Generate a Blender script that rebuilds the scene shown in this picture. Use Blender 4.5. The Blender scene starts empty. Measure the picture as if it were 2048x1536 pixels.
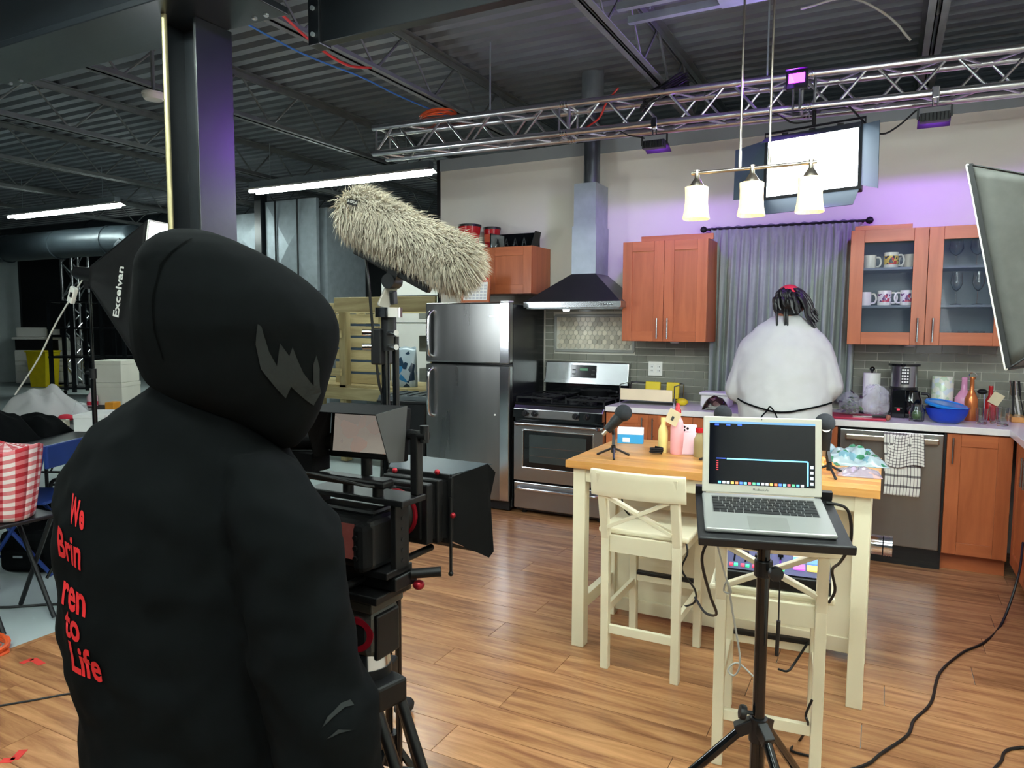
import bpy, bmesh, math, random
from mathutils import Vector, Matrix, Euler
random.seed(7)
PI = math.pi
SC = bpy.context.scene
COL = SC.collection

# ---------------------------------------------------------------- camera, world, exposure
YAW, PITCH, ROLL = math.radians(27.45), math.radians(4.69), math.radians(0.254)
CX, CY, CZ = 1.066, -5.778, 1.528
cam_data = bpy.data.cameras.new('camera')
cam_data.sensor_width = 36.0
cam_data.lens = 36.0 * 1436.5 / 2048.0
cam_data.clip_start, cam_data.clip_end = 0.05, 100
camera = bpy.data.objects.new('camera', cam_data)
COL.objects.link(camera)
_fw = Vector((-math.sin(YAW) * math.cos(PITCH), math.cos(YAW) * math.cos(PITCH), -math.sin(PITCH)))
_r0 = Vector((math.cos(YAW), math.sin(YAW), 0)); _u0 = _r0.cross(_fw)
_r = _r0 * math.cos(ROLL) + _u0 * math.sin(ROLL); _u = _u0 * math.cos(ROLL) - _r0 * math.sin(ROLL)
camera.matrix_world = Matrix(((_r.x, _u.x, -_fw.x, CX), (_r.y, _u.y, -_fw.y, CY), (_r.z, _u.z, -_fw.z, CZ), (0, 0, 0, 1)))
SC.camera = camera

world = bpy.data.worlds.new('world'); SC.world = world
world.use_nodes = True
world.node_tree.nodes['Background'].inputs['Color'].default_value = (0.55, 0.68, 0.75, 1)
world.node_tree.nodes['Background'].inputs['Strength'].default_value = 0.06
SC.view_settings.view_transform = 'Standard'
SC.view_settings.look = 'None'
SC.view_settings.gamma = 1.0
SC.view_settings.use_curve_mapping = False
SC.view_settings.exposure = 1.1
# strengths of the lamps, seen and added (emission of their glowing faces)
E_SOFTBOX, E_TUBE, E_PANEL, E_SHADE, E_FLOOD = 8.5, 32.0, 9.0, 0.45, 14.0

# ---------------------------------------------------------------- helpers
def lin(c):
    c = [x / 255.0 for x in c]
    return tuple(x / 12.92 if x <= 0.04045 else ((x + 0.055) / 1.055) ** 2.4 for x in c) + (1.0,)

MATS = {}
def mat(name, rgb, rough=0.5, metal=0.0, vary=0.12, scale=6.0, bump=0.0, stretch=(1, 1, 1), alpha=1.0,
        trans=0.0, emit=0.0, emit_rgb=None, rand=0.0, coat=0.0, spec=0.5, rvary=0.0, ior=1.45, sheen=0.0):
    if name in MATS: return MATS[name]
    m = bpy.data.materials.new(name); m.use_nodes = True; MATS[name] = m
    nt = m.node_tree; N = nt.nodes; L = nt.links
    b = N['Principled BSDF']
    b.inputs['Roughness'].default_value = rough; b.inputs['Metallic'].default_value = metal
    b.inputs['Alpha'].default_value = alpha; b.inputs['Transmission Weight'].default_value = trans
    b.inputs['Coat Weight'].default_value = coat; b.inputs['Specular IOR Level'].default_value = spec
    b.inputs['IOR'].default_value = ior; b.inputs['Sheen Weight'].default_value = sheen
    col = lin(rgb)
    tc = N.new('ShaderNodeTexCoord'); mp = N.new('ShaderNodeMapping'); mp.inputs['Scale'].default_value = stretch
    L.new(tc.outputs['Object'], mp.inputs['Vector'])
    nz = N.new('ShaderNodeTexNoise'); nz.inputs['Scale'].default_value = scale; nz.inputs['Detail'].default_value = 5
    L.new(mp.outputs['Vector'], nz.inputs['Vector'])
    rm = N.new('ShaderNodeMapRange'); rm.inputs['From Min'].default_value = 0.25; rm.inputs['From Max'].default_value = 0.75
    rm.inputs['To Min'].default_value = 1 - vary; rm.inputs['To Max'].default_value = 1 + vary
    L.new(nz.outputs['Fac'], rm.inputs['Value'])
    val = rm.outputs['Result']
    if rand:
        oi = N.new('ShaderNodeObjectInfo'); r2 = N.new('ShaderNodeMapRange')
        r2.inputs['To Min'].default_value = 1 - rand; r2.inputs['To Max'].default_value = 1 + rand
        L.new(oi.outputs['Random'], r2.inputs['Value'])
        mu = N.new('ShaderNodeMath'); mu.operation = 'MULTIPLY'; L.new(val, mu.inputs[0]); L.new(r2.outputs['Result'], mu.inputs[1]); val = mu.outputs[0]
    vm = N.new('ShaderNodeVectorMath'); vm.operation = 'SCALE'; vm.inputs[0].default_value = col[:3]
    L.new(val, vm.inputs['Scale']); L.new(vm.outputs['Vector'], b.inputs['Base Color'])
    if bump:
        bp = N.new('ShaderNodeBump'); bp.inputs['Strength'].default_value = bump; bp.inputs['Distance'].default_value = 0.01
        L.new(nz.outputs['Fac'], bp.inputs['Height']); L.new(bp.outputs['Normal'], b.inputs['Normal'])
    if rvary:
        rr = N.new('ShaderNodeMapRange'); rr.inputs['To Min'].default_value = max(0.02, rough - rvary); rr.inputs['To Max'].default_value = min(1, rough + rvary)
        L.new(nz.outputs['Fac'], rr.inputs['Value']); L.new(rr.outputs['Result'], b.inputs['Roughness'])
    if emit:
        b.inputs['Emission Strength'].default_value = emit
        b.inputs['Emission Color'].default_value = lin(emit_rgb or rgb)
    return m

def nodes_of(m):
    return m.node_tree.nodes, m.node_tree.links, m.node_tree.nodes['Principled BSDF']

def wood(name, dark, light, grain_axis=0, scale=3.0, rough=0.4, rand=0.25, ring=9.0, coat=0.0, lo=0.3, hi=0.72):
    m = mat(name, light, rough, rand=rand, coat=coat)
    N, L, b = nodes_of(m)
    for n in list(N):
        if n.type in ('VECT_MATH', 'MAP_RANGE', 'TEX_NOISE', 'MAPPING', 'MATH', 'TEX_COORD', 'OBJECT_INFO'): N.remove(n)
    tc = N.new('ShaderNodeTexCoord'); oi = N.new('ShaderNodeObjectInfo')
    mp = N.new('ShaderNodeMapping'); s = [ring, ring, ring]; s[grain_axis] = ring * 0.09; mp.inputs['Scale'].default_value = s
    L.new(tc.outputs['Object'], mp.inputs['Vector'])
    off = N.new('ShaderNodeVectorMath'); off.operation = 'MULTIPLY_ADD'; off.inputs[1].default_value = (37, 23, 11)
    cmb = N.new('ShaderNodeCombineXYZ')
    for k in range(3): L.new(oi.outputs['Random'], cmb.inputs[k])
    L.new(cmb.outputs[0], off.inputs[0]); L.new(mp.outputs['Vector'], off.inputs[2])
    n1 = N.new('ShaderNodeTexNoise'); n1.inputs['Scale'].default_value = scale; n1.inputs['Detail'].default_value = 8; n1.inputs['Roughness'].default_value = 0.62; n1.inputs['Distortion'].default_value = 0.6
    L.new(off.outputs['Vector'], n1.inputs['Vector'])
    cr = N.new('ShaderNodeValToRGB'); cr.color_ramp.elements[0].position = lo; cr.color_ramp.elements[1].position = hi
    cr.color_ramp.elements[0].color = lin(dark); cr.color_ramp.elements[1].color = lin(light)
    L.new(n1.outputs['Fac'], cr.inputs['Fac'])
    r2 = N.new('ShaderNodeMapRange'); r2.inputs['To Min'].default_value = 1 - rand; r2.inputs['To Max'].default_value = 1 + rand * 0.6
    L.new(oi.outputs['Random'], r2.inputs['Value'])
    vm = N.new('ShaderNodeVectorMath'); vm.operation = 'SCALE'
    L.new(cr.outputs['Color'], vm.inputs[0]); L.new(r2.outputs['Result'], vm.inputs['Scale']); L.new(vm.outputs['Vector'], b.inputs['Base Color'])
    bp = N.new('ShaderNodeBump'); bp.inputs['Strength'].default_value = 0.06; bp.inputs['Distance'].default_value = 0.004
    L.new(n1.outputs['Fac'], bp.inputs['Height']); L.new(bp.outputs['Normal'], b.inputs['Normal'])
    return m

def glow(name, rgb, strength):
    if name in MATS: return MATS[name]
    m = mat(name, rgb, 0.6, emit=strength, emit_rgb=rgb, vary=0.02)
    return m

def check_cloth(name, white, line, dark, scale, mode):
    """gingham ('gingham') or thin window-pane plaid ('plaid') woven pattern on UV coordinates"""
    m = mat(name, white, 0.85)
    N, L, b = nodes_of(m)
    tc = N.new('ShaderNodeTexCoord'); sp = N.new('ShaderNodeSeparateXYZ'); L.new(tc.outputs['UV'], sp.inputs[0])
    outs = []
    for k in range(2):
        mu = N.new('ShaderNodeMath'); mu.operation = 'MULTIPLY'; mu.inputs[1].default_value = scale; L.new(sp.outputs[k], mu.inputs[0])
        fr = N.new('ShaderNodeMath'); fr.operation = 'FRACT'; L.new(mu.outputs[0], fr.inputs[0])
        gt = N.new('ShaderNodeMath'); gt.operation = 'GREATER_THAN'; gt.inputs[1].default_value = 0.5 if mode == 'gingham' else 0.78
        L.new(fr.outputs[0], gt.inputs[0]); outs.append(gt.outputs[0])
    ad = N.new('ShaderNodeMath'); ad.operation = 'ADD'; L.new(outs[0], ad.inputs[0]); L.new(outs[1], ad.inputs[1])
    hf = N.new('ShaderNodeMath'); hf.operation = 'MULTIPLY'; hf.inputs[1].default_value = 0.5; L.new(ad.outputs[0], hf.inputs[0])
    cr = N.new('ShaderNodeValToRGB'); cr.color_ramp.interpolation = 'CONSTANT'
    cr.color_ramp.elements[0].color = lin(white); cr.color_ramp.elements[1].position = 0.75; cr.color_ramp.elements[1].color = lin(dark)
    e = cr.color_ramp.elements.new(0.3); e.color = lin(line)
    L.new(hf.outputs[0], cr.inputs['Fac']); L.new(cr.outputs['Color'], b.inputs['Base Color'])
    return m

def catmull(pts, n=8):
    pts = [Vector(p) for p in pts]
    if len(pts) < 3: return pts
    out = []; P = [pts[0] * 2 - pts[1]] + pts + [pts[-1] * 2 - pts[-2]]
    for i in range(1, len(P) - 2):
        for k in range(n):
            t = k / n; a, b, c, d = P[i - 1], P[i], P[i + 1], P[i + 2]
            out.append(0.5 * ((2 * b) + (c - a) * t + (2 * a - 5 * b + 4 * c - d) * t * t + (3 * b - a - 3 * c + d) * t ** 3))
    out.append(pts[-1]); return out

def loft_rings(slices, fn, n=28):
    vs = []; fs = []
    for (uL, uR, v, d, hd) in slices:
        pL, pR = fn(uL, v, d), fn(uR, v, d); c = (pL + pR) / 2; hx = (pR.x - pL.x) / 2
        for k in range(n):
            t = 2 * PI * k / n; vs.append(Vector((c.x + hx * math.cos(t), c.y + hd * math.sin(t), c.z)))
    m = len(slices)
    fs = [(i * n + k, i * n + (k + 1) % n, (i + 1) * n + (k + 1) % n, (i + 1) * n + k) for i in range(m - 1) for k in range(n)]
    fs += [tuple(range(n))[::-1], tuple(range((m - 1) * n, m * n))]
    return vs, fs

class MB:
    def __init__(s): s.v = []; s.f = []; s.uv = None
    def add(s, vs, fs):
        o = len(s.v); s.v += [Vector(p) for p in vs]; s.f += [tuple(i + o for i in f) for f in fs]; return s
    def b(s, x0, x1, y0, y1, z0, z1):
        return s.add([(x0, y0, z0), (x1, y0, z0), (x1, y1, z0), (x0, y1, z0), (x0, y0, z1), (x1, y0, z1), (x1, y1, z1), (x0, y1, z1)],
                     [(0, 3, 2, 1), (4, 5, 6, 7), (0, 1, 5, 4), (1, 2, 6, 5), (2, 3, 7, 6), (3, 0, 4, 7)])
    def box(s, c, size, rot=(0, 0, 0)):
        R = Euler(rot).to_matrix(); c = Vector(c); h = [k / 2 for k in size]
        vs = [c + R @ Vector((x * h[0], y * h[1], z * h[2])) for z in (-1, 1) for y, x in ((-1, -1), (-1, 1), (1, 1), (1, -1))]
        return s.add(vs, [(0, 3, 2, 1), (4, 5, 6, 7), (0, 1, 5, 4), (1, 2, 6, 5), (2, 3, 7, 6), (3, 0, 4, 7)])
    def bar(s, p0, p1, w, h, up=(0, 0, 1)):
        p0, p1 = Vector(p0), Vector(p1); d = (p1 - p0).normalized(); up = Vector(up)
        if abs(d.dot(up)) > 0.98: up = Vector((0, 1, 0))
        x = d.cross(up).normalized(); y = x.cross(d).normalized()
        vs = [p + x * (a * w / 2) + y * (b * h / 2) for p in (p0, p1) for a, b in ((-1, -1), (1, -1), (1, 1), (-1, 1))]
        return s.add(vs, [(0, 1, 2, 3), (7, 6, 5, 4), (0, 4, 5, 1), (1, 5, 6, 2), (2, 6, 7, 3), (3, 7, 4, 0)])
    def cyl(s, p0, p1, r0, r1=None, n=14):
        r1 = r0 if r1 is None else r1
        p0, p1 = Vector(p0), Vector(p1); d = (p1 - p0).normalized(); a = Vector((0, 0, 1)) if abs(d.z) < 0.9 else Vector((1, 0, 0))
        x = d.cross(a).normalized(); y = d.cross(x).normalized(); vs = []
        for p, r in ((p0, r0), (p1, r1)):
            for k in range(n):
                t = 2 * PI * k / n; vs.append(p + (x * math.cos(t) + y * math.sin(t)) * r)
        fs = [(k, (k + 1) % n, n + (k + 1) % n, n + k) for k in range(n)] + [tuple(range(n))[::-1], tuple(range(n, 2 * n))]
        return s.add(vs, fs)
    def tube(s, pts, r, n=7, sm=0, r1=None):
        pts = catmull(pts, sm) if sm else [Vector(p) for p in pts]
        m = len(pts); vs = []; prev = None
        for i, p in enumerate(pts):
            d = (pts[min(i + 1, m - 1)] - pts[max(i - 1, 0)])
            d = d.normalized() if d.length > 1e-9 else Vector((0, 0, 1))
            if prev is None:
                a = Vector((0, 0, 1)) if abs(d.z) < 0.9 else Vector((1, 0, 0)); x = d.cross(a).normalized()
            else:
                x = (prev - d * prev.dot(d)); x = x.normalized() if x.length > 1e-6 else d.orthogonal().normalized()
            prev = x; y = d.cross(x)
            rr = r if r1 is None else r + (r1 - r) * i / (m - 1)
            for k in range(n):
                t = 2 * PI * k / n; vs.append(p + (x * math.cos(t) + y * math.sin(t)) * rr)
        fs = [(i * n + k, i * n + (k + 1) % n, (i + 1) * n + (k + 1) % n, (i + 1) * n + k) for i in range(m - 1) for k in range(n)]
        fs += [tuple(range(n))[::-1], tuple(range((m - 1) * n, m * n))]
        return s.add(vs, fs)
    def lathe(s, prof, c=(0, 0, 0), n=20, axis=None, closed=True):
        c = Vector(c); q = Vector((0, 0, 1)).rotation_difference(Vector(axis)) if axis else None
        vs = []; m = len(prof)
        for r, z in prof:
            for k in range(n):
                t = 2 * PI * k / n; p = Vector((max(r, 1e-4) * math.cos(t), max(r, 1e-4) * math.sin(t), z))
                vs.append(c + (q @ p if q else p))
        fs = [(i * n + k, i * n + (k + 1) % n, (i + 1) * n + (k + 1) % n, (i + 1) * n + k) for i in range(m - 1) for k in range(n)]
        if closed: fs += [tuple(range(n))[::-1], tuple(range((m - 1) * n, m * n))]
        return s.add(vs, fs)
    def ell(s, c, r, rot=(0, 0, 0), n=18, m=10):
        R = Euler(rot).to_matrix(); c = Vector(c); vs = []; fs = []
        r = (r, r, r) if isinstance(r, (int, float)) else r
        for i in range(1, m):
            a = PI * i / m
            for k in range(n):
                t = 2 * PI * k / n
                vs.append(c + R @ Vector((r[0] * math.sin(a) * math.cos(t), r[1] * math.sin(a) * math.sin(t), r[2] * math.cos(a))))
        top = len(vs); vs += [c + R @ Vector((0, 0, r[2])), c + R @ Vector((0, 0, -r[2]))]
        fs += [(i * n + k, (i + 1) * n + k, (i + 1) * n + (k + 1) % n, i * n + (k + 1) % n) for i in range(m - 2) for k in range(n)]
        fs += [(top, k, (k + 1) % n) for k in range(n)] + [(top + 1, (m - 2) * n + (k + 1) % n, (m - 2) * n + k) for k in range(n)]
        return s.add(vs, fs)
    def cap(s, p0, p1, r0, r1):
        s.ell(p0, r0, n=12, m=8); s.ell(p1, r1, n=12, m=8); return s.cyl(p0, p1, r0, r1, n=12)
    def prism(s, poly, a, b, axis='y'):
        n = len(poly)
        f = {'x': lambda p, t: (t, p[0], p[1]), 'y': lambda p, t: (p[0], t, p[1]), 'z': lambda p, t: (p[0], p[1], t)}[axis]
        vs = [f(p, a) for p in poly] + [f(p, b) for p in poly]
        return s.add(vs, [tuple(range(n)), tuple(range(n, 2 * n))[::-1]] + [(k, n + k, n + (k + 1) % n, (k + 1) % n) for k in range(n)])
    def slab(s, quad, th):
        """plate with real thickness over a quad or polygon of 3-D points"""
        q = [Vector(p) for p in quad]; nrm = (q[1] - q[0]).cross(q[-1] - q[0]).normalized() * th; n = len(q)
        return s.add(q + [p + nrm for p in q], [tuple(range(n)), tuple(range(n, 2 * n))[::-1]] + [(k, (k + 1) % n, n + (k + 1) % n, n + k) for k in range(n)])
    def grid(s, fn, nu, nv, thick=0.0):
        vs = [Vector(fn(i / nu, j / nv)) for j in range(nv + 1) for i in range(nu + 1)]
        w = nu + 1; fs = [(j * w + i, j * w + i + 1, (j + 1) * w + i + 1, (j + 1) * w + i) for j in range(nv) for i in range(nu)]
        s.uv = [(i / nu, j / nv) for j in range(nv + 1) for i in range(nu + 1)]
        return s.add(vs, fs)
    def xf(s, M):
        s.v = [M @ p for p in s.v]; return s
    def build(s, name, material, parent=None, smooth=False, bevel=0.0, label=None, solid=0.0, angle=40, kind=None):
        me = bpy.data.meshes.new(name)
        off = root_offset(parent)
        if parent is None:
            xs = [p.x for p in s.v]; ys = [p.y for p in s.v]; zs = [p.z for p in s.v]
            off = Vector(((min(xs) + max(xs)) / 2, (min(ys) + max(ys)) / 2, min(zs)))
        me.from_pydata([p - off for p in s.v], [], s.f)
        if s.uv and len(s.uv) == len(s.v):
            ul = me.uv_layers.new(name='UVMap')
            for lp in me.loops: ul.data[lp.index].uv = s.uv[lp.vertex_index]
        bm = bmesh.new(); bm.from_mesh(me); bmesh.ops.recalc_face_normals(bm, faces=bm.faces); bm.to_mesh(me); bm.free()
        me.materials.append(MATS[material] if isinstance(material, str) else material)
        if smooth:
            me.shade_smooth(); me.set_sharp_from_angle(angle=math.radians(angle))
        o = bpy.data.objects.new(name, me); COL.objects.link(o)
        if parent is None: o.location = off
        else: o.parent = parent
        if solid:
            sm = o.modifiers.new('thickness', 'SOLIDIFY'); sm.thickness = solid; sm.offset = 0
        if bevel:
            bv = o.modifiers.new('edges', 'BEVEL'); bv.width = bevel; bv.segments = 2; bv.limit_method = 'ANGLE'; bv.angle_limit = math.radians(35)
        if label: o['label'] = label
        if kind: o['kind'] = kind
        return o

LOCAL = set()
def root_offset(o):
    if o is None: return Vector((0, 0, 0))
    while o.parent: o = o.parent
    return Vector((0, 0, 0)) if o.name in LOCAL else o.location.copy()

def tag(o, label, cat=None, group=None, kind=None):
    o['label'] = label
    if cat: o['category'] = cat
    if group: o['group'] = group
    if kind: o['kind'] = kind
    return o

def thing(name, label, cat, loc=(0, 0, 0), rotz=None, group=None, rot=None):
    """an Empty at the thing's base; with rotz given its parts are laid out in the thing's own axes, otherwise in world axes"""
    o = bpy.data.objects.new(name, None); COL.objects.link(o); o.location = loc; o.empty_display_size = 0.05
    if rotz is not None: o.rotation_euler = (0, 0, rotz); LOCAL.add(o.name)
    if rot is not None: o.rotation_euler = rot; LOCAL.add(o.name)
    return tag(o, label, cat, group)

def struct(name, mb, material, label, parent=None, **kw):
    o = mb.build(name, material, parent, **kw)
    return tag(o, label, kind='structure')

def copy_tree(o, parent=None):
    c = o.copy(); COL.objects.link(c); c.parent = parent
    if o.name in LOCAL: LOCAL.add(c.name)
    for ch in o.children: copy_tree(ch, c)
    return c

def lettering(name, text, size, M, material, parent, extrude=0.0006, offset=0.0, wrap=None, label=None, subdiv=0.0):
    cu = bpy.data.curves.new(name, 'FONT'); cu.body = text; cu.size = size; cu.extrude = extrude; cu.offset = offset
    cu.align_x = 'CENTER'; cu.align_y = 'CENTER'; cu.resolution_u = 3
    t = bpy.data.objects.new(name + '_outline', cu); COL.objects.link(t)
    bpy.context.view_layer.update()
    me = bpy.data.meshes.new_from_object(t.evaluated_get(bpy.context.evaluated_depsgraph_get()))
    bpy.data.objects.remove(t); bpy.data.curves.remove(cu)
    me.transform(M); me.name = name
    if root_offset(parent).length: me.transform(Matrix.Translation(-root_offset(parent)))
    me.materials.clear(); me.materials.append(MATS[material])
    o = bpy.data.objects.new(name, me); COL.objects.link(o); o.parent = parent
    if subdiv:
        bm = bmesh.new(); bm.from_mesh(me); bmesh.ops.triangulate(bm, faces=bm.faces)
        for _ in range(4):
            ed = [e for e in bm.edges if e.calc_length() > subdiv]
            if not ed: break
            bmesh.ops.subdivide_edges(bm, edges=ed, cuts=1); bmesh.ops.triangulate(bm, faces=bm.faces)
        bm.to_mesh(me); bm.free()
    if wrap:
        sw = o.modifiers.new('wrap', 'SHRINKWRAP'); sw.target = wrap; sw.wrap_method = 'NEAREST_SURFACEPOINT'; sw.wrap_mode = 'ABOVE_SURFACE'; sw.offset = 0.003
    if label: o['label'] = label
    return o

def flesh(name, mb, voxel, iters, material, parent, disp=0.0, dscale=0.12, seed=0):
    """one continuous surface grown around overlapping volumes: voxel remesh, smoothing, soft cloth folds"""
    me = bpy.data.meshes.new(name); off = root_offset(parent)
    me.from_pydata([p - off for p in mb.v], [], mb.f)
    o = bpy.data.objects.new(name + '_volume', me); COL.objects.link(o)
    r = o.modifiers.new('r', 'REMESH'); r.mode = 'VOXEL'; r.voxel_size = voxel; r.use_smooth_shade = True
    s = o.modifiers.new('s', 'SMOOTH'); s.iterations = iters; s.factor = 0.5
    if disp:
        tx = bpy.data.textures.new(name + '_folds', 'CLOUDS'); tx.noise_scale = dscale; tx.noise_depth = 1
        d = o.modifiers.new('d', 'DISPLACE'); d.texture = tx; d.strength = disp; d.mid_level = 0.5; d.texture_coords = 'LOCAL'
    bpy.context.view_layer.update()
    out = bpy.data.meshes.new_from_object(o.evaluated_get(bpy.context.evaluated_depsgraph_get()))
    bpy.data.objects.remove(o); out.name = name
    out.materials.clear(); out.materials.append(MATS[material]); out.shade_smooth()
    q = bpy.data.objects.new(name, out); COL.objects.link(q); q.parent = parent
    return q

def cf(lat, dep, z):
    """metres to the right of, ahead of and above the photographer's feet -> world"""
    return Vector((CX + lat * math.cos(YAW) - dep * math.sin(YAW), CY + lat * math.sin(YAW) + dep * math.cos(YAW), z))

# ---------------------------------------------------------------- materials
mat('wall_paint', (228, 224, 212), 0.8, vary=0.03, scale=2)
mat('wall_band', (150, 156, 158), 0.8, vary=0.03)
mat('dark_wall', (20, 24, 28), 0.8, vary=0.3, scale=0.8)
mat('concrete', (176, 188, 188), 0.45, vary=0.14, scale=1.5, rvary=0.15)
mat('deck_paint', (112, 116, 122), 0.55, vary=0.15, scale=2)
mat('joist_paint', (104, 108, 108), 0.6, vary=0.2, scale=8)
mat('black_steel', (24, 28, 32), 0.30, spec=0.9, vary=0.15, scale=3, stretch=(0.1, 6, 6), bump=0.05)
mat('aluminium', (205, 205, 208), 0.28, 1.0, vary=0.08, scale=12)
mat('galvanised', (160, 170, 176), 0.42, 0.45, vary=0.15, scale=10)
mat('stainless', (172, 174, 176), 0.27, 1.0, vary=0.03, scale=2, stretch=(0.3, 1, 12))
mat('stainless_v', (150, 150, 148), 0.30, 1.0, vary=0.10, scale=1.4, stretch=(4, 1, 0.4), rvary=0.1)
mat('chrome', (215, 216, 220), 0.14, 1.0, vary=0.03)
mat('nickel', (190, 180, 165), 0.3, 1.0, vary=0.05)
mat('brass_pipe', (170, 160, 122), 0.35, 0.7, vary=0.08, scale=10)
mat('black_gloss', (14, 16, 18), 0.12, vary=0.1, coat=0.3)
mat('black_plastic', (20, 20, 22), 0.42, vary=0.15)
mat('black_matte', (15, 15, 16), 0.75, vary=0.15)
mat('iron', (28, 29, 31), 0.5, 0.4, vary=0.2)
mat('fridge_side', (30, 32, 33), 0.22, vary=0.1)
wood('cherry', (140, 68, 34), (198, 114, 70), 2, scale=2.2, rough=0.36, rand=0.07, ring=6, lo=0.1, hi=0.9)
wood('cherry_h', (140, 68, 34), (198, 114, 70), 0, scale=2.2, rough=0.36, rand=0.07, ring=6, lo=0.1, hi=0.9)
wood('butcher', (178, 118, 58), (216, 160, 92), 0, scale=2.5, rough=0.35, rand=0.2, ring=7)
wood('laminate', (116, 72, 46), (200, 146, 100), 0, scale=2.6, rough=0.25, rand=0.12, ring=8.5, lo=0.28, hi=0.74)
wood('pine', (150, 130, 88), (204, 188, 142), 2, scale=2, rough=0.7, rand=0.15, ring=6)
wood('pine_h', (150, 130, 88), (204, 188, 142), 0, scale=2, rough=0.7, rand=0.15, ring=6)
mat('cream_paint', (226, 218, 190), 0.42, vary=0.03, scale=5)
mat('grout', (206, 204, 192), 0.9, vary=0.06)
mat('tile_glaze', (128, 128, 118), 0.18, vary=0.06, rand=0.14, scale=20)
mat('hex_glaze', (196, 190, 172), 0.2, vary=0.08, rand=0.3, scale=20)
mat('trim_glaze', (150, 152, 146), 0.25, vary=0.06)
mat('counter', (226, 222, 218), 0.22, vary=0.03, scale=40)
mat('curtain_cloth', (148, 156, 150), 0.85, vary=0.06, scale=30)
mat('white_plastic', (236, 234, 228), 0.35, vary=0.03)
mat('white_paper', (238, 238, 234), 0.8, vary=0.03)
mat('white_cotton', (184, 183, 182), 0.88, vary=0.03, scale=14, sheen=0.1)
mat('black_cotton', (11, 13, 14), 0.95, vary=0.15, scale=40, spec=0.08)
mat('navy_cotton', (20, 23, 30), 0.95, vary=0.15, scale=40, spec=0.12)
mat('red_print', (196, 24, 30), 0.7, vary=0.06)
mat('grey_print', (62, 64, 64), 0.8, vary=0.05)
mat('skin', (150, 98, 74), 0.55, vary=0.06, scale=15)
mat('hair', (20, 18, 20), 0.4, vary=0.3, scale=60)
mat('red_cloth', (214, 44, 66), 0.8, vary=0.08)
mat('denim', (44, 48, 60), 0.9, vary=0.12, scale=40)
mat('fur', (200, 190, 172), 0.75, vary=0.16, scale=14)
mat('fur_base', (150, 142, 128), 0.9, vary=0.2, scale=20)
mat('silver_shell', (200, 195, 182), 0.34, 0.15, vary=0.02)
mat('silver_base', (150, 150, 147), 0.36, 0.3, vary=0.02)
mat('trackpad', (138, 138, 134), 0.35, 0.3, vary=0.02)
mat('key_black', (22, 22, 24), 0.5, vary=0.05)
mat('foam', (38, 40, 44), 0.95, vary=0.15, scale=80, bump=0.15)
mat('blue_plastic', (24, 60, 176), 0.2, vary=0.08)
mat('blue_lid', (30, 122, 196), 0.22, vary=0.08)
mat('yellow_plastic', (222, 196, 20), 0.4, vary=0.1)
mat('orange_rubber', (222, 88, 40), 0.5, vary=0.1)
mat('red_rubber', (196, 48, 40), 0.5, vary=0.1)
mat('blue_rubber', (50, 110, 180), 0.5, vary=0.1)
mat('cable_black', (16, 16, 17), 0.5, vary=0.1)
mat('cable_grey', (170, 168, 160), 0.5, vary=0.1)
mat('red_anodised', (140, 20, 34), 0.3, 0.5, vary=0.05)
mat('softbox_cloth', (70, 70, 66), 0.55, vary=0.12, scale=30)
mat('softbox_dark', (24, 24, 25), 0.6, vary=0.15, scale=20)
mat('red_tape', (200, 52, 44), 0.6, vary=0.1)
mat('red_gloss', (176, 26, 34), 0.25, vary=0.08)
mat('pink_glass', (222, 150, 190), 0.2, vary=0.08)
mat('copper_glass', (196, 112, 60), 0.22, 0.5, vary=0.12)
mat('glass', (245, 248, 248), 0.02, trans=1.0, vary=0.0, ior=1.45)
mat('pane_glass', (120, 140, 150), 0.03, alpha=0.07, vary=0.0)
mat('film', (235, 238, 240), 0.12, alpha=0.28, vary=0.1, scale=10)
glow('tube_glow', (236, 252, 248), E_TUBE)
glow('softbox_glow', (240, 249, 252), E_SOFTBOX)
glow('panel_glow', (236, 248, 255), E_PANEL)
glow('purple_glow', (170, 30, 255), E_FLOOD)

# ================================================================ THE SETTING
floor = struct('floor', MB().b(-20, 2.5, -9, 9, -0.2, -0.008), 'concrete', 'smooth grey concrete floor of the warehouse')
def plank(x0, x1, y0, y1):
    g = 0.0012
    return MB().b(x0 + g, x1 - g, y0 + g, y1 - g, -0.008, 0.0)
pw = 0.186; rows = int(round((5.02 - 0.0) / pw))
for r in range(rows):
    y1 = -0.0 - r * pw; y0 = y1 - pw
    x = -2.5; first = 0.25 + (r * 0.437) % 0.95
    while x < 2.399:
        x1 = min(2.4, x + (first if x == -2.5 else 1.22))
        if 2.4 - x1 < 0.15: x1 = 2.4
        p = plank(x, x1, y0, y1); p.build('plank', 'laminate', floor)
        x = x1
rest = MB()
for r in range(rows, rows + 12):
    y1 = -r * pw; x = -2.5 - (r * 0.43) % 1.0
    while x < 2.4:
        rest.v += []; q = plank(max(x, -2.5), min(x + 1.22, 2.4), y1 - pw, y1); rest.add(q.v, q.f); x += 1.22
rest.build('distant_planks', 'laminate', floor, kind='stuff')
MB().b(-2.53, -2.5, -7, 0, -0.008, 0.002).build('floor_edge_strip', 'laminate', floor)

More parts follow.
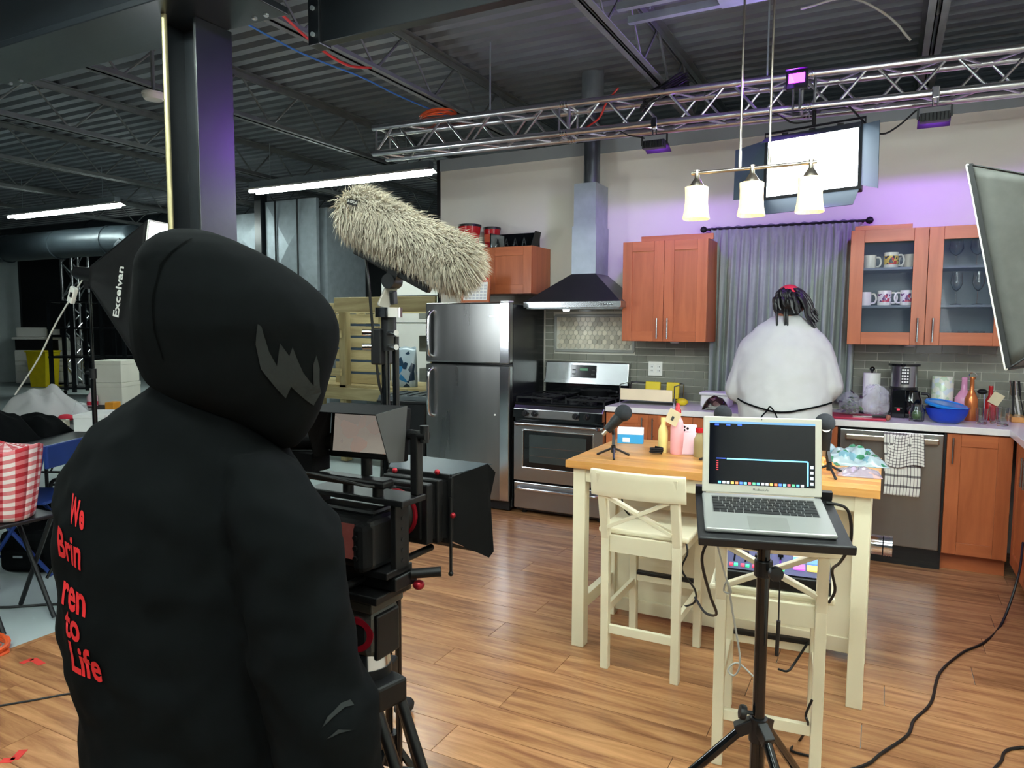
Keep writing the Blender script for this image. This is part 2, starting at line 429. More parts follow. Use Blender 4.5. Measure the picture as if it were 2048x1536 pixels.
wall_back = struct('wall_back', MB().b(-2.70, 2.5, 0, 0.12, -0.1, 2.955), 'wall_paint', 'pale beige partition wall behind the kitchen')
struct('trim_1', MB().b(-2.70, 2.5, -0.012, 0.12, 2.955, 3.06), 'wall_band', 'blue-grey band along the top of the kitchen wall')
struct('trim_2', MB().b(-2.73, -2.70, -0.015, 0.13, -0.008, 3.06), 'black_matte', 'dark end trim of the kitchen partition wall')
struct('wall_right', MB().b(2.4, 2.5, -9, 0, -0.008, 3.7), 'wall_paint', 'pale wall on the right of the kitchen')
struct('wall_left', MB().b(-20, -19.9, -9, 9, -0.008, 3.7), 'dark_wall', 'dark far end wall of the warehouse')
struct('wall_far', MB().b(-20, 2.5, 8.9, 9, -0.008, 3.7), 'dark_wall', 'dark warehouse wall beyond the partition')
struct('wall_rear', MB().b(-20, 2.5, -9, -8.9, -0.008, 3.7), 'dark_wall', 'dark warehouse wall behind the photographer')

# corrugated roof deck, ridges along X
deck = MB(); pitch = 0.152; prof = []
y = -9.0
while y < 9.0:
    prof += [(y, 3.60), (y + 0.046, 3.60), (y + 0.064, 3.562), (y + 0.134, 3.562)]; y += pitch
for i in range(len(prof) - 1):
    (ya, za), (yb, zb) = prof[i], prof[i + 1]
    deck.add([(-20, ya, za), (2.5, ya, za), (2.5, yb, zb), (-20, yb, zb)], [(0, 1, 2, 3)])
deck.b(-20, 2.5, -9, 9, 3.64, 3.7)
struct('ceiling', deck, 'deck_paint', 'dark grey corrugated steel roof deck')

# ---- backsplash tiles on the back wall
MB().b(-1.60, -0.13, -0.006, 0.0, 0.92, 1.41).build('grout_bed', 'grout', wall_back)
MB().b(-1.60, -0.74, -0.006, 0.0, 1.41, 1.72).build('grout_bed', 'grout', wall_back)
MB().b(0.70, 2.40, -0.006, 0.0, 0.92, 1.41).build('grout_bed', 'grout', wall_back)
TW, TH, G = 0.158, 0.060, 0.0045
tile_meshes = {}
def tile(x0, x1, z0, z1):
    key = round(x1 - x0, 3), round(z1 - z0, 3)
    if key not in tile_meshes:
        o = MB().b(0, key[0], -0.013, -0.004, 0, key[1]).build('tile', 'tile_glaze', wall_back); tile_meshes[key] = o.data
        bv = o.modifiers.new('edges', 'BEVEL'); bv.width = 0.0015; bv.segments = 1
        for v in o.data.vertices: v.co += root_offset(wall_back)
    else:
        o = bpy.data.objects.new('tile', tile_meshes[key]); COL.objects.link(o); o.parent = wall_back
    o.location = Vector((x0, 0, z0)) - root_offset(wall_back)
def tile_rows(x0, x1, z0, z1, skip=None):
    k = 0; z = z0
    while z < z1 - 0.02:
        zt = min(z + TH, z1); x = x0 - (TW / 2 if k % 2 else 0)
        while x < x1 - 0.012:
            a, b_ = max(x, x0), min(x + TW, x1)
            segs = [(a, b_)]
            if skip and zt > skip[2] and z < skip[3]:
                segs = [(p, q) for p, q in ((a, min(b_, skip[0])), (max(a, skip[1]), b_)) if q - p > 0.012]
            for p, q in segs:
                if q - p > 0.014 and not (0.0 < 0): tile(p + G / 2, q - G / 2, z + G / 2, zt - G / 2)
            x += TW
        z += TH; k += 1
tile_rows(-1.60, -0.76, 0.925, 1.705, (-1.515, -0.78, 1.30, 1.62))
tile_rows(-0.76, -0.13, 0.925, 1.405)
tile_rows(0.70, 2.40, 0.925, 1.405)
# framed hexagon mosaic panel
hx0, hx1, hz0, hz1 = -1.505, -0.79, 1.31, 1.61
fr = MB()
for a in (((hx0, hz0), (hx1, hz0)), ((hx0, hz1), (hx1, hz1)), ((hx0, hz0), (hx0, hz1)), ((hx1, hz0), (hx1, hz1))):
    fr.bar((a[0][0], -0.012, a[0][1]), (a[1][0], -0.012, a[1][1]), 0.024, 0.024, up=(0, 1, 0))
fr.build('mosaic_frame', 'trim_glaze', wall_back, bevel=0.006)
MB().b(hx0, hx1, -0.007, -0.002, hz0, hz1).build('mosaic_bed', 'grout', wall_back)
R_ = 0.0235; hexm = None; dx = R_ * math.sqrt(3) + 0.003; dz = 1.5 * R_ + 0.003
nz = int((hz1 - hz0 - 0.03) / dz); nx = int((hx1 - hx0 - 0.04) / dx)
for j in range(nz):
    for i in range(nx):
        xx = hx0 + 0.042 + i * dx + (dx / 2 if j % 2 else 0); zz = hz0 + 0.04 + j * dz
        if xx > hx1 - 0.032: continue
        if hexm is None:
            o = MB().prism([(R_ * math.sin(k * PI / 3), R_ * math.cos(k * PI / 3)) for k in range(6)], -0.013, -0.005, 'y').build('hexagon_tile', 'hex_glaze', wall_back)
            for v in o.data.vertices: v.co += root_offset(wall_back)
            hexm = o.data
        else:
            o = bpy.data.objects.new('hexagon_tile', hexm); COL.objects.link(o); o.parent = wall_back
        o.location = Vector((xx, 0, zz)) - root_offset(wall_back)

# ---- open web joists under the deck (along Y)
def joist(x, y0, y1, label):
    t = thing('roof_joist', label, 'joist', (x, y0, 3.2), group='open web roof joists')
    for s in (-1, 1):
        MB().b(x + s * 0.008, x + s * 0.05, y0, y1, 3.195, 3.202).b(x + s * 0.008, x + s * 0.014, y0, y1, 3.195, 3.24).build('bottom_chord', 'joist_paint', t)
        MB().b(x + s * 0.008, x + s * 0.055, y0, y1, 3.553, 3.560).b(x + s * 0.008, x + s * 0.014, y0, y1, 3.51, 3.56).build('top_chord', 'joist_paint', t)
    y = y0 + 0.1; k = 0; step = 0.34; rod = {}
    while y + step < y1:
        up = k % 2 == 0
        if up not in rod:
            o = MB().cyl((x, y, 3.21 if up else 3.55), (x, y + step, 3.55 if up else 3.21), 0.009, n=6).build('web_rod', 'joist_paint', t)
            rod[up] = (o.data, y)
        else:
            o = bpy.data.objects.new('web_rod', rod[up][0]); COL.objects.link(o); o.parent = t; o.location = (0, y - rod[up][1], 0)
        y += step; k += 1
    return t
JX = [1.24, -0.40, -2.01, -3.65, -5.34, -7.0, -8.66, -10.3]
JL = ['roof joist at the right, over the glass-door wall cabinet', 'roof joist meeting the lighting truss right of the stove pipe',
      'roof joist over the left end of the lighting truss, blue cable beside it', 'roof joist just right of the dark column',
      'roof joist just left of the dark column, beside the white smoke detector', 'dim roof joist above the far left hanging lamp',
      'second dim roof joist in the far left of the warehouse', 'farthest dim roof joist on the left of the warehouse']
for x, l in zip(JX, JL): joist(x, -3.3 if x > -2.5 else -3.3, 6.5, l)

# ---- main beam with its column
t = thing('main_beam', 'black steel box beam with wide underside plate above the column', 'beam', (-2.34, -3.53, 2.87))
MB().b(-3.36, -1.34, -3.66, -3.40, 2.90, 3.55).build('web_box', 'black_steel', t, bevel=0.006)
pl = MB().b(-3.40, -1.30, -3.71, -3.35, 2.868, 2.90).build('underside_plate', 'black_steel', t, bevel=0.004)
for bx in (-3.34, -3.24, -1.45, -1.38):
    for by in (-3.66, -3.40): MB().lathe([(0.012, 0), (0.012, -0.008), (0.006, -0.012)], (bx, by, 2.868), 8).build('bolt', 'galvanised', pl)
t = thing('splice_panel', 'flat black steel panel with bolted end bracket, right of the box beam', 'panel', (-0.3, -3.03, 2.86))
MB().b(-1.40, 0.9, -3.06, -3.0, 2.865, 3.55).build('panel', 'black_steel', t, bevel=0.004)
br = MB().b(-1.445, -1.375, -3.075, -2.99, 2.855, 3.55).build('end_bracket', 'black_steel', t, bevel=0.004)
for z in (2.9, 3.02, 3.14): MB().cyl((-1.41, -3.075, z), (-1.41, -3.087, z), 0.011, n=8).build('bolt', 'galvanised', br)
KX = -1.77
t = thing('steel_column', 'dark wide-flange steel column below the box beam', 'column', (KX, -3.43, 0))
MB().b(KX + 0.085, KX + 0.10, -3.53, -3.33, 0, 2.868).build('flange', 'black_steel', t, bevel=0.002)
MB().b(KX - 0.10, KX - 0.085, -3.53, -3.33, 0, 2.868).build('flange', 'black_steel', t, bevel=0.002)
MB().b(KX - 0.085, KX + 0.085, -3.44, -3.425, 0, 2.868).build('web', 'black_steel', t)
MB().b(KX - 0.16, KX + 0.16, -3.57, -3.27, 0.0, 0.02).build('base_plate', 'black_steel', t)
t = thing('conduit_pole', 'thin pale brass-coloured pole in front of the dark column', 'pole', (-1.78, -3.60, 0))
MB().cyl((-1.78, -3.60, 0), (-1.78, -3.60, 2.868), 0.0125, n=14).build('pole', 'brass_pipe', t, smooth=True)
MB().lathe([(0.028, 0), (0.028, 0.01), (0.016, 0.03)], (-1.78, -3.60, 0.0), 16).build('foot_flange', 'brass_pipe', t, smooth=True)

# ---- lighting truss
TA, TB = Vector((-2.56, -1.09, 2.955)), Vector((2.35, -0.64, 2.985))
tr = thing('lighting_truss', 'silver aluminium box truss spanning over the kitchen', 'truss', tuple(TA))
td = (TB - TA).normalized(); tn = Vector((-td.y, td.x, 0)).normalized(); tu = Vector((0, 0, 1))
S2 = 0.097
def tpt(s, a, b): return TA + td * s + tn * (a * S2) + tu * (b * S2)
TL = (TB - TA).length
for a in (-1, 1):
    for b_ in (-1, 1):
        MB().cyl(tpt(0, a, b_), tpt(TL, a, b_), 0.0225, n=16).build('chord', 'aluminium', tr, smooth=True)
seg = TL / 24
for a, b0, b1, fix in [(-1, -1, 1, 'a'), (1, -1, 1, 'a'), (-1, -1, 1, 'b'), (1, -1, 1, 'b')]:
    ph = 0 if a < 0 else 1
    for k in range(24):
        s0, s1 = k * seg + 0.02, (k + 1) * seg - 0.02
        lo, hi = (b0, b1) if (k + ph) % 2 == 0 else (b1, b0)
        p, q = (tpt(s0, a, lo), tpt(s1, a, hi)) if fix == 'a' else (tpt(s0, lo, a), tpt(s1, hi, a))
        MB().cyl(p, q, 0.009, n=8).build('brace', 'aluminium', tr, smooth=True)
for s in (0.03, TL * 0.31, TL * 0.325, TL * 0.63, TL * 0.645):
    for a in (-1, 1):
        MB().cyl(tpt(s, a, -1), tpt(s, a, 1), 0.009, n=8).build('end_strut', 'aluminium', tr, smooth=True)
        MB().cyl(tpt(s, -1, a), tpt(s, 1, a), 0.009, n=8).build('end_strut', 'aluminium', tr, smooth=True)
for s in (TL * 0.3175, TL * 0.6375):
    for a in (-1, 1):
        for b_ in (-1, 1):
            c = MB()
            for o_ in (-0.02, 0, 0.02): c.cyl(tpt(s + o_ - 0.006, a, b_), tpt(s + o_ + 0.006, a, b_), 0.027, n=14)
            c.build('coupler', 'chrome', tr, smooth=True)
for s in (1.0, 2.9, 4.4):
    MB().cyl(tpt(s, -1, 1), (tpt(s, -1, 1).x, tpt(s, -1, 1).y, 3.56), 0.006, n=6).build('hanger_wire', 'galvanised', tr)

# ---- hanging flood lights on the truss
def flood(name, label, s, wall_side):
    p = tpt(s, -1, -1)
    t = thing(name, label, 'flood light', (p.x, p.y, p.z - 0.2), group='small flood lights on the truss')
    MB().b(p.x - 0.02, p.x + 0.02, p.y - 0.03, p.y + 0.03, p.z - 0.035, p.z + 0.035).build('clamp', 'chrome', t, bevel=0.006)
    MB().cyl((p.x - 0.012, p.y, p.z - 0.03), (p.x - 0.012, p.y, p.z - 0.075), 0.005, n=8).cyl((p.x + 0.012, p.y, p.z - 0.03), (p.x + 0.012, p.y, p.z - 0.075), 0.005, n=8).build('clamp_bolts', 'chrome', t)
    yk = MB().bar((p.x - 0.085, p.y, p.z - 0.075), (p.x + 0.085, p.y, p.z - 0.075), 0.012, 0.004)
    for q in (-1, 1): yk.bar((p.x + q * 0.085, p.y, p.z - 0.075), (p.x + q * 0.085, p.y, p.z - 0.14), 0.012, 0.004)
    yk.build('yoke', 'black_plastic', t)
    h = MB().b(p.x - 0.075, p.x + 0.075, p.y - 0.035, p.y + 0.02, p.z - 0.165, p.z - 0.115)
    for k in range(8): h.b(p.x - 0.068 + k * 0.019, p.x - 0.064 + k * 0.019, p.y - 0.05, p.y - 0.034, p.z - 0.16, p.z - 0.12)
    h.build('housing', 'black_plastic', t, bevel=0.003)
    MB().slab([(p.x - 0.085, p.y + 0.01, p.z - 0.122), (p.x + 0.085, p.y + 0.01, p.z - 0.122), (p.x + 0.085, p.y + 0.115, p.z - 0.168), (p.x - 0.085, p.y + 0.115, p.z - 0.168)], 0.003).build('top_visor', 'black_plastic', t)
    MB().b(p.x - 0.06, p.x + 0.06, p.y + 0.0205, p.y + 0.022, p.z - 0.155, p.z - 0.135).build('lens', 'purple_glow', t)
    ld = bpy.data.lights.new(name + '_beam', 'AREA'); ld.shape = 'RECTANGLE'; ld.size = 0.11; ld.size_y = 0.014; ld.color = (0.36, 0.10, 1.0); ld.energy = 4
    lo = bpy.data.objects.new(name + '_beam', ld); COL.objects.link(lo); lo.parent = t
    lo.location = (0, 0.028, 0.052); lo.rotation_euler = (math.radians(42), 0, 0)
    return t
flood('flood_light', 'small black flood light hanging under the truss, left of the pendant rods', 2.2, True)
flood('flood_light', 'small black flood light hanging under the truss, right of the bright panel light', 3.83, True)
p = tpt(3.08, -1, -1)
t = thing('flood_light', 'flood light glowing vivid purple, standing upright on the truss', 'flood light', (p.x, p.y, p.z), group='small flood lights on the truss')
p = p + Vector((0, -0.04, 0))
for q in (-0.02, 0.02): MB().cyl((p.x + q, p.y, p.z - 0.02), (p.x + q, p.y, p.z + 0.12), 0.008, n=8).build('post', 'chrome', t, smooth=True)
MB().b(p.x - 0.062, p.x + 0.062, p.y - 0.02, p.y + 0.03, p.z + 0.10, p.z + 0.21).build('housing', 'black_plastic', t, bevel=0.006)
MB().b(p.x - 0.046, p.x + 0.046, p.y - 0.0235, p.y - 0.0205, p.z + 0.135, p.z + 0.19).build('lens', 'purple_glow', t)
MB().b(p.x - 0.062, p.x + 0.062, p.y - 0.06, p.y - 0.018, p.z + 0.208, p.z + 0.213).build('top_visor', 'black_plastic', t)

ld = bpy.data.lights.new('purple_beam', 'AREA'); ld.shape = 'RECTANGLE'; ld.size = 0.09; ld.size_y = 0.05; ld.color = (0.36, 0.10, 1.0); ld.energy = 8
lo = bpy.data.objects.new('purple_beam', ld); COL.objects.link(lo); lo.parent = t; lo.location = (0, -0.075, 0.162); lo.rotation_euler = (math.radians(-80), 0, math.radians(-28))

# ---- LED panel light with barn doors, hung from the truss
PC = Vector((0.615, -0.93, 2.53))
t = thing('panel_light', 'large bright LED panel light with four barn doors, hung below the truss', 'panel light', tuple(PC), rot=(math.radians(-9), math.radians(-2.0), math.radians(-6)))
w2, h2 = 0.262, 0.185
MB().b(-w2 - 0.02, w2 + 0.02, 0.0, 0.06, -h2 - 0.02, h2 + 0.02).build('housing', 'black_plastic', t, bevel=0.006)
MB().b(-w2, w2, -0.006, 0.001, -h2, h2).build('diffuser', 'panel_glow', t)
bz = MB()
for x0, x1, z0, z1 in ((-w2 - .02, w2 + .02, h2, h2 + .02), (-w2 - .02, w2 + .02, -h2 - .02, -h2), (-w2 - .02, -w2, -h2, h2), (w2, w2 + .02, -h2, h2)): bz.b(x0, x1, -0.012, 0, z0, z1)
bz.build('bezel', 'black_plastic', t)
mat('barn_door', (62, 74, 84), 0.35, 0.3, vary=0.06)
def door(q, name='barn_door'): MB().slab(q, 0.003).build(name, 'barn_door', t)
door([(-w2 - .01, -0.012, h2 + .02), (w2 + .01, -0.012, h2 + .02), (w2 + .02, -0.115, h2 - 0.055), (-w2 - .02, -0.115, h2 - 0.055)])
door([(-w2 - .01, -0.012, -h2 - .02), (w2 + .01, -0.012, -h2 - .02), (w2 - 0.01, -0.09, -h2 - 0.135), (-w2 + 0.0, -0.09, -h2 - 0.135)])
door([(w2 + .02, -0.012, -h2), (w2 + .02, -0.012, h2), (w2 + .12, -0.10, h2 - 0.03), (w2 + .12, -0.10, -h2 - 0.06)])
door([(-w2 - .02, -0.012, -h2), (-w2 - .02, -0.012, h2), (-w2 - .20, -0.03, h2 - 0.04), (-w2 - .20, -0.03, -h2 + 0.0)])
for x in (-0.16, 0.0, 0.16): MB().cyl((x - 0.018, -0.012, h2 + 0.022), (x + 0.018, -0.012, h2 + 0.022), 0.009, n=8).build('hinge', 'black_plastic', t)
MB().tube([(-w2 - .03, 0.03, 0), (-w2 - .03, 0.03, h2 + .06), (w2 + .03, 0.03, h2 + .06), (w2 + .03, 0.03, 0)], 0.008).build('yoke', 'black_plastic', t)
MB().cyl((0, 0.03, h2 + .06), (0, 0.03, h2 + .17), 0.012, n=10).b(-0.03, 0.03, 0.0, 0.06, h2 + .15, h2 + .19).build('hanging_clamp', 'black_plastic', t)

# ---- three shade pendant lamp over the island
t = thing('pendant_lamp', 'brushed nickel pendant lamp with three glowing textured glass shades', 'pendant lamp', (0.49, -2.3, 2.03))
MB().cyl((0.215, -2.3, 2.248), (0.765, -2.3, 2.248), 0.0085, n=12).build('bar', 'nickel', t, smooth=True)
for x in (0.436, 0.564): MB().cyl((x, -2.3, 2.25), (x, -2.3, 3.5), 0.0052, n=10).cyl((x, -2.3, 2.25), (x, -2.3, 2.33), 0.0068, n=10).build('hanging_rod', 'nickel', t, smooth=True)
MB().b(0.40, 0.60, -2.36, -2.24, 3.5, 3.56).build('ceiling_canopy', 'nickel', t, bevel=0.008)
gm = mat('shade_glass', (226, 208, 160), 0.35, vary=0.16, scale=55, bump=0.6, emit=E_SHADE, emit_rgb=(255, 226, 150))
for x in (0.241, 0.492, 0.741):
    MB().lathe([(0.011, 2.262), (0.011, 2.225), (0.018, 2.215), (0.036, 2.186), (0.036, 2.180)], (x, -2.3, 0), 20).build('socket_cup', 'nickel', t, smooth=True)
    s = MB(); n = 28; pr = [(0.044, 2.184), (0.0535, 2.180), (0.0515, 2.15), (0.0515, 2.11), (0.055, 2.07), (0.062, 2.036), (0.060, 2.033), (0.05, 2.07), (0.047, 2.11), (0.046, 2.15), (0.042, 2.178)]
    s.lathe(pr, (x, -2.3, 0), n, closed=False)
    for q in range(len(s.v)):      # rounded-square plan
        v = s.v[q]; a = math.atan2(v.y + 2.3, v.x - x); k = 1 / max(abs(math.cos(a)), abs(math.sin(a))) ** 0.45
        s.v[q] = Vector((x + (v.x - x) * k, -2.3 + (v.y + 2.3) * k, v.z))
    so = s.build('glass_shade', 'shade_glass', t, smooth=True, angle=70)
    MB().ell((x, -2.3, 2.105), (0.024, 0.024, 0.034), n=14, m=8).build('bulb', glow('bulb_glow', (255, 222, 150), 3.5), t, smooth=True)

# ---- fluorescent strip lamps of the warehouse, plus unseen ones added for fill
def strip(x0, x1, y, z, label):
    t = thing('strip_lamp', label, 'strip lamp', ((x0 + x1) / 2, y, z), group='hanging fluorescent strip lamps')
    MB().prism([(y - 0.04, z + 0.02), (y + 0.04, z + 0.02), (y + 0.04, z + 0.09), (y - 0.04, z + 0.09)], x0, x1, 'x').build('housing', 'galvanised', t)
    MB().prism([(y - 0.12, z - 0.004), (y - 0.045, z + 0.025), (y + 0.045, z + 0.025), (y + 0.12, z - 0.004), (y + 0.115, z - 0.007), (y + 0.043, z + 0.02), (y - 0.043, z + 0.02), (y - 0.115, z - 0.007)], x0, x1, 'x').build('reflector', 'white_plastic', t)
    for q in (-0.05, 0.05):
        MB().cyl((x0 + 0.03, y + q, z - 0.02), (x1 - 0.03, y + q, z - 0.02), 0.019, n=10).build('tube', 'tube_glow', t, smooth=True)
    for x in (x0 + 0.3, x1 - 0.3): MB().cyl((x, y, z + 0.09), (x, y, 3.56), 0.004, n=6).build('hanger', 'galvanised', t)
strip(-5.50, -3.02, 0.32, 3.06, 'long fluorescent strip lamp glowing above the furry microphone cover')
strip(-10.2, -7.78, 0.22, 3.06, 'fluorescent strip lamp at the far left above the round duct')
strip(-3.6, -1.2, -7.4, 3.06, 'unseen fluorescent strip lamp added for fill behind the photographer on the left')  # rear pair is out of view, added as fill for the foreground
strip(-0.2, 2.2, -7.4, 3.06, 'unseen fluorescent strip lamp added for fill behind the photographer on the right')
strip(0.05, 2.3, -3.40, 2.79, 'unseen fluorescent strip lamp added for fill overhead, between the photographer and the island')  # overhead strips out of view, added to brighten the wall and near field
strip(-2.7, -0.4, -4.7, 3.06, 'unseen fluorescent strip lamp added for fill overhead, above the operator')
strip(0.05, 2.3, -5.6, 3.06, 'unseen fluorescent strip lamp added for fill overhead, above the photographer')
strip(-14.5, -12.1, 4.6, 3.06, 'distant fluorescent strip lamp over the copier corner')

# ---- ducts and pipes
t = thing('stove_pipe', 'round dark steel pipe rising from the range hood chimney to the roof deck', 'pipe', (-1.13, -0.15, 2.67))
MB().cyl((-1.13, -0.15, 2.672), (-1.13, -0.15, 3.36), 0.066, n=24).build('pipe', mat('pipe_steel', (120, 126, 132), 0.3, 0.9, vary=0.15), t, smooth=True)
MB().cyl((-1.13, -0.15, 3.34), (-1.13, -0.15, 3.60), 0.09, n=24).build('roof_collar', 'galvanised', t, smooth=True)
t = thing('round_duct', 'large dark round duct below the far left strip lamp', 'duct', (-9.5, 0.9, 2.6))
MB().tube([(-14, 0.9, 2.72), (-8.9, 0.9, 2.72), (-8.55, 0.9, 2.62), (-8.45, 0.9, 2.3)], 0.21, n=18, sm=4).build('pipe', mat('dark_duct', (44, 52, 57), 0.42, 0.35, vary=0.2), t, smooth=True)
for x in (-13, -11.6, -10.2, -8.95): MB().cyl((x - 0.02, 0.9, 2.72), (x + 0.02, 0.9, 2.72), 0.222, n=20).build('seam_ring', 'dark_duct', t, smooth=True)
t = thing('round_duct', 'upper dark round duct under the roof on the far left', 'duct', (-9.0, 2.6, 3.1))
MB().cyl((-16, 2.6, 3.22), (-9.0, 2.6, 3.22), 0.2, n=18).build('pipe', 'dark_duct', t, smooth=True)
for x in (-14, -12, -10, -9): MB().cyl((x - 0.02, 2.6, 3.22), (x + 0.02, 2.6, 3.22), 0.212, n=20).build('seam_ring', 'dark_duct', t, smooth=True)
sd = thing('smoke_detector', 'round white smoke detector hanging below the roof deck', 'smoke detector', (-3.162, -2.638, 2.986))
q = sd.location
MB().lathe([(0.001, -0.032), (0.055, -0.03), (0.066, -0.012), (0.066, 0.0)], q, 24).build('cover', 'white_plastic', sd, smooth=True)
MB().lathe([(0.07, 0.0), (0.07, 0.012), (0.05, 0.016)], q, 24).build('base', 'white_plastic', sd, smooth=True)
MB().cyl(q + Vector((0, 0, 0.012)), (q.x, q.y, 3.6), 0.012, n=8).build('drop_conduit', 'joist_paint', sd)

# ---- cables at the roof
def cable(name, label, pts, r, m, sm=6, group=None, cat='cable'):
    o = MB().tube(pts, r, 6, sm).build(name, m, None, smooth=True); return tag(o, label, cat, group)
cable('blue_cable', 'thin blue cable strung along a roof joist', [(-2.10, -3.0, 3.17), (-2.13, -2.4, 3.155), (-2.09, -1.9, 3.16), (-2.12, -1.4, 3.17), (-2.10, -0.8, 3.18)], 0.0055, 'blue_rubber')
cable('red_cable', 'short red cable hanging beside the blue cable under the roof', [(-1.93, -2.75, 3.21), (-1.92, -2.5, 3.13), (-1.95, -2.2, 3.12), (-1.96, -1.95, 3.18)], 0.008, 'red_rubber')
def coil(name, label, c, r, n, th, m, tilt=0.15, cat='cable'):
    pts = []
    for k in range(n * 14):
        a = 2 * PI * k / 14; rr = r * (0.85 + 0.2 * random.random())
        pts.append((c[0] + rr * math.cos(a), c[1] + rr * 0.8 * math.sin(a), c[2] + th * k / (n * 14) + tilt * rr * math.sin(a + 1) + 0.01 * random.random()))
    return tag(MB().tube(pts, 0.006, 5, 2).build(name, m, None, smooth=True), label, cat)
coil('cable_coil', 'orange cable coil lying on the left end of the truss', (-2.05, -1.03, 3.09), 0.15, 5, 0.05, 'orange_rubber', 0.05)
coil('cable_coil', 'tangle of black cables draped on the truss beside the roof joist', (-0.33, -0.87, 3.05), 0.16, 6, 0.10, 'cable_black', 0.5)
cable('cable', 'red cable hanging through the truss left of the black cable tangle', [(-0.62, -0.98, 3.14), (-0.70, -0.99, 3.05), (-0.76, -0.97, 2.96), (-0.86, -0.98, 2.9)], 0.007, 'red_rubber')
cable('cable', 'black cable drooping from the truss to the flood light right of the panel light', [(0.80, -0.86, 2.87), (0.93, -0.85, 2.72), (1.0, -0.84, 2.68), (1.08, -0.83, 2.72), (1.17, -0.83, 2.80)], 0.006, 'cable_black')
cable('cable', 'black cable looping from the truss to the panel light', [(0.30, -0.93, 2.9), (0.42, -0.92, 2.84), (0.5, -0.90, 2.79), (0.62, -0.86, 2.80)], 0.006, 'cable_black')
cable('cable', 'black cable leading to the left flood light on the truss', [(-0.62, -0.97, 2.86), (-0.55, -0.97, 2.82), (-0.47, -0.96, 2.80), (-0.44, -0.95, 2.79)], 0.005, 'cable_black')
cable('cable', 'pale cables looping below the roof beside the right joist', [(0.55, -1.2, 3.35), (0.8, -1.15, 3.38), (1.0, -1.0, 3.30), (1.12, -0.9, 3.18)], 0.007, 'cable_grey')
t = thing('cable_tray', 'perforated steel strut channel with fixture box under the roof deck, above the pendant rods', 'strut channel', (0.6, -1.7, 3.28))
for y in (-1.76, -1.56): MB().b(-0.36, 2.3, y - 0.02, y + 0.02, 3.30, 3.34).build('channel', 'galvanised', t)
MB().b(0.18, 0.62, -1.76, -1.56, 3.285, 3.305).build('cover_plate', 'galvanised', t)
MB().b(1.0, 1.12, -1.72, -1.6, 3.25, 3.30).build('junction_box', 'joist_paint', t)
for x in (-0.2, 1.0, 2.1): MB().cyl((x, -1.66, 3.32), (x, -1.66, 3.57), 0.005, n=6).build('hanger', 'galvanised', t)

# ================================================================ KITCHEN
def handle(parent, x, y, z0, z1, name='handle'):
    """slim vertical bar handle standing off a front that faces -Y"""
    MB().cyl((x, y - 0.03, z0), (x, y - 0.03, z1), 0.006, n=10).cyl((x, y, z0 + 0.02), (x, y - 0.03, z0 + 0.02), 0.004, n=8).cyl((x, y, z1 - 0.02), (x, y - 0.03, z1 - 0.02), 0.004, n=8).build(name, 'stainless', parent, smooth=True, label='brushed steel bar handle')
def shaker(parent, x0, x1, z0, z1, y, hx=None, hz=None, glass=False, fw=0.075, name='door'):
    """framed door facing -Y at plane y (front face y-0.02); returns the door frame"""
    g = 0.0015; x0 += g; x1 -= g; z0 += g; z1 -= g
    d = MB().b(x0, x0 + fw, y - 0.02, y, z0, z1).build(name, 'cherry', parent, bevel=0.0015)
    MB().b(x1 - fw, x1, y - 0.02, y, z0, z1).build('stile', 'cherry', d, bevel=0.0015)
    MB().b(x0 + fw + .0006, x1 - fw - .0006, y - 0.0195, y, z0, z0 + fw).build('bottom_rail', 'cherry_h', d, bevel=0.0012)
    MB().b(x0 + fw + .0006, x1 - fw - .0006, y - 0.0195, y, z1 - fw, z1).build('top_rail', 'cherry_h', d, bevel=0.0012)
    MB().b(x0 + fw, x1 - fw, y - 0.011, y - 0.005, z0 + fw, z1 - fw).build('pane' if glass else 'panel', 'pane_glass' if glass else 'cherry', d)
    if hx is not None: handle(d, hx, y - 0.02, hz[0], hz[1])
    return d
def carcass(t, x0, x1, y0, y1, z0, z1, m='cherry', th=0.018, back=True):
    MB().b(x0, x0 + th, y0, y1, z0, z1).build('side_panel', m, t)
    MB().b(x1 - th, x1, y0, y1, z0, z1).build('side_panel', m, t)
    MB().b(x0 + th, x1 - th, y0, y1, z0, z0 + th).build('bottom_panel', m, t)
    MB().b(x0 + th, x1 - th, y0, y1, z1 - th, z1).build('top_panel', m, t)
    if back: MB().b(x0 + th, x1 - th, y1 - 0.008, y1, z0 + th, z1 - th).build('back_panel', mat('shelf_dark', (72, 86, 96), 0.3, vary=0.05), t)

# wall cabinets
ZB, ZT = 1.408, 2.170
t = thing('wall_cabinet', 'cherry wall cabinet with two solid doors, between range hood and curtain', 'cabinet', (-0.444, -0.19, ZB), group='cherry wall cabinets')
carcass(t, -0.77, -0.118, -0.37, -0.016, ZB, ZT)
shaker(t, -0.77, -0.444, ZB, ZT, -0.37, -0.484, (1.43, 1.585)); shaker(t, -0.444, -0.118, ZB, ZT, -0.37, -0.404, (1.43, 1.585))
MB().b(-0.65, -0.10, -0.31, -0.285, ZT, ZT + 0.045).build('crown_board', 'cherry_h', t, bevel=0.002)
t = thing('wall_cabinet', 'cherry wall cabinet with glass doors holding mugs and glasses', 'cabinet', (1.286, -0.19, ZB), group='cherry wall cabinets')
carcass(t, 0.829, 1.743, -0.37, -0.016, ZB, ZT)
shaker(t, 0.829, 1.286, ZB, ZT, -0.37, 1.243, (1.43, 1.585), glass=True, fw=0.082); shaker(t, 1.286, 1.743, ZB, ZT, -0.37, 1.329, (1.43, 1.585), glass=True, fw=0.082)
MB().b(0.85, 1.19, -0.36, -0.335, ZT, ZT + 0.03).build('crown_board', 'cherry_h', t, bevel=0.002)
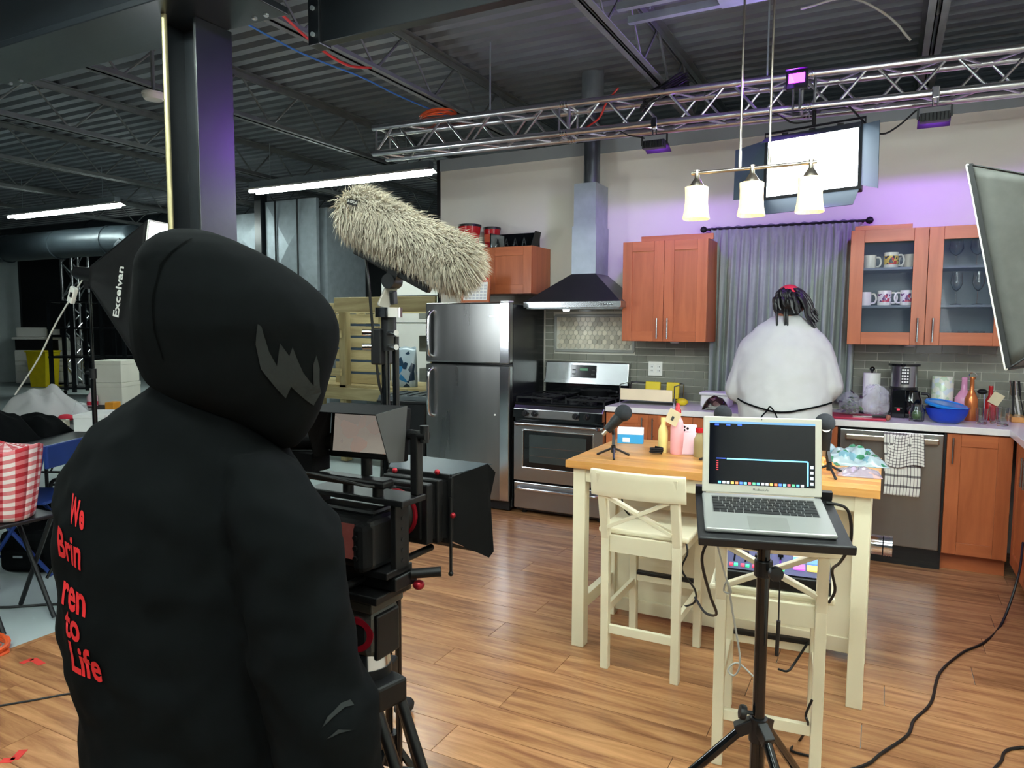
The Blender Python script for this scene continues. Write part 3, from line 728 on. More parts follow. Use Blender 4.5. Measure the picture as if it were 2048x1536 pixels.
for z in (1.655, 1.905): MB().b(0.848, 1.724, -0.345, -0.028, z, z + 0.016).build('shelf', mat('shelf_dark', (92, 104, 112), 0.3, vary=0.05), t)
t = thing('wall_cabinet', 'small cherry wall cabinet above the refrigerator', 'cabinet', (-1.98, -0.19, 1.79), group='cherry wall cabinets')
carcass(t, -2.40, -1.557, -0.37, -0.016, 1.79, 2.185)
shaker(t, -2.40, -1.98, 1.79, 2.185, -0.37, -2.01, (1.81, 1.94)); shaker(t, -1.98, -1.557, 1.79, 2.185, -0.37, -1.94, (1.81, 1.94))
for x, l in ((-0.40, 'small round under-cabinet puck lamp below the solid-door wall cabinet'), (1.21, 'small round under-cabinet puck lamp below the glass-door wall cabinet')):
    tag(MB().lathe([(0.035, ZB), (0.035, ZB - 0.012), (0.028, ZB - 0.016)], (x, -0.2, 0), 18).build('puck_lamp', 'white_plastic', None, smooth=True), l, 'lamp', 'under-cabinet lamps')

# items on the small cabinet above the fridge
def bucket(x, y, z, r, h, lab):
    t = thing('canister', lab, 'canister', (x, y, z), group='red canisters')
    MB().lathe([(r * 0.72, 0), (r * 0.76, 0.004), (r, h), (r * 0.95, h), (r * 0.7, 0.01)], (x, y, z), 22).build('body', 'red_gloss', t, smooth=True)
    MB().lathe([(r * 1.04, h - 0.012), (r * 1.04, h + 0.006), (r * 0.9, h + 0.01)], (x, y, z), 22).build('lid', 'black_plastic', t, smooth=True)
    MB().b(x - r * 0.5, x + r * 0.5, y - r * 0.95, y - r * 0.86, z + h * 0.35, z + h * 0.7).build('label_patch', mat('orange_label', (206, 92, 60), 0.6), t)
bucket(-2.21, -0.29, 2.187, 0.10, 0.205, 'larger red canister with black rim on the cabinet above the refrigerator')
bucket(-2.08, -0.12, 2.187, 0.076, 0.195, 'smaller red canister tucked behind the larger red canister')
t = thing('utensil_tray', 'black open tray with small steel brackets, leaning on the cabinet above the refrigerator', 'tray', (-1.80, -0.24, 2.187))
MB().b(-2.0, -1.585, -0.18, -0.17, 2.187, 2.315).b(-2.0, -1.99, -0.30, -0.18, 2.187, 2.315).build('back', 'black_gloss', t)
MB().b(-2.0, -1.585, -0.31, -0.18, 2.187, 2.195).build('floor_plate', 'black_gloss', t)
MB().slab([(-1.60, -0.31, 2.195), (-1.60, -0.18, 2.195), (-1.575, -0.18, 2.315), (-1.575, -0.29, 2.315)], 0.006).build('side_flap', 'black_plastic', t)
for k in range(4):
    x = -1.95 + k * 0.085
    MB().bar((x - 0.02, -0.25, 2.2), (x, -0.25, 2.27), 0.006, 0.006).bar((x + 0.02, -0.25, 2.2), (x, -0.25, 2.27), 0.006, 0.006).b(x - 0.014, x + 0.014, -0.253, -0.247, 2.225, 2.231).build('bracket', 'chrome', t)

# calendar in a wooden frame standing on the fridge
t = thing('framed_notice', 'notice sheet with red header in an orange-brown wooden frame on the refrigerator', 'picture frame', (-1.96, -0.62, 1.71), rot=(math.radians(-8), 0, math.radians(4)))
fm = MB()
for x0, x1, z0, z1 in ((-.13, .13, 0, .02), (-.13, .13, .205, .225), (-.13, -.11, .02, .205), (.11, .13, .02, .205)): fm.b(x0, x1, -.012, .012, z0, z1)
fm.build('frame', 'cherry_h', t, bevel=0.002)
MB().b(-.11, .11, -.004, .004, .02, .205).build('sheet', 'white_paper', t)
MB().b(-.11, .11, -.0052, -.0045, .172, .205).build('red_header', 'red_print', t)
for r in range(5):
    for k in range(6): MB().b(-.095 + k * .034, -.071 + k * .034, -.0052, -.0045, .03 + r * .026, .046 + r * .026).build('print_line', mat('print_grey', (196, 198, 204), 0.8), t)

# refrigerator
FX0, FX1, FY, FH = -2.404, -1.600, -0.694, 1.71
t = thing('refrigerator', 'stainless steel top-freezer refrigerator at the left end of the kitchen', 'refrigerator', (-2.0, -0.36, 0))
MB().b(FX0 + .01, FX1 - .004, FY + 0.07, -0.03, 0.03, FH - 0.012).build('body', 'fridge_side', t, bevel=0.006)
fd = MB().b(FX0, FX1, FY, FY + 0.066, 1.214, FH).build('freezer_door', 'stainless_v', t, bevel=0.012)
rd = MB().b(FX0, FX1, FY, FY + 0.066, 0.09, 1.200).build('fridge_door', 'stainless_v', t, bevel=0.012)
MB().tube([(FX0 + .07, FY, 1.26), (FX0 + .065, FY - .05, 1.29), (FX0 + .062, FY - .058, 1.42), (FX0 + .065, FY - .05, 1.60), (FX0 + .075, FY, 1.65)], 0.014, 10, 6).build('handle', 'chrome', fd, smooth=True)
MB().tube([(FX0 + .075, FY, 1.165), (FX0 + .065, FY - .05, 1.13), (FX0 + .062, FY - .058, 1.0), (FX0 + .065, FY - .05, 0.80), (FX0 + .075, FY, 0.755)], 0.014, 10, 6).build('handle', 'chrome', rd, smooth=True)
MB().b(FX1 - .19, FX1 - .115, FY - .002, FY, 1.592, 1.606).build('badge', 'chrome', fd)
ed = MB().b(FX1 - .085, FX1 - .004, FY - .004, FY, 1.22, FH - .005); ed.build('edge_trim', 'chrome', fd, bevel=0.002)
MB().b(FX1 - .085, FX1 - .004, FY - .004, FY, 0.10, 1.195).build('edge_trim', 'chrome', rd, bevel=0.002)
MB().cyl((FX1 - .13, FY - .003, 0.80), (FX1 - .13, FY, 0.80), 0.008, n=12).build('badge_dot', 'white_plastic', rd)
MB().b(FX0 + .02, FX1 - .02, FY + .05, FY + .09, 0.012, 0.085).build('toe_grille', 'black_plastic', t)
MB().b(FX1 - .09, FX1 - .01, FY + .01, FY + .09, FH, FH + .012).build('hinge_cover', 'white_plastic', t, bevel=0.003)
for x in (FX0 + .06, FX1 - .06):
    for y in (FY + .12, -0.1): MB().cyl((x, y, -0.0), (x, y, 0.03), 0.018, n=10).build('foot', 'black_plastic', t)

# gas range
SX0, SX1, SY = -1.562, -0.806, -0.66
t = thing('gas_range', 'stainless steel and black gas range under the hood', 'range', (-1.184, -0.35, 0))
MB().b(SX0, SX1, SY + 0.03, -0.03, 0.03, 0.90).build('body', 'black_gloss', t)
bg = MB().prism([(-0.10, 1.05), (-0.03, 1.05), (-0.03, 1.217), (-0.075, 1.217)], SX0, SX1, 'x').build('backguard', 'stainless', t, bevel=0.008)
MB().prism([(-0.112, 1.035), (-0.098, 1.035), (-0.096, 1.055), (-0.108, 1.06)], SX0, SX1, 'x').build('lower_lip', 'stainless', bg)
MB().slab([(-1.32, -0.0975, 1.085), (-1.09, -0.0975, 1.085), (-1.09, -0.0805, 1.19), (-1.32, -0.0805, 1.19)], 0.004).build('display', 'black_gloss', bg)
for k in range(4):
    for r in range(2):
        if k in (0, 3): MB().box((-1.29 + k * 0.058, -0.0975 + r * 0.006, 1.115 + r * 0.035), (0.03, 0.003, 0.01), (-0.16, 0, 0)).build('display_button', 'grey_print', bg)
MB().b(-1.235, -1.165, -0.0975, -0.088, 1.145, 1.165).build('display_clock', mat('lcd_green', (80, 100, 80), 0.4, emit=0.15, emit_rgb=(110, 190, 150)), bg)
MB().b(SX0, SX1, -0.075, -0.03, 0.90, 1.05).build('vent_riser', 'black_gloss', t)
MB().b(SX0 - .001, SX1 + .001, SY - 0.005, -0.075, 0.895, 0.917).build('cooktop', 'black_gloss', t, bevel=0.008)
def burner(x, y):
    MB().lathe([(0.05, 0.917), (0.05, 0.925), (0.036, 0.926), (0.036, 0.936), (0.01, 0.938)], (x, y, 0), 18).build('burner', 'iron', t, smooth=True)
for x in (-1.40, -0.97):
    for y in (-0.52, -0.23): burner(x, y)
burner(-1.184, -0.37)
for gx in (-1.40, -0.97):
    g = MB(); xa, xb = gx - 0.155, gx + 0.155; ya, yb = -0.64, -0.10; z = 0.952
    for y in (ya, (ya + yb) / 2, yb): g.bar((xa, y, z), (xb, y, z), 0.011, 0.013)
    for x in (xa, gx, xb): g.bar((x, ya, z), (x, yb, z), 0.011, 0.013)
    for y in (-0.52, -0.23):
        for a in range(4): g.bar((gx, y, z), (gx + 0.12 * math.cos(PI / 4 + a * PI / 2), y + 0.12 * math.sin(PI / 4 + a * PI / 2), z), 0.009, 0.012)
    for x in (xa, xb):
        for y in (ya, yb, (ya + yb) / 2): g.bar((x, y, 0.917), (x, y, z), 0.011, 0.011)
    g.build('grate', 'iron', t)
cp = MB().prism([(SY - 0.0, 0.895), (SY - 0.035, 0.865), (SY - 0.035, 0.795), (SY + 0.03, 0.795), (SY + 0.03, 0.895)], SX0, SX1, 'x').build('control_panel', 'stainless', t, bevel=0.005)
MB().b(SX0 + .0, SX0 + .10, SY - 0.037, SY - 0.034, 0.797, 0.862).b(SX1 - .19, SX1, SY - 0.037, SY - 0.034, 0.797, 0.862).build('dark_end', 'black_gloss', cp)
for x in (-1.45, -1.37, -1.02, -0.93):
    k = MB().cyl((x, SY - 0.036, 0.832), (x, SY - 0.052, 0.832), 0.026, 0.024, n=18).cyl((x, SY - 0.05, 0.832), (x, SY - 0.072, 0.832), 0.019, 0.017, n=16).b(x - 0.005, x + 0.005, SY - 0.078, SY - 0.07, 0.815, 0.849)
    k.build('knob', 'black_plastic', cp, smooth=True)
MB().b(SX0, SX1, SY, SY + 0.03, 0.762, 0.795).build('vent_slot', 'black_gloss', t)
dr = MB(); wx0, wx1, wz0, wz1 = SX0 + .085, SX1 - .085, 0.395, 0.69
for x0, x1, z0, z1 in ((SX0, wx0, .285, .755), (wx1, SX1, .285, .755), (wx0, wx1, .285, wz0), (wx0, wx1, wz1, .755)): dr.b(x0, x1, SY - 0.02, SY + 0.03, z0, z1)
od = dr.build('oven_door', 'stainless', t)
MB().b(wx0, wx1, SY - 0.016, SY - 0.008, wz0, wz1).build('window', 'black_gloss', od)
rim = MB()
for x0, x1, z0, z1 in ((wx0 - .012, wx1 + .012, wz0 - .012, wz0), (wx0 - .012, wx1 + .012, wz1, wz1 + .012), (wx0 - .012, wx0, wz0, wz1), (wx1, wx1 + .012, wz0, wz1)): rim.b(x0, x1, SY - 0.024, SY - 0.018, z0, z1)
rim.build('window_rim', 'chrome', od, bevel=0.003)
MB().b(wx0 + .05, wx1 - .05, SY - 0.0172, SY - 0.0163, wz0 + .04, wz1 - .03).build('inner_glass', mat('oven_glass', (52, 58, 58), 0.15, vary=0.15), od)
for z in (0.49, 0.56): MB().cyl((wx0 + .055, SY - 0.0175, z), (wx1 - .055, SY - 0.0175, z), 0.002, n=6).build('rack_line', 'chrome', od)
MB().tube([(SX0 + .03, SY - 0.02, 0.735), (SX0 + .035, SY - 0.062, 0.748), (SX0 + .1, SY - 0.07, 0.75), (SX1 - .1, SY - 0.07, 0.75), (SX1 - .035, SY - 0.062, 0.748), (SX1 - .03, SY - 0.02, 0.735)], 0.014, 10, 5).build('handle', 'stainless', od, smooth=True)
dw = MB().b(SX0, SX1, SY - 0.018, SY + 0.03, 0.055, 0.268).build('drawer', 'stainless', t, bevel=0.006)
MB().tube([(SX0 + .03, SY - 0.018, 0.215), (SX0 + .045, SY - 0.055, 0.225), (SX0 + .12, SY - 0.062, 0.226), (SX1 - .12, SY - 0.062, 0.226), (SX1 - .045, SY - 0.055, 0.225), (SX1 - .03, SY - 0.018, 0.215)], 0.013, 10, 5).build('handle', 'chrome', dw, smooth=True)
for x in (SX0 + .05, SX1 - .05): MB().cyl((x, SY + .08, 0.0), (x, SY + .08, 0.03), 0.02, n=10).build('foot', 'black_plastic', t)
t = thing('frying_pan', 'black frying pan on the rear right burner of the range', 'pan', (-1.0, -0.27, 0.96))
MB().lathe([(0.001, 0.960), (0.105, 0.960), (0.13, 1.002), (0.125, 1.002), (0.102, 0.966), (0.001, 0.966)], (-1.03, -0.25, 0), 28, closed=False).build('bowl', 'iron', t, smooth=True)
MB().tube([(-0.91, -0.30, 0.995), (-0.84, -0.36, 1.005), (-0.79, -0.42, 1.008)], 0.009, 8, 4).build('handle', 'black_plastic', t, smooth=True)

# range hood
t = thing('range_hood', 'stainless chimney range hood with sloped dark canopy above the range', 'range hood', (-1.155, -0.25, 1.67))
a = [(-1.565, -0.505), (-0.745, -0.505), (-0.745, -0.01), (-1.565, -0.01)]; b_ = [(-1.236, -0.30), (-1.028, -0.30), (-1.028, -0.01), (-1.236, -0.01)]
MB().add([(x, y, 1.716) for x, y in a] + [(x, y, 1.945) for x, y in b_], [(0, 1, 5, 4), (1, 2, 6, 5), (2, 3, 7, 6), (3, 0, 4, 7), (4, 5, 6, 7), (0, 3, 2, 1)]).build('canopy', mat('hood_canopy', (92, 92, 94), 0.34, 0.85, vary=0.06), t)
lp = MB().b(-1.57, -0.74, -0.51, -0.005, 1.668, 1.716).build('front_lip', 'stainless', t, bevel=0.002)
for k in range(5): MB().cyl((-0.895 + k * 0.021, -0.511, 1.692), (-0.895 + k * 0.021, -0.516, 1.692), 0.007, n=10).build('push_button', 'chrome', lp)
MB().b(-1.55, -0.76, -0.49, -0.02, 1.660, 1.668).build('filter', 'galvanised', t)
MB().b(-1.236, -1.028, -0.30, -0.01, 1.945, 2.33).build('lower_chimney', 'galvanised', t)
MB().b(-1.226, -1.038, -0.29, -0.01, 2.33, 2.67).build('upper_chimney', 'galvanised', t)
MB().lathe([(0.03, 1.66), (0.026, 1.645), (0.001, 1.643)], (-1.30, -0.25, 0), 14).build('lamp_lens', glow('hood_lamp', (230, 245, 255), 3.0), t)

# curtain and rod
t = thing('curtain', 'grey pleated curtain hanging between the wall cabinets', 'curtain', (0.36, -0.09, 1.0))
def cur(u, v):
    x = -0.165 + 1.03 * u; z = 2.285 - 1.30 * v
    a = 0.010 + 0.020 * min(1, v * 1.6)
    ph = 2 * PI * (15 * u + 0.45 * math.sin(5 * u + 1.2) + 0.25 * math.sin(9 * u) * v)
    y = -0.075 + a * math.sin(ph) + 0.006 * math.sin(2.3 * ph + 3 * v) + 0.01 * math.sin(7 * u + 2) * v
    if v < 0.045: y = -0.08 + 0.016 * math.sin(ph * 1.5) * (v / 0.045)
    return (x, y, z + 0.004 * math.sin(ph))
MB().grid(cur, 300, 26).build('cloth', 'curtain_cloth', t, smooth=True, solid=0.003, angle=80)
rd_ = MB().cyl((-0.20, -0.08, 2.272), (0.905, -0.08, 2.272), 0.009, n=10).build('rod', 'iron', t, smooth=True)
for x, s in ((-0.20, -1), (0.905, 1)): MB().lathe([(0.009, 0), (0.02, 0.008), (0.026, 0.024), (0.02, 0.042), (0.006, 0.05)], (x, -0.08, 2.272), 14, axis=(s, 0, 0)).build('finial', 'iron', t, smooth=True)
for x in (-0.185, 0.885): MB().bar((x, -0.08, 2.272), (x, 0.0, 2.272), 0.012, 0.012).build('bracket', 'iron', t)

# base cabinets, dishwasher, worktop
BY = -0.605
def base(x0, x1, doors, label, kick=True):
    t = thing('base_cabinet', label, 'cabinet', ((x0 + x1) / 2, -0.3, 0), group='cherry base cabinets')
    carcass(t, x0, x1, BY, -0.016, 0.105, 0.878)
    MB().b(x0, x1, BY + 0.055, BY + 0.07, 0.0, 0.105).build('toe_kick', 'cherry_h', t)
    for d in doors: shaker(t, d[0], d[1], 0.115, 0.872, BY, d[2], (0.69, 0.85), fw=d[3] if len(d) > 3 else 0.075)
    return t
base(-0.803, -0.143, [(-0.803, -0.473, -0.513), (-0.473, -0.143, -0.433)], 'cherry base cabinet between the range and the sink, two doors with bar handles')
base(-0.143, 0.809, [(-0.143, 0.333, 0.29), (0.333, 0.809, 0.373)], 'cherry sink base cabinet behind the cook in white')
base(1.427, 1.77, [(1.427, 1.77, 1.46)], 'narrow single-door cherry base cabinet right of the dishwasher')
t = thing('dishwasher', 'stainless steel dishwasher with a bar handle and dark toe panel', 'dishwasher', (1.118, -0.3, 0))
MB().b(0.815, 1.423, BY + .03, -0.02, 0.10, 0.872).build('tub', 'black_plastic', t)
dd = MB().b(0.822, 1.412, BY - 0.025, BY + .03, 0.125, 0.862).build('door', 'stainless_v', t, bevel=0.006)
MB().b(0.813, 1.425, BY + 0.0, BY + .03, 0.0, 0.122).build('toe_panel', 'black_gloss', t)
MB().b(1.413, 1.425, BY - 0.015, BY + .03, 0.11, 0.875).b(0.813, 0.821, BY - 0.015, BY + .03, 0.11, 0.875).build('side_gasket', 'black_plastic', t)
MB().b(0.858, 1.385, BY - 0.085, BY - 0.06, 0.80, 0.838).b(0.875, 0.90, BY - 0.065, BY - 0.02, 0.805, 0.832).b(1.345, 1.37, BY - 0.065, BY - 0.02, 0.805, 0.832).build('handle', 'nickel', dd, bevel=0.008)
# cabinets along the right wall
t = thing('base_cabinet', 'row end cherry base cabinet along the right wall, turned to face left', 'cabinet', (2.08, -1.1, 0), group='cherry base cabinets')
MB().b(1.80, 2.38, -1.62, -0.63, 0.105, 0.878).build('body', 'cherry', t)
MB().b(1.86, 1.875, -1.62, -0.60, 0, 0.105).build('toe_kick', 'cherry_h', t)
def side_door(t, y0, y1, hy):
    x = 1.80; fw = 0.075
    d = MB().b(x - 0.02, x, y0, y0 + fw, 0.115, 0.872).build('door', 'cherry', t, bevel=0.0015)
    MB().b(x - 0.02, x, y1 - fw, y1, 0.115, 0.872).build('stile', 'cherry', d, bevel=0.0015)
    MB().b(x - 0.0195, x, y0 + fw, y1 - fw, 0.115, 0.19).build('bottom_rail', 'cherry', d); MB().b(x - 0.0195, x, y0 + fw, y1 - fw, 0.797, 0.872).build('top_rail', 'cherry', d)
    MB().b(x - 0.011, x - 0.004, y0 + fw, y1 - fw, 0.19, 0.797).build('panel', 'cherry', d)
    MB().cyl((x - 0.05, hy, 0.66), (x - 0.05, hy, 0.82), 0.006, n=10).cyl((x - 0.02, hy, 0.68), (x - 0.05, hy, 0.68), 0.004, n=8).cyl((x - 0.02, hy, 0.80), (x - 0.05, hy, 0.80), 0.004, n=8).build('handle', 'stainless', d, smooth=True)
side_door(t, -1.12, -0.66, -1.08)
side_door(t, -1.59, -1.125, -1.16)
t = thing('base_cabinet', 'second cherry base cabinet along the right wall, nearest the photographer', 'cabinet', (2.08, -1.87, 0), group='cherry base cabinets')
MB().b(1.80, 2.38, -2.12, -1.625, 0.105, 0.878).build('body', 'cherry', t)
MB().b(1.86, 1.875, -2.12, -1.625, 0, 0.105).build('toe_kick', 'cherry_h', t)
side_door(t, -2.115, -1.63, -2.075)
w = MB().prism([(-0.803, -0.648), (1.745, -0.648), (1.745, -2.14), (2.395, -2.14), (2.395, -0.005), (-0.803, -0.005)], 0.879, 0.920, 'z').build('worktop', 'counter', None, bevel=0.003)
tag(w, 'pale quartz L-shaped worktop along the back and right walls', 'worktop')

# wall outlet
t = thing('wall_outlet', 'white double outlet plate on the grey tiles beside the range', 'outlet', (-0.602, -0.013, 1.12))
MB().b(-0.66, -0.544, -0.020, -0.013, 1.12, 1.235).build('plate', 'white_plastic', t, bevel=0.003)
for x in (-0.63, -0.574):
    MB().b(x - 0.018, x + 0.018, -0.023, -0.02, 1.145, 1.21).build('socket', 'white_paper', t, bevel=0.002)
    for z in (1.162, 1.193):
        MB().b(x - 0.007, x - 0.004, -0.0245, -0.0225, z - 0.006, z + 0.006).b(x + 0.004, x + 0.007, -0.0245, -0.0225, z - 0.006, z + 0.006).build('slot', 'black_plastic', t)

# dish towel on the dishwasher handle
check_cloth('towel_cloth', (226, 222, 214), (120, 112, 112), (60, 54, 58), 11, 'plaid')
t = thing('dish_towel', 'white dish towel with dark check hanging over the dishwasher handle', 'towel', (1.19, -0.70, 0.49))
def tow(u, v):
    x = 1.085 + 0.20 * u + 0.006 * math.sin(9 * v); wv = 0.004 * math.sin(u * 14 + v * 3)
    if v < 0.52: return (x + 0.012 * (0.52 - v), -0.70 + wv - 0.006, 0.47 + (v / 0.52) * 0.378)
    if v < 0.58: a = (v - 0.52) / 0.06 * PI; return (x, -0.681 - 0.025 * math.cos(a), 0.848 + 0.014 * math.sin(a))
    return (x, -0.657 + wv * 0.4, 0.848 - (v - 0.58) / 0.42 * 0.25)
MB().grid(tow, 24, 50).build('back_layer', 'towel_cloth', t, smooth=True, solid=0.004)
def tow2(u, v):
    return (1.115 + 0.185 * u + 0.012 * v - 0.03 * v * (1 - u), -0.712 + 0.006 * math.sin(u * 11 + 1) - 0.006 * v, 0.858 - 0.20 * v - 0.012 * math.sin(u * 6))
MB().grid(tow2, 22, 20).build('front_fold', 'towel_cloth', t, smooth=True, solid=0.004)

# ================================================================ ISLAND, STOOLS AND WHAT STANDS THERE
IX0, IX1, IY0, IY1 = -0.242, 1.072, -2.714, -1.936
t = thing('kitchen_island', 'cream kitchen island table with oiled butcher-block top', 'kitchen island', (0.415, -2.32, 0))
for k in range(9):
    d = (IY1 - IY0) / 9
    MB().b(IX0, IX1, IY0 + k * d, IY0 + (k + 1) * d - 0.0008, 0.866, 0.90).build('stave', 'butcher', t, bevel=0.0012)
for x in (IX0 + 0.03, IX1 - 0.09):
    MB().b(x, x + 0.06, IY0 + 0.025, IY0 + 0.085, 0, 0.866).build('leg', 'cream_paint', t, bevel=0.003)
    MB().b(x, x + 0.06, -2.25, -2.19, 0, 0.866).build('leg', 'cream_paint', t, bevel=0.003)
    MB().b(x, x + 0.06, IY1 + .02 - .06 + 0.02, IY1 - 0.005, 0, 0.866).build('leg', 'cream_paint', t, bevel=0.003)
    MB().b(x + 0.012, x + 0.048, IY0 + 0.085, -2.25, 0.17, 0.23).build('side_stretcher', 'cream_paint', t, bevel=0.002)
    MB().b(x + 0.012, x + 0.048, IY0 + 0.085, IY1 - 0.04, 0.79, 0.866).build('apron', 'cream_paint', t)
MB().b(IX0 + 0.09, IX1 - 0.09, IY0 + 0.034, IY0 + 0.054, 0.80, 0.866).build('apron', 'cream_paint', t)
MB().b(IX0 + 0.09, IX1 - 0.09, -2.225, -2.207, 0.09, 0.866).build('back_panel', 'cream_paint', t)
MB().b(IX0 + 0.09, IX1 - 0.09, -2.235, -2.205, 0.03, 0.10).build('plinth_rail', 'cream_paint', t, bevel=0.002)
for z in (0.13, 0.45): MB().b(IX0 + 0.09, IX1 - 0.03, -2.205, IY1 - .02, z, z + 0.022).build('shelf', 'cream_paint', t)

def make_stool(label, loc, rz):
    t = thing('bar_stool', label, 'stool', loc, rotz=rz, group='cream bar stools')
    for s in (-1, 1):
        x = s * 0.158
        MB().bar((x, -0.205, 0), (x, -0.215, 0.60), 0.036, 0.036).bar((x, -0.215, 0.60), (x, -0.29, 0.905), 0.036, 0.036).build('rear_leg', 'cream_paint', t, bevel=0.003)
        MB().bar((x, 0.20, 0), (x, 0.19, 0.60), 0.036, 0.036).build('front_leg', 'cream_paint', t, bevel=0.003)
        MB().bar((x, -0.19, 0.27), (x, 0.18, 0.27), 0.02, 0.036).build('side_rung', 'cream_paint', t, bevel=0.002)
        MB().bar((x, -0.2, 0.58), (x, 0.18, 0.58), 0.018, 0.07).build('side_apron', 'cream_paint', t)
    MB().bar((-0.14, -0.208, 0.185), (0.14, -0.208, 0.185), 0.02, 0.038).build('rear_rung', 'cream_paint', t, bevel=0.002)
    MB().bar((-0.14, 0.195, 0.295), (0.14, 0.195, 0.295), 0.022, 0.034).build('front_rung', 'cream_paint', t, bevel=0.002)
    MB().bar((-0.15, 0.195, 0.318), (0.15, 0.195, 0.318), 0.03, 0.018).build('footrest_strip', 'black_plastic', t, bevel=0.004, label='black footrest strip')
    MB().bar((-0.14, -0.212, 0.575), (0.14, -0.212, 0.575), 0.02, 0.075).build('rear_apron', 'cream_paint', t, bevel=0.002)
    MB().bar((-0.14, 0.19, 0.575), (0.14, 0.19, 0.575), 0.02, 0.075).build('front_apron', 'cream_paint', t, bevel=0.002)
    MB().b(-0.20, 0.20, -0.20, 0.225, 0.613, 0.638).build('seat', 'cream_paint', t, bevel=0.008)
    def rail(u, v): x = -0.205 + 0.41 * u; return (x, -0.268 - 0.02 * v + 0.028 * (1 - (2 * u - 1) ** 2) * -1 + 0.0, 0.80 + 0.115 * v)
    MB().grid(rail, 14, 4).build('top_rail', 'cream_paint', t, smooth=True, solid=0.02, bevel=0.003)
    for s in (-1, 1): MB().bar((-s * 0.14, -0.235, 0.655), (s * 0.14, -0.272, 0.80), 0.016, 0.03, up=(0, 1, 0)).build('cross_slat', 'cream_paint', t, bevel=0.002)
    return t
make_stool('cream bar stool with cross back, standing empty at the left of the island', (0.165, -2.617, 0), 0)
make_stool('cream bar stool with cross back carrying the audio mixer, behind the laptop stand', (0.735, -3.085, 0), math.radians(6))

# audio mixer on the second stool
t = thing('audio_mixer', 'dark audio mixer with glowing pads and faders on the bar stool', 'audio mixer', (0.743, -3.14, 0.639), rotz=math.radians(6))
mat('mixer_top', (70, 78, 104), 0.4, vary=0.08)
def mz(y): return 0.05 + (y + 0.13) / 0.26 * 0.075
MB().prism([(-0.13, 0.0), (-0.13, 0.048), (0.13, 0.122), (0.13, 0.0)], -0.185, 0.185, 'x').build('case', 'black_plastic', t, bevel=0.004)
MB().slab([(-0.18, -0.12, mz(-.12)), (0.18, -0.12, mz(-.12)), (0.18, 0.125, mz(.125)), (-0.18, 0.125, mz(.125))], 0.002).build('top_plate', 'mixer_top', t)
def on_top(x, y, w, h, m, name, th=0.006):
    a = math.atan2(0.075, 0.26); MB().box((x, y, mz(y) + th / 2 + 0.001), (w, h, th), (a, 0, 0)).build(name, m, t)
on_top(-0.09, 0.09, 0.11, 0.05, glow('mixer_screen', (130, 180, 230), 1.2), 'screen', 0.004)
padc = [(255, 110, 100), (255, 150, 130), (255, 180, 140), (110, 220, 120), (90, 190, 230), (80, 120, 235), (200, 90, 220), (255, 215, 90)]
for k in range(8): on_top(0.085 + (k % 2) * 0.045, 0.04 - (k // 2) * 0.038, 0.038, 0.03, glow('pad_%d' % k, padc[k], 0.9), 'sound_pad')
on_top(0.03, 0.085, 0.04, 0.022, glow('record_key', (90, 220, 130), 1.0), 'record_key')
for k in range(6):
    x = -0.165 + k * 0.038
    on_top(x, -0.03, 0.006, 0.10, 'black_gloss', 'fader_slot', 0.002)
    on_top(x, -0.045 + 0.05 * ((k * 37) % 10) / 10, 0.018, 0.012, 'black_plastic', 'fader_cap', 0.012)
    on_top(x - 0.008, -0.10, 0.012, 0.012, glow('key_red', (255, 60, 80), 0.9), 'mute_key')
    on_top(x + 0.008, -0.10, 0.012, 0.012, glow('key_green', (60, 230, 130), 0.9), 'solo_key')
for k in range(4):
    x = -0.16 + k * 0.045 if k < 2 else 0.06 + (k - 1) * 0.04
    y = 0.045 if k < 2 else 0.095
    MB().cyl((x, y, mz(y)), (x, y - 0.004, mz(y) + 0.018), 0.009, n=12).build('knob', 'black_plastic', t, smooth=True)

# microphones on small desk tripods
def make_mic(label, ball, foot, direction, logo=False):
    """ball: centre of the foam; foot: point on the table below the swivel; direction: unit vector from ball back along the body"""
    t = thing('table_microphone', label, 'microphone', tuple(foot), group='table microphones')
    B, Fp, D = Vector(ball), Vector(foot), Vector(direction).normalized()
    MB().ell(B, (0.041, 0.041, 0.041), n=20, m=12).build('foam_cap', 'foam', t, smooth=True)
    q0, q1 = B + D * 0.022, B + D * 0.115
    bd = MB().cyl(q0, q0 + D * 0.045, 0.028, 0.027, n=18).cyl(q0 + D * 0.045, q1, 0.024, 0.021, n=18).build('body', 'black_plastic', t, smooth=True)
    MB().cyl(q1, q1 + D * 0.03, 0.010, n=12).build('plug', 'nickel', bd, smooth=True)
    c = (q0 + D * 0.055); top = Vector((Fp.x, Fp.y, Fp.z + 0.055))
    MB().bar(c, Vector((c.x, c.y, c.z)) * 0.5 + top * 0.5 + Vector((0.0, 0.012, 0)), 0.012, 0.02).bar(c * 0.5 + top * 0.5 + Vector((0, 0.012, 0)), top, 0.014, 0.02).build('swivel_mount', 'black_plastic', t)
    MB().cyl(top, (Fp.x, Fp.y, Fp.z + 0.022), 0.011, n=12).build('stem', 'black_plastic', t, smooth=True)
    for k in range(3):
        a = -1.2 + k * 2 * PI / 3
        e = Vector((Fp.x + 0.085 * math.cos(a), Fp.y + 0.085 * math.sin(a), Fp.z + 0.005))
        MB().tube([(Fp.x, Fp.y, Fp.z + 0.045), e], 0.0055, 8).ell(e, 0.0065, n=8, m=6).build('leg', 'black_plastic', t, smooth=True)
    if logo:
        n_ = Vector((0.25, -0.95, 0.2)).normalized()
        MB().cyl(q0 + n_ * 0.024, q0 + n_ * 0.0295, 0.019, n=18).build('round_badge', 'white_plastic', bd)
        MB().cyl(q0 + n_ * 0.0292, q0 + n_ * 0.030, 0.008, n=12).build('badge_mark', 'red_print', bd)
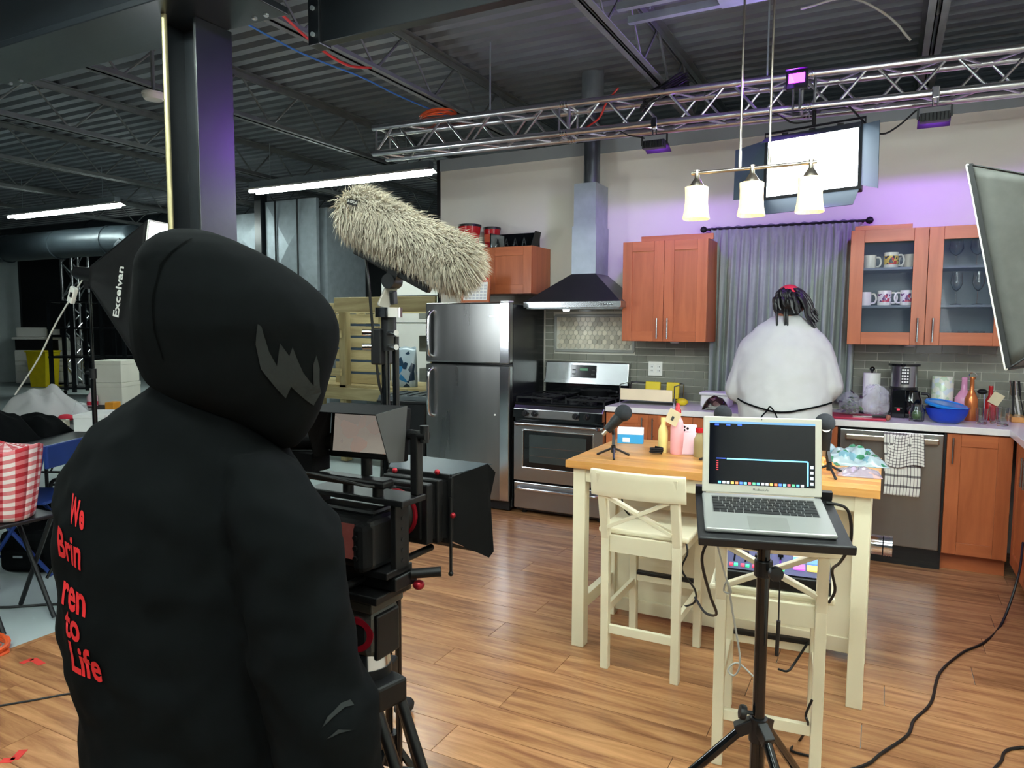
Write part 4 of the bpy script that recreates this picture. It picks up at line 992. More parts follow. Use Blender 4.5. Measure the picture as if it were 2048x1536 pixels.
make_mic('microphone with dark foam cap on the left corner of the island, tilted upward', (-0.035, -2.500, 1.111), (-0.072, -2.53, 0.9), (-0.62, -0.25, -0.74))
make_mic('microphone with dark foam cap rising behind the laptop screen', (0.415, -2.420, 1.125), (0.40, -2.43, 0.9), (-0.2, 0.25, -0.9))
make_mic('microphone with dark foam cap and round white badge, right of the laptop screen', (0.852, -2.500, 1.122), (0.875, -2.50, 0.9), (0.02, 0.1, -1), logo=True)

# things on the island
t = thing('tissue_box', 'small blue and white cardboard box on the island', 'box', (-0.13, -2.09, 0.9), rotz=math.radians(14))
MB().b(-0.068, 0.068, -0.03, 0.03, 0.0, 0.058).build('carton', mat('carton_blue', (52, 150, 206), 0.55, vary=0.08), t, bevel=0.002)
MB().b(-0.0685, 0.0685, -0.0305, 0.0305, 0.048, 0.082).build('white_flap', 'white_paper', t, bevel=0.002)
MB().b(-0.04, -0.002, -0.032, -0.0305, 0.008, 0.032).build('barcode_patch', 'white_paper', t)
t = thing('squeeze_bottle', 'pale yellow plastic bottle on the island', 'bottle', (0.105, -2.30, 0.9))
MB().lathe([(0.022, 0.9), (0.024, 0.904), (0.024, 1.01), (0.018, 1.03), (0.012, 1.04), (0.012, 1.055), (0.001, 1.056)], (0.105, -2.30, 0), 20).build('body', mat('yellow_bottle', (236, 216, 140), 0.35), t, smooth=True)
MB().cyl((0.105, -2.30, 1.055), (0.105, -2.30, 1.075), 0.013, n=16).build('cap', 'yellow_bottle', t, smooth=True)
t = thing('tagged_bottle', 'pink plastic bottle with red cap and paper tag on the island', 'bottle', (0.175, -2.30, 0.9))
MB().lathe([(0.03, 0.9), (0.033, 0.905), (0.033, 1.03), (0.026, 1.065), (0.014, 1.085), (0.014, 1.10)], (0.175, -2.30, 0), 22).build('body', mat('pink_bottle', (240, 170, 176), 0.35), t, smooth=True)
MB().lathe([(0.017, 1.09), (0.017, 1.115), (0.012, 1.125), (0.008, 1.15), (0.001, 1.152)], (0.175, -2.30, 0), 18).build('cap', 'red_gloss', t, smooth=True)
tg = MB().box((0.165, -2.345, 1.085), (0.062, 0.002, 0.075), (0.15, 0.45, 0)).build('paper_tag', mat('kraft_tag', (222, 206, 170), 0.8), t)
MB().box((0.163, -2.348, 1.08), (0.012, 0.002, 0.022), (0.15, 0.45, 0)).build('tag_drawing', 'grey_print', tg)
t = thing('smartphone', 'pink smartphone standing upright beside the bottles', 'phone', (0.235, -2.30, 0.9), rot=(math.radians(-8), 0, math.radians(18)))
MB().b(-0.036, 0.036, -0.005, 0.005, 0, 0.148).build('shell', mat('phone_pink', (232, 190, 200), 0.3), t, bevel=0.004)
pc = MB().b(-0.032, 0.0, -0.008, -0.005, 0.112, 0.144).build('camera_bump', 'phone_pink', t, bevel=0.003)
for x, z in ((-0.024, 0.136), (-0.008, 0.128), (-0.024, 0.12)): MB().cyl((x, -0.0075, z), (x, -0.0095, z), 0.006, n=14).build('lens', 'black_gloss', pc)
t = thing('spice_bottle', 'small glass bottle with red cap right of the smartphone', 'bottle', (0.29, -2.33, 0.9))
MB().lathe([(0.024, 0.9), (0.026, 0.904), (0.026, 0.985), (0.016, 1.005), (0.014, 1.02)], (0.29, -2.33, 0), 20).build('body', mat('amber_fill', (150, 132, 90), 0.3), t, smooth=True)
MB().cyl((0.29, -2.33, 1.018), (0.29, -2.33, 1.04), 0.018, n=16).build('cap', 'red_gloss', t, smooth=True)
tag(MB().tube([(0.085 + 0.03 * math.cos(k * 0.9) * (1 + 0.2 * math.sin(k)), -2.36 + 0.018 * math.sin(k * 0.9), 0.906 + 0.0012 * k) for k in range(24)], 0.0045, 6, 3).build('cable_bundle', 'cable_black', None, smooth=True), 'small bundled black cable on the island in front of the yellow bottle', 'cable')
# plastic food bags on the right of the island
def crumple(c, s, rz, amp, name, m, label, cat='bag', n=22, seed=1, z0=0.9):
    rnd = random.Random(seed); ph = [rnd.uniform(0, 6.28) for _ in range(8)]
    def f(u, v):
        x, y = (u - .5) * s[0], (v - .5) * s[1]; e = max(0, 1 - (2 * abs(u - .5)) ** 3) * max(0, 1 - (2 * abs(v - .5)) ** 3)
        z = e * (s[2] + amp * (math.sin(11 * u + ph[0]) * math.sin(9 * v + ph[1]) + 0.7 * math.sin(23 * u + 7 * v + ph[2]) + 0.5 * math.sin(17 * v - 13 * u + ph[3])))
        return (c[0] + x * math.cos(rz) - y * math.sin(rz), c[1] + x * math.sin(rz) + y * math.cos(rz), z0 + 0.003 + max(0.0, z))
    g = MB().grid(f, n, n)
    uv = g.uv; g.add([(p.x, p.y, z0 + 0.001) for p in g.v[:]], []); k = (n + 1)
    g.uv = None
    bd = [i for i in range(k)] + [j * k + n for j in range(1, k)] + [n * k + i for i in range(n - 1, -1, -1)] + [j * k for j in range(n - 1, 0, -1)]
    g.f += [tuple(b + k * k for b in bd)] + [(bd[i], bd[(i + 1) % len(bd)], bd[(i + 1) % len(bd)] + k * k, bd[i] + k * k) for i in range(len(bd))]
    used = sorted({i for f_ in g.f for i in f_}); mp_ = {o: i for i, o in enumerate(used)}
    g.v = [g.v[i] for i in used]; g.f = [tuple(mp_[i] for i in f_) for f_ in g.f]
    o = g.build(name, m, None, smooth=True, angle=60)
    return tag(o, label, cat) if label else o
def print_film(name, base, c1, c2, scale=9):
    m = mat(name, base, 0.18, vary=0.1)
    N, L, b = nodes_of(m)
    tc = N.new('ShaderNodeTexCoord'); vo = N.new('ShaderNodeTexVoronoi'); vo.inputs['Scale'].default_value = scale
    L.new(tc.outputs['Object'], vo.inputs['Vector'])
    cr = N.new('ShaderNodeValToRGB'); cr.color_ramp.interpolation = 'CONSTANT'
    cr.color_ramp.elements[0].color = lin(base); cr.color_ramp.elements[1].position = 0.66; cr.color_ramp.elements[1].color = lin(c1)
    e = cr.color_ramp.elements.new(0.85); e.color = lin(c2)
    sx = N.new('ShaderNodeSeparateColor'); L.new(vo.outputs['Color'], sx.inputs[0]); L.new(sx.outputs[0], cr.inputs['Fac']); L.new(cr.outputs['Color'], b.inputs['Base Color'])
    return m
print_film('bag_white_print', (134, 148, 152), (96, 130, 142), (50, 104, 76), 34)
print_film('bag_blue_print', (140, 128, 136), (52, 66, 130), (170, 140, 134), 26)
mat('bag_orange', (222, 130, 60), 0.25, vary=0.2, scale=20)
crumple((0.93, -2.12, 0), (0.32, 0.24, 0.055), 0.15, 0.020, 'food_bag', 'bag_white_print', 'shiny white and green food bag on the right of the island', seed=3)
crumple((0.80, -2.33, 0), (0.20, 0.08, 0.035), 0.1, 0.010, 'food_bag', 'bag_orange', 'orange snack bag on the island between the white and blue bags', seed=5)
crumple((0.985, -2.40, 0), (0.17, 0.18, 0.020), 0.1, 0.006, 'food_bag', 'bag_blue_print', 'flat blue printed food packet at the right edge of the island', seed=8)
t = thing('metal_can', 'silver screw-top canister lying on the island shelf, poking out at the right', 'canister', (1.0, -2.1, 0.473))
MB().lathe([(0.045, 0), (0.045, 0.10), (0.04, 0.105)], (0.99, -2.10, 0.52), 22, axis=(1, 0, 0)).build('body', 'chrome', t, smooth=True)
lid = MB()
for k in range(4): lid.cyl((1.095 + k * 0.01, -2.10, 0.52), (1.101 + k * 0.01, -2.10, 0.52), 0.047, n=24)
lid.cyl((1.095, -2.10, 0.52), (1.13, -2.10, 0.52), 0.044, n=24)
lid.build('ribbed_lid', 'chrome', t, smooth=True)

# ---- laptop on a tripod tray stand
RZ, RX = math.radians(15), math.radians(11.5)
t = thing('laptop_stand', 'black tripod stand with a tilted tray holding the laptop', 'tripod stand', (0.80, -3.80, 0))
Mt = Matrix.Translation((0.660, -3.955, 0.984)) @ Euler((RX, 0, RZ)).to_matrix().to_4x4()
MB().b(0, 0.375, 0, 0.30, -0.012, -0.004).xf(Mt).build('tray', 'black_plastic', t, bevel=0.003)
MB().b(0, 0.375, -0.012, 0.0, -0.014, 0.010).xf(Mt).build('tray_lip', 'black_plastic', t, bevel=0.004)
for x0_, x1_ in ((0.0, 0.03), (0.33, 0.375)): MB().b(x0_, x1_, 0.285, 0.30, -0.004, 0.02).xf(Mt).build('rear_stop', 'black_plastic', t)
PXC, PYC = 0.80, -3.80
MB().cyl((PXC, PYC, 0.42), (PXC, PYC, 1.005), 0.0165, n=18).build('pole', 'black_gloss', t, smooth=True)
MB().cyl((PXC, PYC, 0.86), (PXC, PYC, 0.905), 0.024, n=16).build('tilt_clamp', 'black_plastic', t, bevel=0.003)
MB().b(PXC - 0.055, PXC - 0.012, PYC - 0.012, PYC + 0.012, 0.93, 0.97).build('tilt_lever', 'black_plastic', t, bevel=0.003)
MB().lathe([(0.004, 0), (0.019, 0.004), (0.021, 0.012), (0.019, 0.02), (0.004, 0.024)], (PXC + 0.03, PYC - 0.03, 0.885), 9, axis=(0.5, -0.8, 0)).cyl((PXC, PYC, 0.885), (PXC + 0.035, PYC - 0.04, 0.885), 0.006, n=8).build('clamp_knob', 'black_plastic', t, smooth=True)
MB().lathe([(0.004, 0), (0.019, 0.004), (0.021, 0.012), (0.019, 0.02), (0.004, 0.024)], (PXC - 0.028, PYC - 0.012, 0.475), 9, axis=(-0.9, -0.3, 0.2)).cyl((PXC, PYC, 0.475), (PXC - 0.03, PYC - 0.012, 0.478), 0.006, n=8).build('collar_knob', 'black_plastic', t, smooth=True)
MB().cyl((PXC, PYC, 0.40), (PXC, PYC, 0.465), 0.024, n=18).build('leg_hub', 'black_plastic', t, smooth=True)
MB().cyl((PXC, PYC, 0.12), (PXC, PYC, 0.42), 0.020, n=16).build('lower_tube', 'black_gloss', t, smooth=True)
MB().cyl((PXC, PYC, 0.20), (PXC, PYC, 0.235), 0.026, n=16).build('strut_collar', 'black_plastic', t, smooth=True)
for a in (math.radians(-165), math.radians(-52), math.radians(70)):
    ca, sa = math.cos(a), math.sin(a)
    lg = MB().tube([(PXC + 0.03 * ca, PYC + 0.03 * sa, 0.44), (PXC + 0.42 * ca, PYC + 0.42 * sa, 0.015)], 0.013, 10).build('leg', 'black_gloss', t, smooth=True)
    MB().box((PXC + 0.035 * ca, PYC + 0.035 * sa, 0.435), (0.05, 0.03, 0.034), (0, 0.5, a)).build('leg_joint', 'black_plastic', lg, bevel=0.003)
    MB().ell((PXC + 0.42 * ca, PYC + 0.42 * sa, 0.016), 0.017, n=10, m=8).build('rubber_foot', 'black_matte', lg, smooth=True)
    MB().bar((PXC + 0.025 * ca, PYC + 0.025 * sa, 0.217), (PXC + 0.235 * ca, PYC + 0.235 * sa, 0.217), 0.012, 0.005).build('strut', 'black_gloss', t)
tag(MB().tube([(PXC + 0.045, PYC - 0.025, 0.86), (PXC + 0.046, PYC - 0.025, 0.75)], 0.002, 5).tube([(PXC + 0.046, PYC - 0.025, 0.755), (PXC + 0.044, PYC - 0.025, 0.66)], 0.0055, 6).build('hanging_strap', 'black_plastic', None), 'short black strap hanging from the stand clamp knob', 'strap')

t = thing('laptop', 'silver laptop open on the tray, dark editing screen with blue bar', 'laptop', tuple(Mt @ Vector((0.018, 0.045, -0.003))), rot=(RX, 0, RZ))
MB().b(0, 0.325, 0, 0.227, 0, 0.012).build('base', 'silver_base', t, bevel=0.005)
MB().b(0.112, 0.213, 0.008, 0.084, 0.0119, 0.0125).build('trackpad', 'trackpad', t)
MB().b(0.024, 0.301, 0.099, 0.207, 0.0117, 0.0122).build('key_well', mat('key_well', (120, 120, 118), 0.4), t)
for r in range(6):
    y0 = 0.101 + r * 0.0178; hh = 0.0150 if r < 5 else 0.009
    if r == 0: ws = [1, 1, 1, 1.25, 5.2, 1.25, 1, 1, 1, 1]
    elif r == 1: ws = [2.3] + [1] * 10 + [2.3]
    elif r == 2: ws = [1.8] + [1] * 11 + [1.8]
    elif r == 3: ws = [1.5] + [1] * 12 + [1.0]
    elif r == 4: ws = [1] * 13 + [1.5]
    else: ws = [1] * 14
    u = 0.274 / sum(ws); x = 0.0255
    for k, w_ in enumerate(ws):
        MB().b(x + 0.0012, x + u * w_ - 0.0012, y0, y0 + hh, 0.0121, 0.0136).build('key', 'key_black', t); x += u * w_
LM = Matrix.Translation((0, 0.224, 0.012)) @ Euler((math.radians(-22), 0, 0)).to_matrix().to_4x4()
ld = MB().b(0, 0.325, -0.006, 0.001, 0.002, 0.222).xf(LM).build('lid', 'silver_shell', t, bevel=0.004)
scr = mat('laptop_screen', (10, 12, 18), 0.06, vary=0.3, scale=25, emit=0.12, emit_rgb=(14, 18, 30))
MB().b(0.018, 0.307, -0.0068, -0.006, 0.026, 0.208).xf(LM).build('screen', 'laptop_screen', ld)
def on_screen(x0, x1, z0, z1, c, s, name):
    MB().b(0.018 + x0 * 0.289, 0.018 + x1 * 0.289, -0.0074, -0.0069, 0.026 + z0 * 0.182, 0.026 + z1 * 0.182).xf(LM).build(name, glow('scr_%02x%02x%02x_%d' % (c + (int(s * 10),)), c, s), ld)
on_screen(0.0, 1.0, 0.965, 1.0, (90, 130, 170), 0.5, 'menu_bar')
on_screen(0.17, 0.93, 0.395, 0.415, (110, 200, 240), 0.9, 'window_edge')
on_screen(0.925, 0.94, 0.03, 0.40, (110, 200, 240), 0.9, 'window_edge')
on_screen(0.07, 0.16, 0.40, 0.415, (60, 90, 200), 0.6, 'window_tab')
for k in range(5): on_screen(0.07, 0.09, 0.36 - k * 0.035, 0.375 - k * 0.035, (190, 50, 60), 0.4, 'list_mark')
for k in range(4): on_screen(0.955, 0.985, 0.30 - k * 0.085, 0.345 - k * 0.085, (190, 210, 225), 0.5, 'desktop_icon')
dc = [(90, 170, 240), (210, 220, 230), (240, 120, 80), (120, 200, 240), (90, 200, 130), (230, 230, 240), (250, 190, 90), (80, 120, 230), (220, 90, 100)]
for k in range(20): on_screen(0.09 + k * 0.041, 0.118 + k * 0.041, 0.012, 0.05, dc[(k * 5) % 9], 0.6, 'dock_icon')
for k in range(3): on_screen(0.05 + k * 0.11, 0.09 + k * 0.11, 0.93, 0.955, (40, 80, 210), 0.7, 'window_tab')
MB().cyl((0.1625, -0.0064, 0.2155), (0.1625, -0.0069, 0.2155), 0.0016, n=10).xf(LM).build('webcam', 'key_black', ld)
lettering('screen_lettering', 'MacBook Air', 0.0085, LM @ Matrix.Translation((0.1625, -0.0064, 0.0145)) @ Euler((PI / 2, 0, 0)).to_matrix().to_4x4(), 'grey_print', ld, extrude=0.0002)

# ---- cables round the island and the stand
CB = 'black cables around the stools'
cable('cable', 'black cable looping down from the empty stool seat to its rung', [(0.028, -2.720, 0.834), (0.015, -2.600, 0.667), (0.097, -2.550, 0.606), (0.165, -2.520, 0.615)], 0.0045, 'cable_black')
cable('cable', 'black cable falling right of the empty stool and curling at the panel', [(0.330, -2.750, 0.631), (0.354, -2.780, 0.567), (0.332, -2.780, 0.487), (0.383, -2.750, 0.398), (0.369, -2.700, 0.322), (0.303, -2.660, 0.273)], 0.0045, 'cable_black')
cable('cable', 'black cable hanging from the left edge of the laptop tray', [(0.639, -3.720, 0.922), (0.615, -3.700, 0.846), (0.621, -3.600, 0.707), (0.622, -3.500, 0.611), (0.565, -3.400, 0.569), (0.508, -3.300, 0.576)], 0.0045, 'cable_black')
cable('cable', 'thin pale cable hanging from the tray with two small loops', [(0.659, -3.740, 0.934), (0.686, -3.720, 0.819), (0.704, -3.720, 0.771), (0.682, -3.710, 0.768), (0.693, -3.720, 0.798), (0.708, -3.700, 0.698), (0.728, -3.680, 0.560), (0.713, -3.670, 0.506), (0.693, -3.670, 0.517), (0.718, -3.660, 0.540), (0.768, -3.660, 0.507)], 0.0028, 'cable_grey')
cable('cable', 'black cable dropping from the laptop over the right edge of the tray', [(0.936, -3.620, 1.037), (0.984, -3.600, 1.025), (1.000, -3.580, 0.979), (0.999, -3.560, 0.909), (0.973, -3.500, 0.836), (0.948, -3.400, 0.778), (0.956, -3.350, 0.700), (0.938, -3.300, 0.638)], 0.0045, 'cable_black')
cable('cable', 'black cable curving along the floor between the rear stool legs', [(0.853, -2.900, 0.331), (0.808, -2.920, 0.245), (0.786, -2.950, 0.219), (0.751, -2.950, 0.219)], 0.0045, 'cable_black')
cable('cable', 'black cable hanging beside the right leg of the mixer stool', [(0.899, -3.300, 0.300), (0.882, -3.300, 0.244), (0.888, -3.280, 0.201), (0.846, -3.033, 0.005), (0.824, -3.116, 0.005), (0.888, -3.123, 0.005)], 0.0045, 'cable_black')
cable('floor_cable', 'long black cable snaking over the wooden floor at the right', [(1.775, -1.088, 0.358), (1.74, -1.25, 0.22), (1.66, -1.42, 0.012), (1.548, -1.735, 0.006), (1.446, -1.911, 0.006), (1.339, -2.188, 0.006), (1.290, -2.500, 0.006), (1.224, -2.682, 0.006), (1.199, -2.811, 0.006), (1.116, -2.980, 0.006), (1.040, -3.122, 0.006), (0.80, -3.35, 0.006), (0.62, -3.6, 0.006)], 0.006, 'cable_black', sm=8)
cable('floor_cable', 'short run of black cable in the lower right corner of the floor', [(1.95, -2.55, 0.006), (1.560, -2.711, 0.006), (1.483, -2.853, 0.006), (1.42, -2.98, 0.006), (1.3, -3.1, 0.006)], 0.0055, 'cable_black')

# ================================================================ COUNTER AND CABINET ITEMS
CT = 0.9205
t = thing('dish_rack', 'pale dish tray with wire ends and yellow packets beside the range', 'tray', (-0.55, -0.28, CT))
MB().b(-0.76, -0.33, -0.42, -0.14, CT + 0.025, CT + 0.032).build('base_sheet', mat('dark_tray', (70, 74, 76), 0.4), t)
MB().b(-0.76, -0.35, -0.425, -0.415, CT + 0.032, CT + 0.12).build('front_board', mat('birch', (232, 214, 176), 0.5, vary=0.06), t, bevel=0.002)
for x in (-0.765, -0.335): MB().tube([(x, -0.42, CT), (x, -0.42, CT + 0.15), (x, -0.14, CT + 0.15), (x, -0.14, CT)], 0.005, 8).build('wire_end', 'chrome', t, smooth=True)
MB().tube([(-0.765, -0.14, CT + 0.15), (-0.335, -0.14, CT + 0.15)], 0.005, 8).build('rear_wire', 'chrome', t, smooth=True)
for x, w_, l in ((-0.56, 0.12, 'yellow packet standing at the left in the dish tray'), (-0.40, 0.10, 'yellow packet standing at the right in the dish tray')):
    tag(MB().box((x, -0.22, CT + 0.10), (w_, 0.03, 0.13), (-0.15, 0, 0)).build('yellow_packet', 'yellow_plastic', None, bevel=0.006), l, 'packet', 'yellow packets')
tag(MB().ell((-0.30, -0.33, CT + 0.028), (0.05, 0.03, 0.028), n=14, m=8).build('sponge_packet', 'yellow_plastic', None, smooth=True), 'small yellow packet on the worktop right of the dish tray', 'packet')
t = thing('food_container', 'white plastic tub with lid on the worktop left of the cook', 'container', (-0.06, -0.25, CT))
MB().b(-0.16, 0.05, -0.33, -0.15, CT, CT + 0.09).build('tub', 'white_plastic', t, bevel=0.012)
MB().b(-0.17, 0.06, -0.34, -0.14, CT + 0.09, CT + 0.11).build('lid', 'white_plastic', t, bevel=0.006)
print_film('choc_wrap', (52, 34, 30), (110, 84, 74), (30, 24, 22), 30)
crumple((-0.02, -0.46, 0), (0.19, 0.14, 0.09), 0.2, 0.006, 'snack_bag', 'choc_wrap', 'dark brown snack bag on the worktop beside the cook', seed=11, z0=CT)
t = thing('paper_towel_holder', 'white paper towel roll on a holder with black ball top', 'paper towel', (0.99, -0.16, CT))
MB().cyl((0.99, -0.16, CT), (0.99, -0.16, CT + 0.012), 0.075, n=24).build('base', 'black_plastic', t, smooth=True)
MB().cyl((0.99, -0.16, CT + 0.012), (0.99, -0.16, CT + 0.285), 0.055, n=24).build('paper_roll', 'white_paper', t, smooth=True)
MB().cyl((0.99, -0.16, CT + 0.28), (0.99, -0.16, CT + 0.30), 0.006, n=8).ell((0.99, -0.16, CT + 0.312), 0.018, n=14, m=10).build('ball_top', 'black_gloss', t, smooth=True)
t = thing('cutting_board', 'red cutting board on the worktop right of the cook', 'cutting board', (0.92, -0.46, CT))
MB().b(0.72, 1.09, -0.60, -0.34, CT, CT + 0.014).build('board', mat('board_red', (176, 36, 66), 0.4), t, bevel=0.004)
t = thing('kitchen_knife', 'small kitchen knife with black handle on the red cutting board', 'knife', (1.0, -0.54, CT + 0.015))
MB().box((0.95, -0.55, CT + 0.02), (0.12, 0.022, 0.004), (0, 0, 0.15)).build('blade', 'chrome', t)
MB().box((1.055, -0.535, CT + 0.024), (0.10, 0.022, 0.016), (0, 0, 0.15)).build('handle', 'black_plastic', t, bevel=0.004)
def bag_blob(name, c, r, m, label, seed):
    g = MB().ell(c, r, n=36, m=24); rnd = random.Random(seed); ph = [rnd.uniform(0, 6) for _ in range(4)]
    g.v = [Vector(c) + (p - Vector(c)) * (1 + 0.16 * math.sin(51 * p.x + ph[0]) * math.sin(47 * p.z + ph[1]) + 0.12 * math.sin(67 * p.y + 43 * p.z + ph[2]) + 0.08 * rnd.uniform(-1, 1)) for p in g.v]
    zmin = c[2] - r[2]; g.v = [Vector((p.x, p.y, max(p.z, zmin * 1.0 + r[2] * 0.12))) for p in g.v]
    return tag(g.build(name, m, None, smooth=True, angle=25), label, 'bag')
bag_blob('plastic_bag', (1.02, -0.36, CT + 0.104), (0.085, 0.07, 0.10), 'film', 'crumpled clear plastic bag on the cutting board', 4)
t = thing('salad_bag', 'clear bag of mixed green and purple salad leaves on the cutting board', 'bag', (0.865, -0.40, CT + 0.014))
leafm = [mat('leaf_green', (74, 108, 52), 0.5, vary=0.3), mat('leaf_purple', (76, 60, 86), 0.5, vary=0.3)]
lv = [MB(), MB()]; rnd = random.Random(5)
for k in range(70):
    c = Vector((0.865 + rnd.gauss(0, 0.028), -0.42 + rnd.gauss(0, 0.035), CT + 0.03 + abs(rnd.gauss(0, 0.045)))); a = rnd.uniform(0, 6.28); e = rnd.uniform(-0.8, 0.8)
    d = Vector((math.cos(a), math.sin(a), e)) * 0.022; s_ = Vector((-math.sin(a), math.cos(a), 0.3)) * 0.011
    lv[k % 2].slab([c - d, c + s_, c + d, c - s_], 0.001)
for k in range(2): lv[k].build('salad_leaves', leafm[k], t, kind='stuff')
g = MB().ell((0.865, -0.42, CT + 0.085), (0.07, 0.075, 0.085), n=22, m=14); g.v = [Vector((p.x, p.y, max(p.z, CT + 0.016))) for p in g.v]
g.build('bag_film', mat('bag_film', (225, 230, 235), 0.15, alpha=0.2), t, smooth=True)
tag(MB().ell((1.10, -0.55, CT + 0.02), (0.016, 0.016, 0.02), n=12, m=8).build('garlic_clove', 'skin', None, smooth=True), 'small pinkish garlic bulb at the right end of the cutting board', 'garlic')
# coffee maker
t = thing('coffee_maker', 'black drip coffee maker with steel water tank and glass carafe', 'coffee maker', (1.19, -0.25, CT))
MB().b(1.10, 1.28, -0.34, -0.14, CT, CT + 0.03).build('base', 'black_plastic', t, bevel=0.008)
MB().b(1.115, 1.20, -0.36, -0.30, CT + 0.0, CT + 0.19).build('control_column', 'black_gloss', t, bevel=0.006)
MB().b(1.11, 1.27, -0.22, -0.14, CT + 0.03, CT + 0.20).build('rear_body', 'black_plastic', t, bevel=0.006)
MB().cyl((1.185, -0.25, CT + 0.20), (1.185, -0.25, CT + 0.345), 0.080, n=26).build('tank', 'stainless', t, smooth=True)
MB().cyl((1.185, -0.25, CT + 0.185), (1.185, -0.25, CT + 0.205), 0.084, n=26).build('tank_ring', 'black_plastic', t, smooth=True)
MB().cyl((1.185, -0.25, CT + 0.345), (1.185, -0.25, CT + 0.36), 0.098, n=26).build('lid', 'black_gloss', t, smooth=True)
kp = MB().b(1.165, 1.215, -0.336, -0.325, CT + 0.225, CT + 0.335).build('keypad', 'black_plastic', t)
for r in range(5):
    for k in range(3): MB().b(1.17 + k * 0.015, 1.18 + k * 0.015, -0.3385, -0.336, CT + 0.235 + r * 0.02, CT + 0.246 + r * 0.02).build('key', 'white_plastic', kp)
MB().lathe([(0.05, CT + 0.032), (0.066, CT + 0.06), (0.066, CT + 0.12), (0.048, CT + 0.165), (0.05, CT + 0.18)], (1.235, -0.29, 0), 22).build('carafe', 'black_gloss', t, smooth=True)
MB().tube([(1.29, -0.30, CT + 0.165), (1.335, -0.31, CT + 0.155), (1.335, -0.31, CT + 0.07), (1.30, -0.30, CT + 0.05)], 0.009, 8, 5).build('carafe_handle', 'black_plastic', t, smooth=True)
MB().b(1.135, 1.18, -0.363, -0.36, CT + 0.065, CT + 0.071).build('badge', 'chrome', t); MB().b(1.15, 1.166, -0.364, -0.36, CT + 0.052, CT + 0.062).build('power_light', glow('power_red', (255, 40, 60), 1.0), t)
print_film('roll_print', (232, 232, 222), (214, 222, 232), (196, 214, 190), 34)
t = thing('paper_roll', 'printed kitchen paper roll standing behind the blue bowl', 'paper towel', (1.42, -0.13, CT))
MB().lathe([(0.018, CT + 0.275), (0.062, CT + 0.275), (0.066, CT + 0.27), (0.066, CT + 0.004), (0.06, CT)], (1.42, -0.13, 0), 26).build('roll', 'roll_print', t, smooth=True)
MB().cyl((1.42, -0.13, CT + 0.2745), (1.42, -0.13, CT + 0.276), 0.019, n=14).build('core', mat('card_core', (160, 130, 96), 0.8), t)
t = thing('mixing_bowl', 'round blue plastic bowl with tilted lighter blue lid on the worktop', 'bowl', (1.43, -0.45, CT))
MB().lathe([(0.001, CT), (0.07, CT), (0.095, CT + 0.02), (0.115, CT + 0.06), (0.122, CT + 0.095), (0.128, CT + 0.098), (0.118, CT + 0.094), (0.09, CT + 0.024), (0.001, CT + 0.008)], (1.43, -0.45, 0), 32, closed=False).build('bowl', 'blue_plastic', t, smooth=True)
lm = Matrix.Translation((1.425, -0.45, CT + 0.115)) @ Euler((0.1, 0.16, 0)).to_matrix().to_4x4()
MB().lathe([(0.122, -0.010), (0.124, 0.0), (0.118, 0.008), (0.10, 0.010), (0.095, 0.005), (0.001, 0.005)], (0, 0, 0), 32).xf(lm).build('lid', 'blue_lid', t, smooth=True)
t = thing('glass_jar', 'clear glass jar with green herbs left of the blue bowl', 'jar', (1.262, -0.47, CT))
MB().lathe([(0.001, CT), (0.042, CT), (0.045, CT + 0.01), (0.045, CT + 0.075), (0.034, CT + 0.092), (0.036, CT + 0.11), (0.033, CT + 0.11), (0.03, CT + 0.092), (0.041, CT + 0.073), (0.041, CT + 0.01), (0.001, CT + 0.005)], (1.262, -0.47, 0), 24, closed=False).build('jar', 'glass', t, smooth=True)
MB().ell((1.262, -0.47, CT + 0.04), (0.03, 0.03, 0.03), n=10, m=7).build('herbs', 'leaf_green', t)
def bottle(name, x, y, h, r, m, label, capm=None, neck=0.3):
    t = thing(name, label, 'bottle', (x, y, CT))
    MB().lathe([(r * .9, CT), (r, CT + .008), (r, CT + h * (.55 - neck * .2)), (r * .75, CT + h * .58), (r * .36, CT + h * .70), (r * .32, CT + h * .93), (r * .36, CT + h * .97), (r * .3, CT + h)], (x, y, 0), 24).build('body', m, t, smooth=True)
    if capm: MB().lathe([(r * .4, CT + h * .95), (r * .4, CT + h), (r * .2, CT + h * 1.03)], (x, y, 0), 16).build('stopper', capm, t, smooth=True)
    return t
bottle('pink_bottle', 1.542, -0.16, 0.275, 0.052, 'pink_glass', 'pink bottle with speckles and long neck behind the blue bowl')
tb = bottle('copper_bottle', 1.575, -0.27, 0.285, 0.038, 'copper_glass', 'copper coloured bottle with wire stopper right of the blue bowl')
MB().tube([(1.56, -0.27, CT + 0.275), (1.555, -0.29, CT + 0.30), (1.575, -0.295, CT + 0.315), (1.595, -0.29, CT + 0.30), (1.59, -0.27, CT + 0.275)], 0.003, 6, 4).build('wire_stopper', 'chrome', tb, smooth=True)
tb = bottle('red_bottle', 1.69, -0.17, 0.225, 0.038, 'red_gloss', 'red glass bottle with a paper tag behind the drinking glasses')
MB().box((1.715, -0.225, CT + 0.145), (0.065, 0.002, 0.078), (0.1, 0.5, 0)).build('paper_tag', 'kraft_tag', tb)
def tumbler(x, y, r, h, label, z=CT, grp='clear drinking glasses'):
    o = MB().lathe([(0.001, z), (r * .82, z), (r, z + h), (r * .94, z + h), (r * .76, z + .014), (0.001, z + .012)], (x, y, 0), 22, closed=False).build('drinking_glass', 'glass', None, smooth=True)
    return tag(o, label, 'glass', grp)
tumbler(1.62, -0.44, 0.036, 0.10, 'clear tumbler on the worktop, right of the blue bowl')
tumbler(1.725, -0.475, 0.040, 0.115, 'clear tumbler on the worktop, nearest the counter corner')
tumbler(1.70, -0.36, 0.036, 0.11, 'clear tumbler on the worktop, behind the other two tumblers')
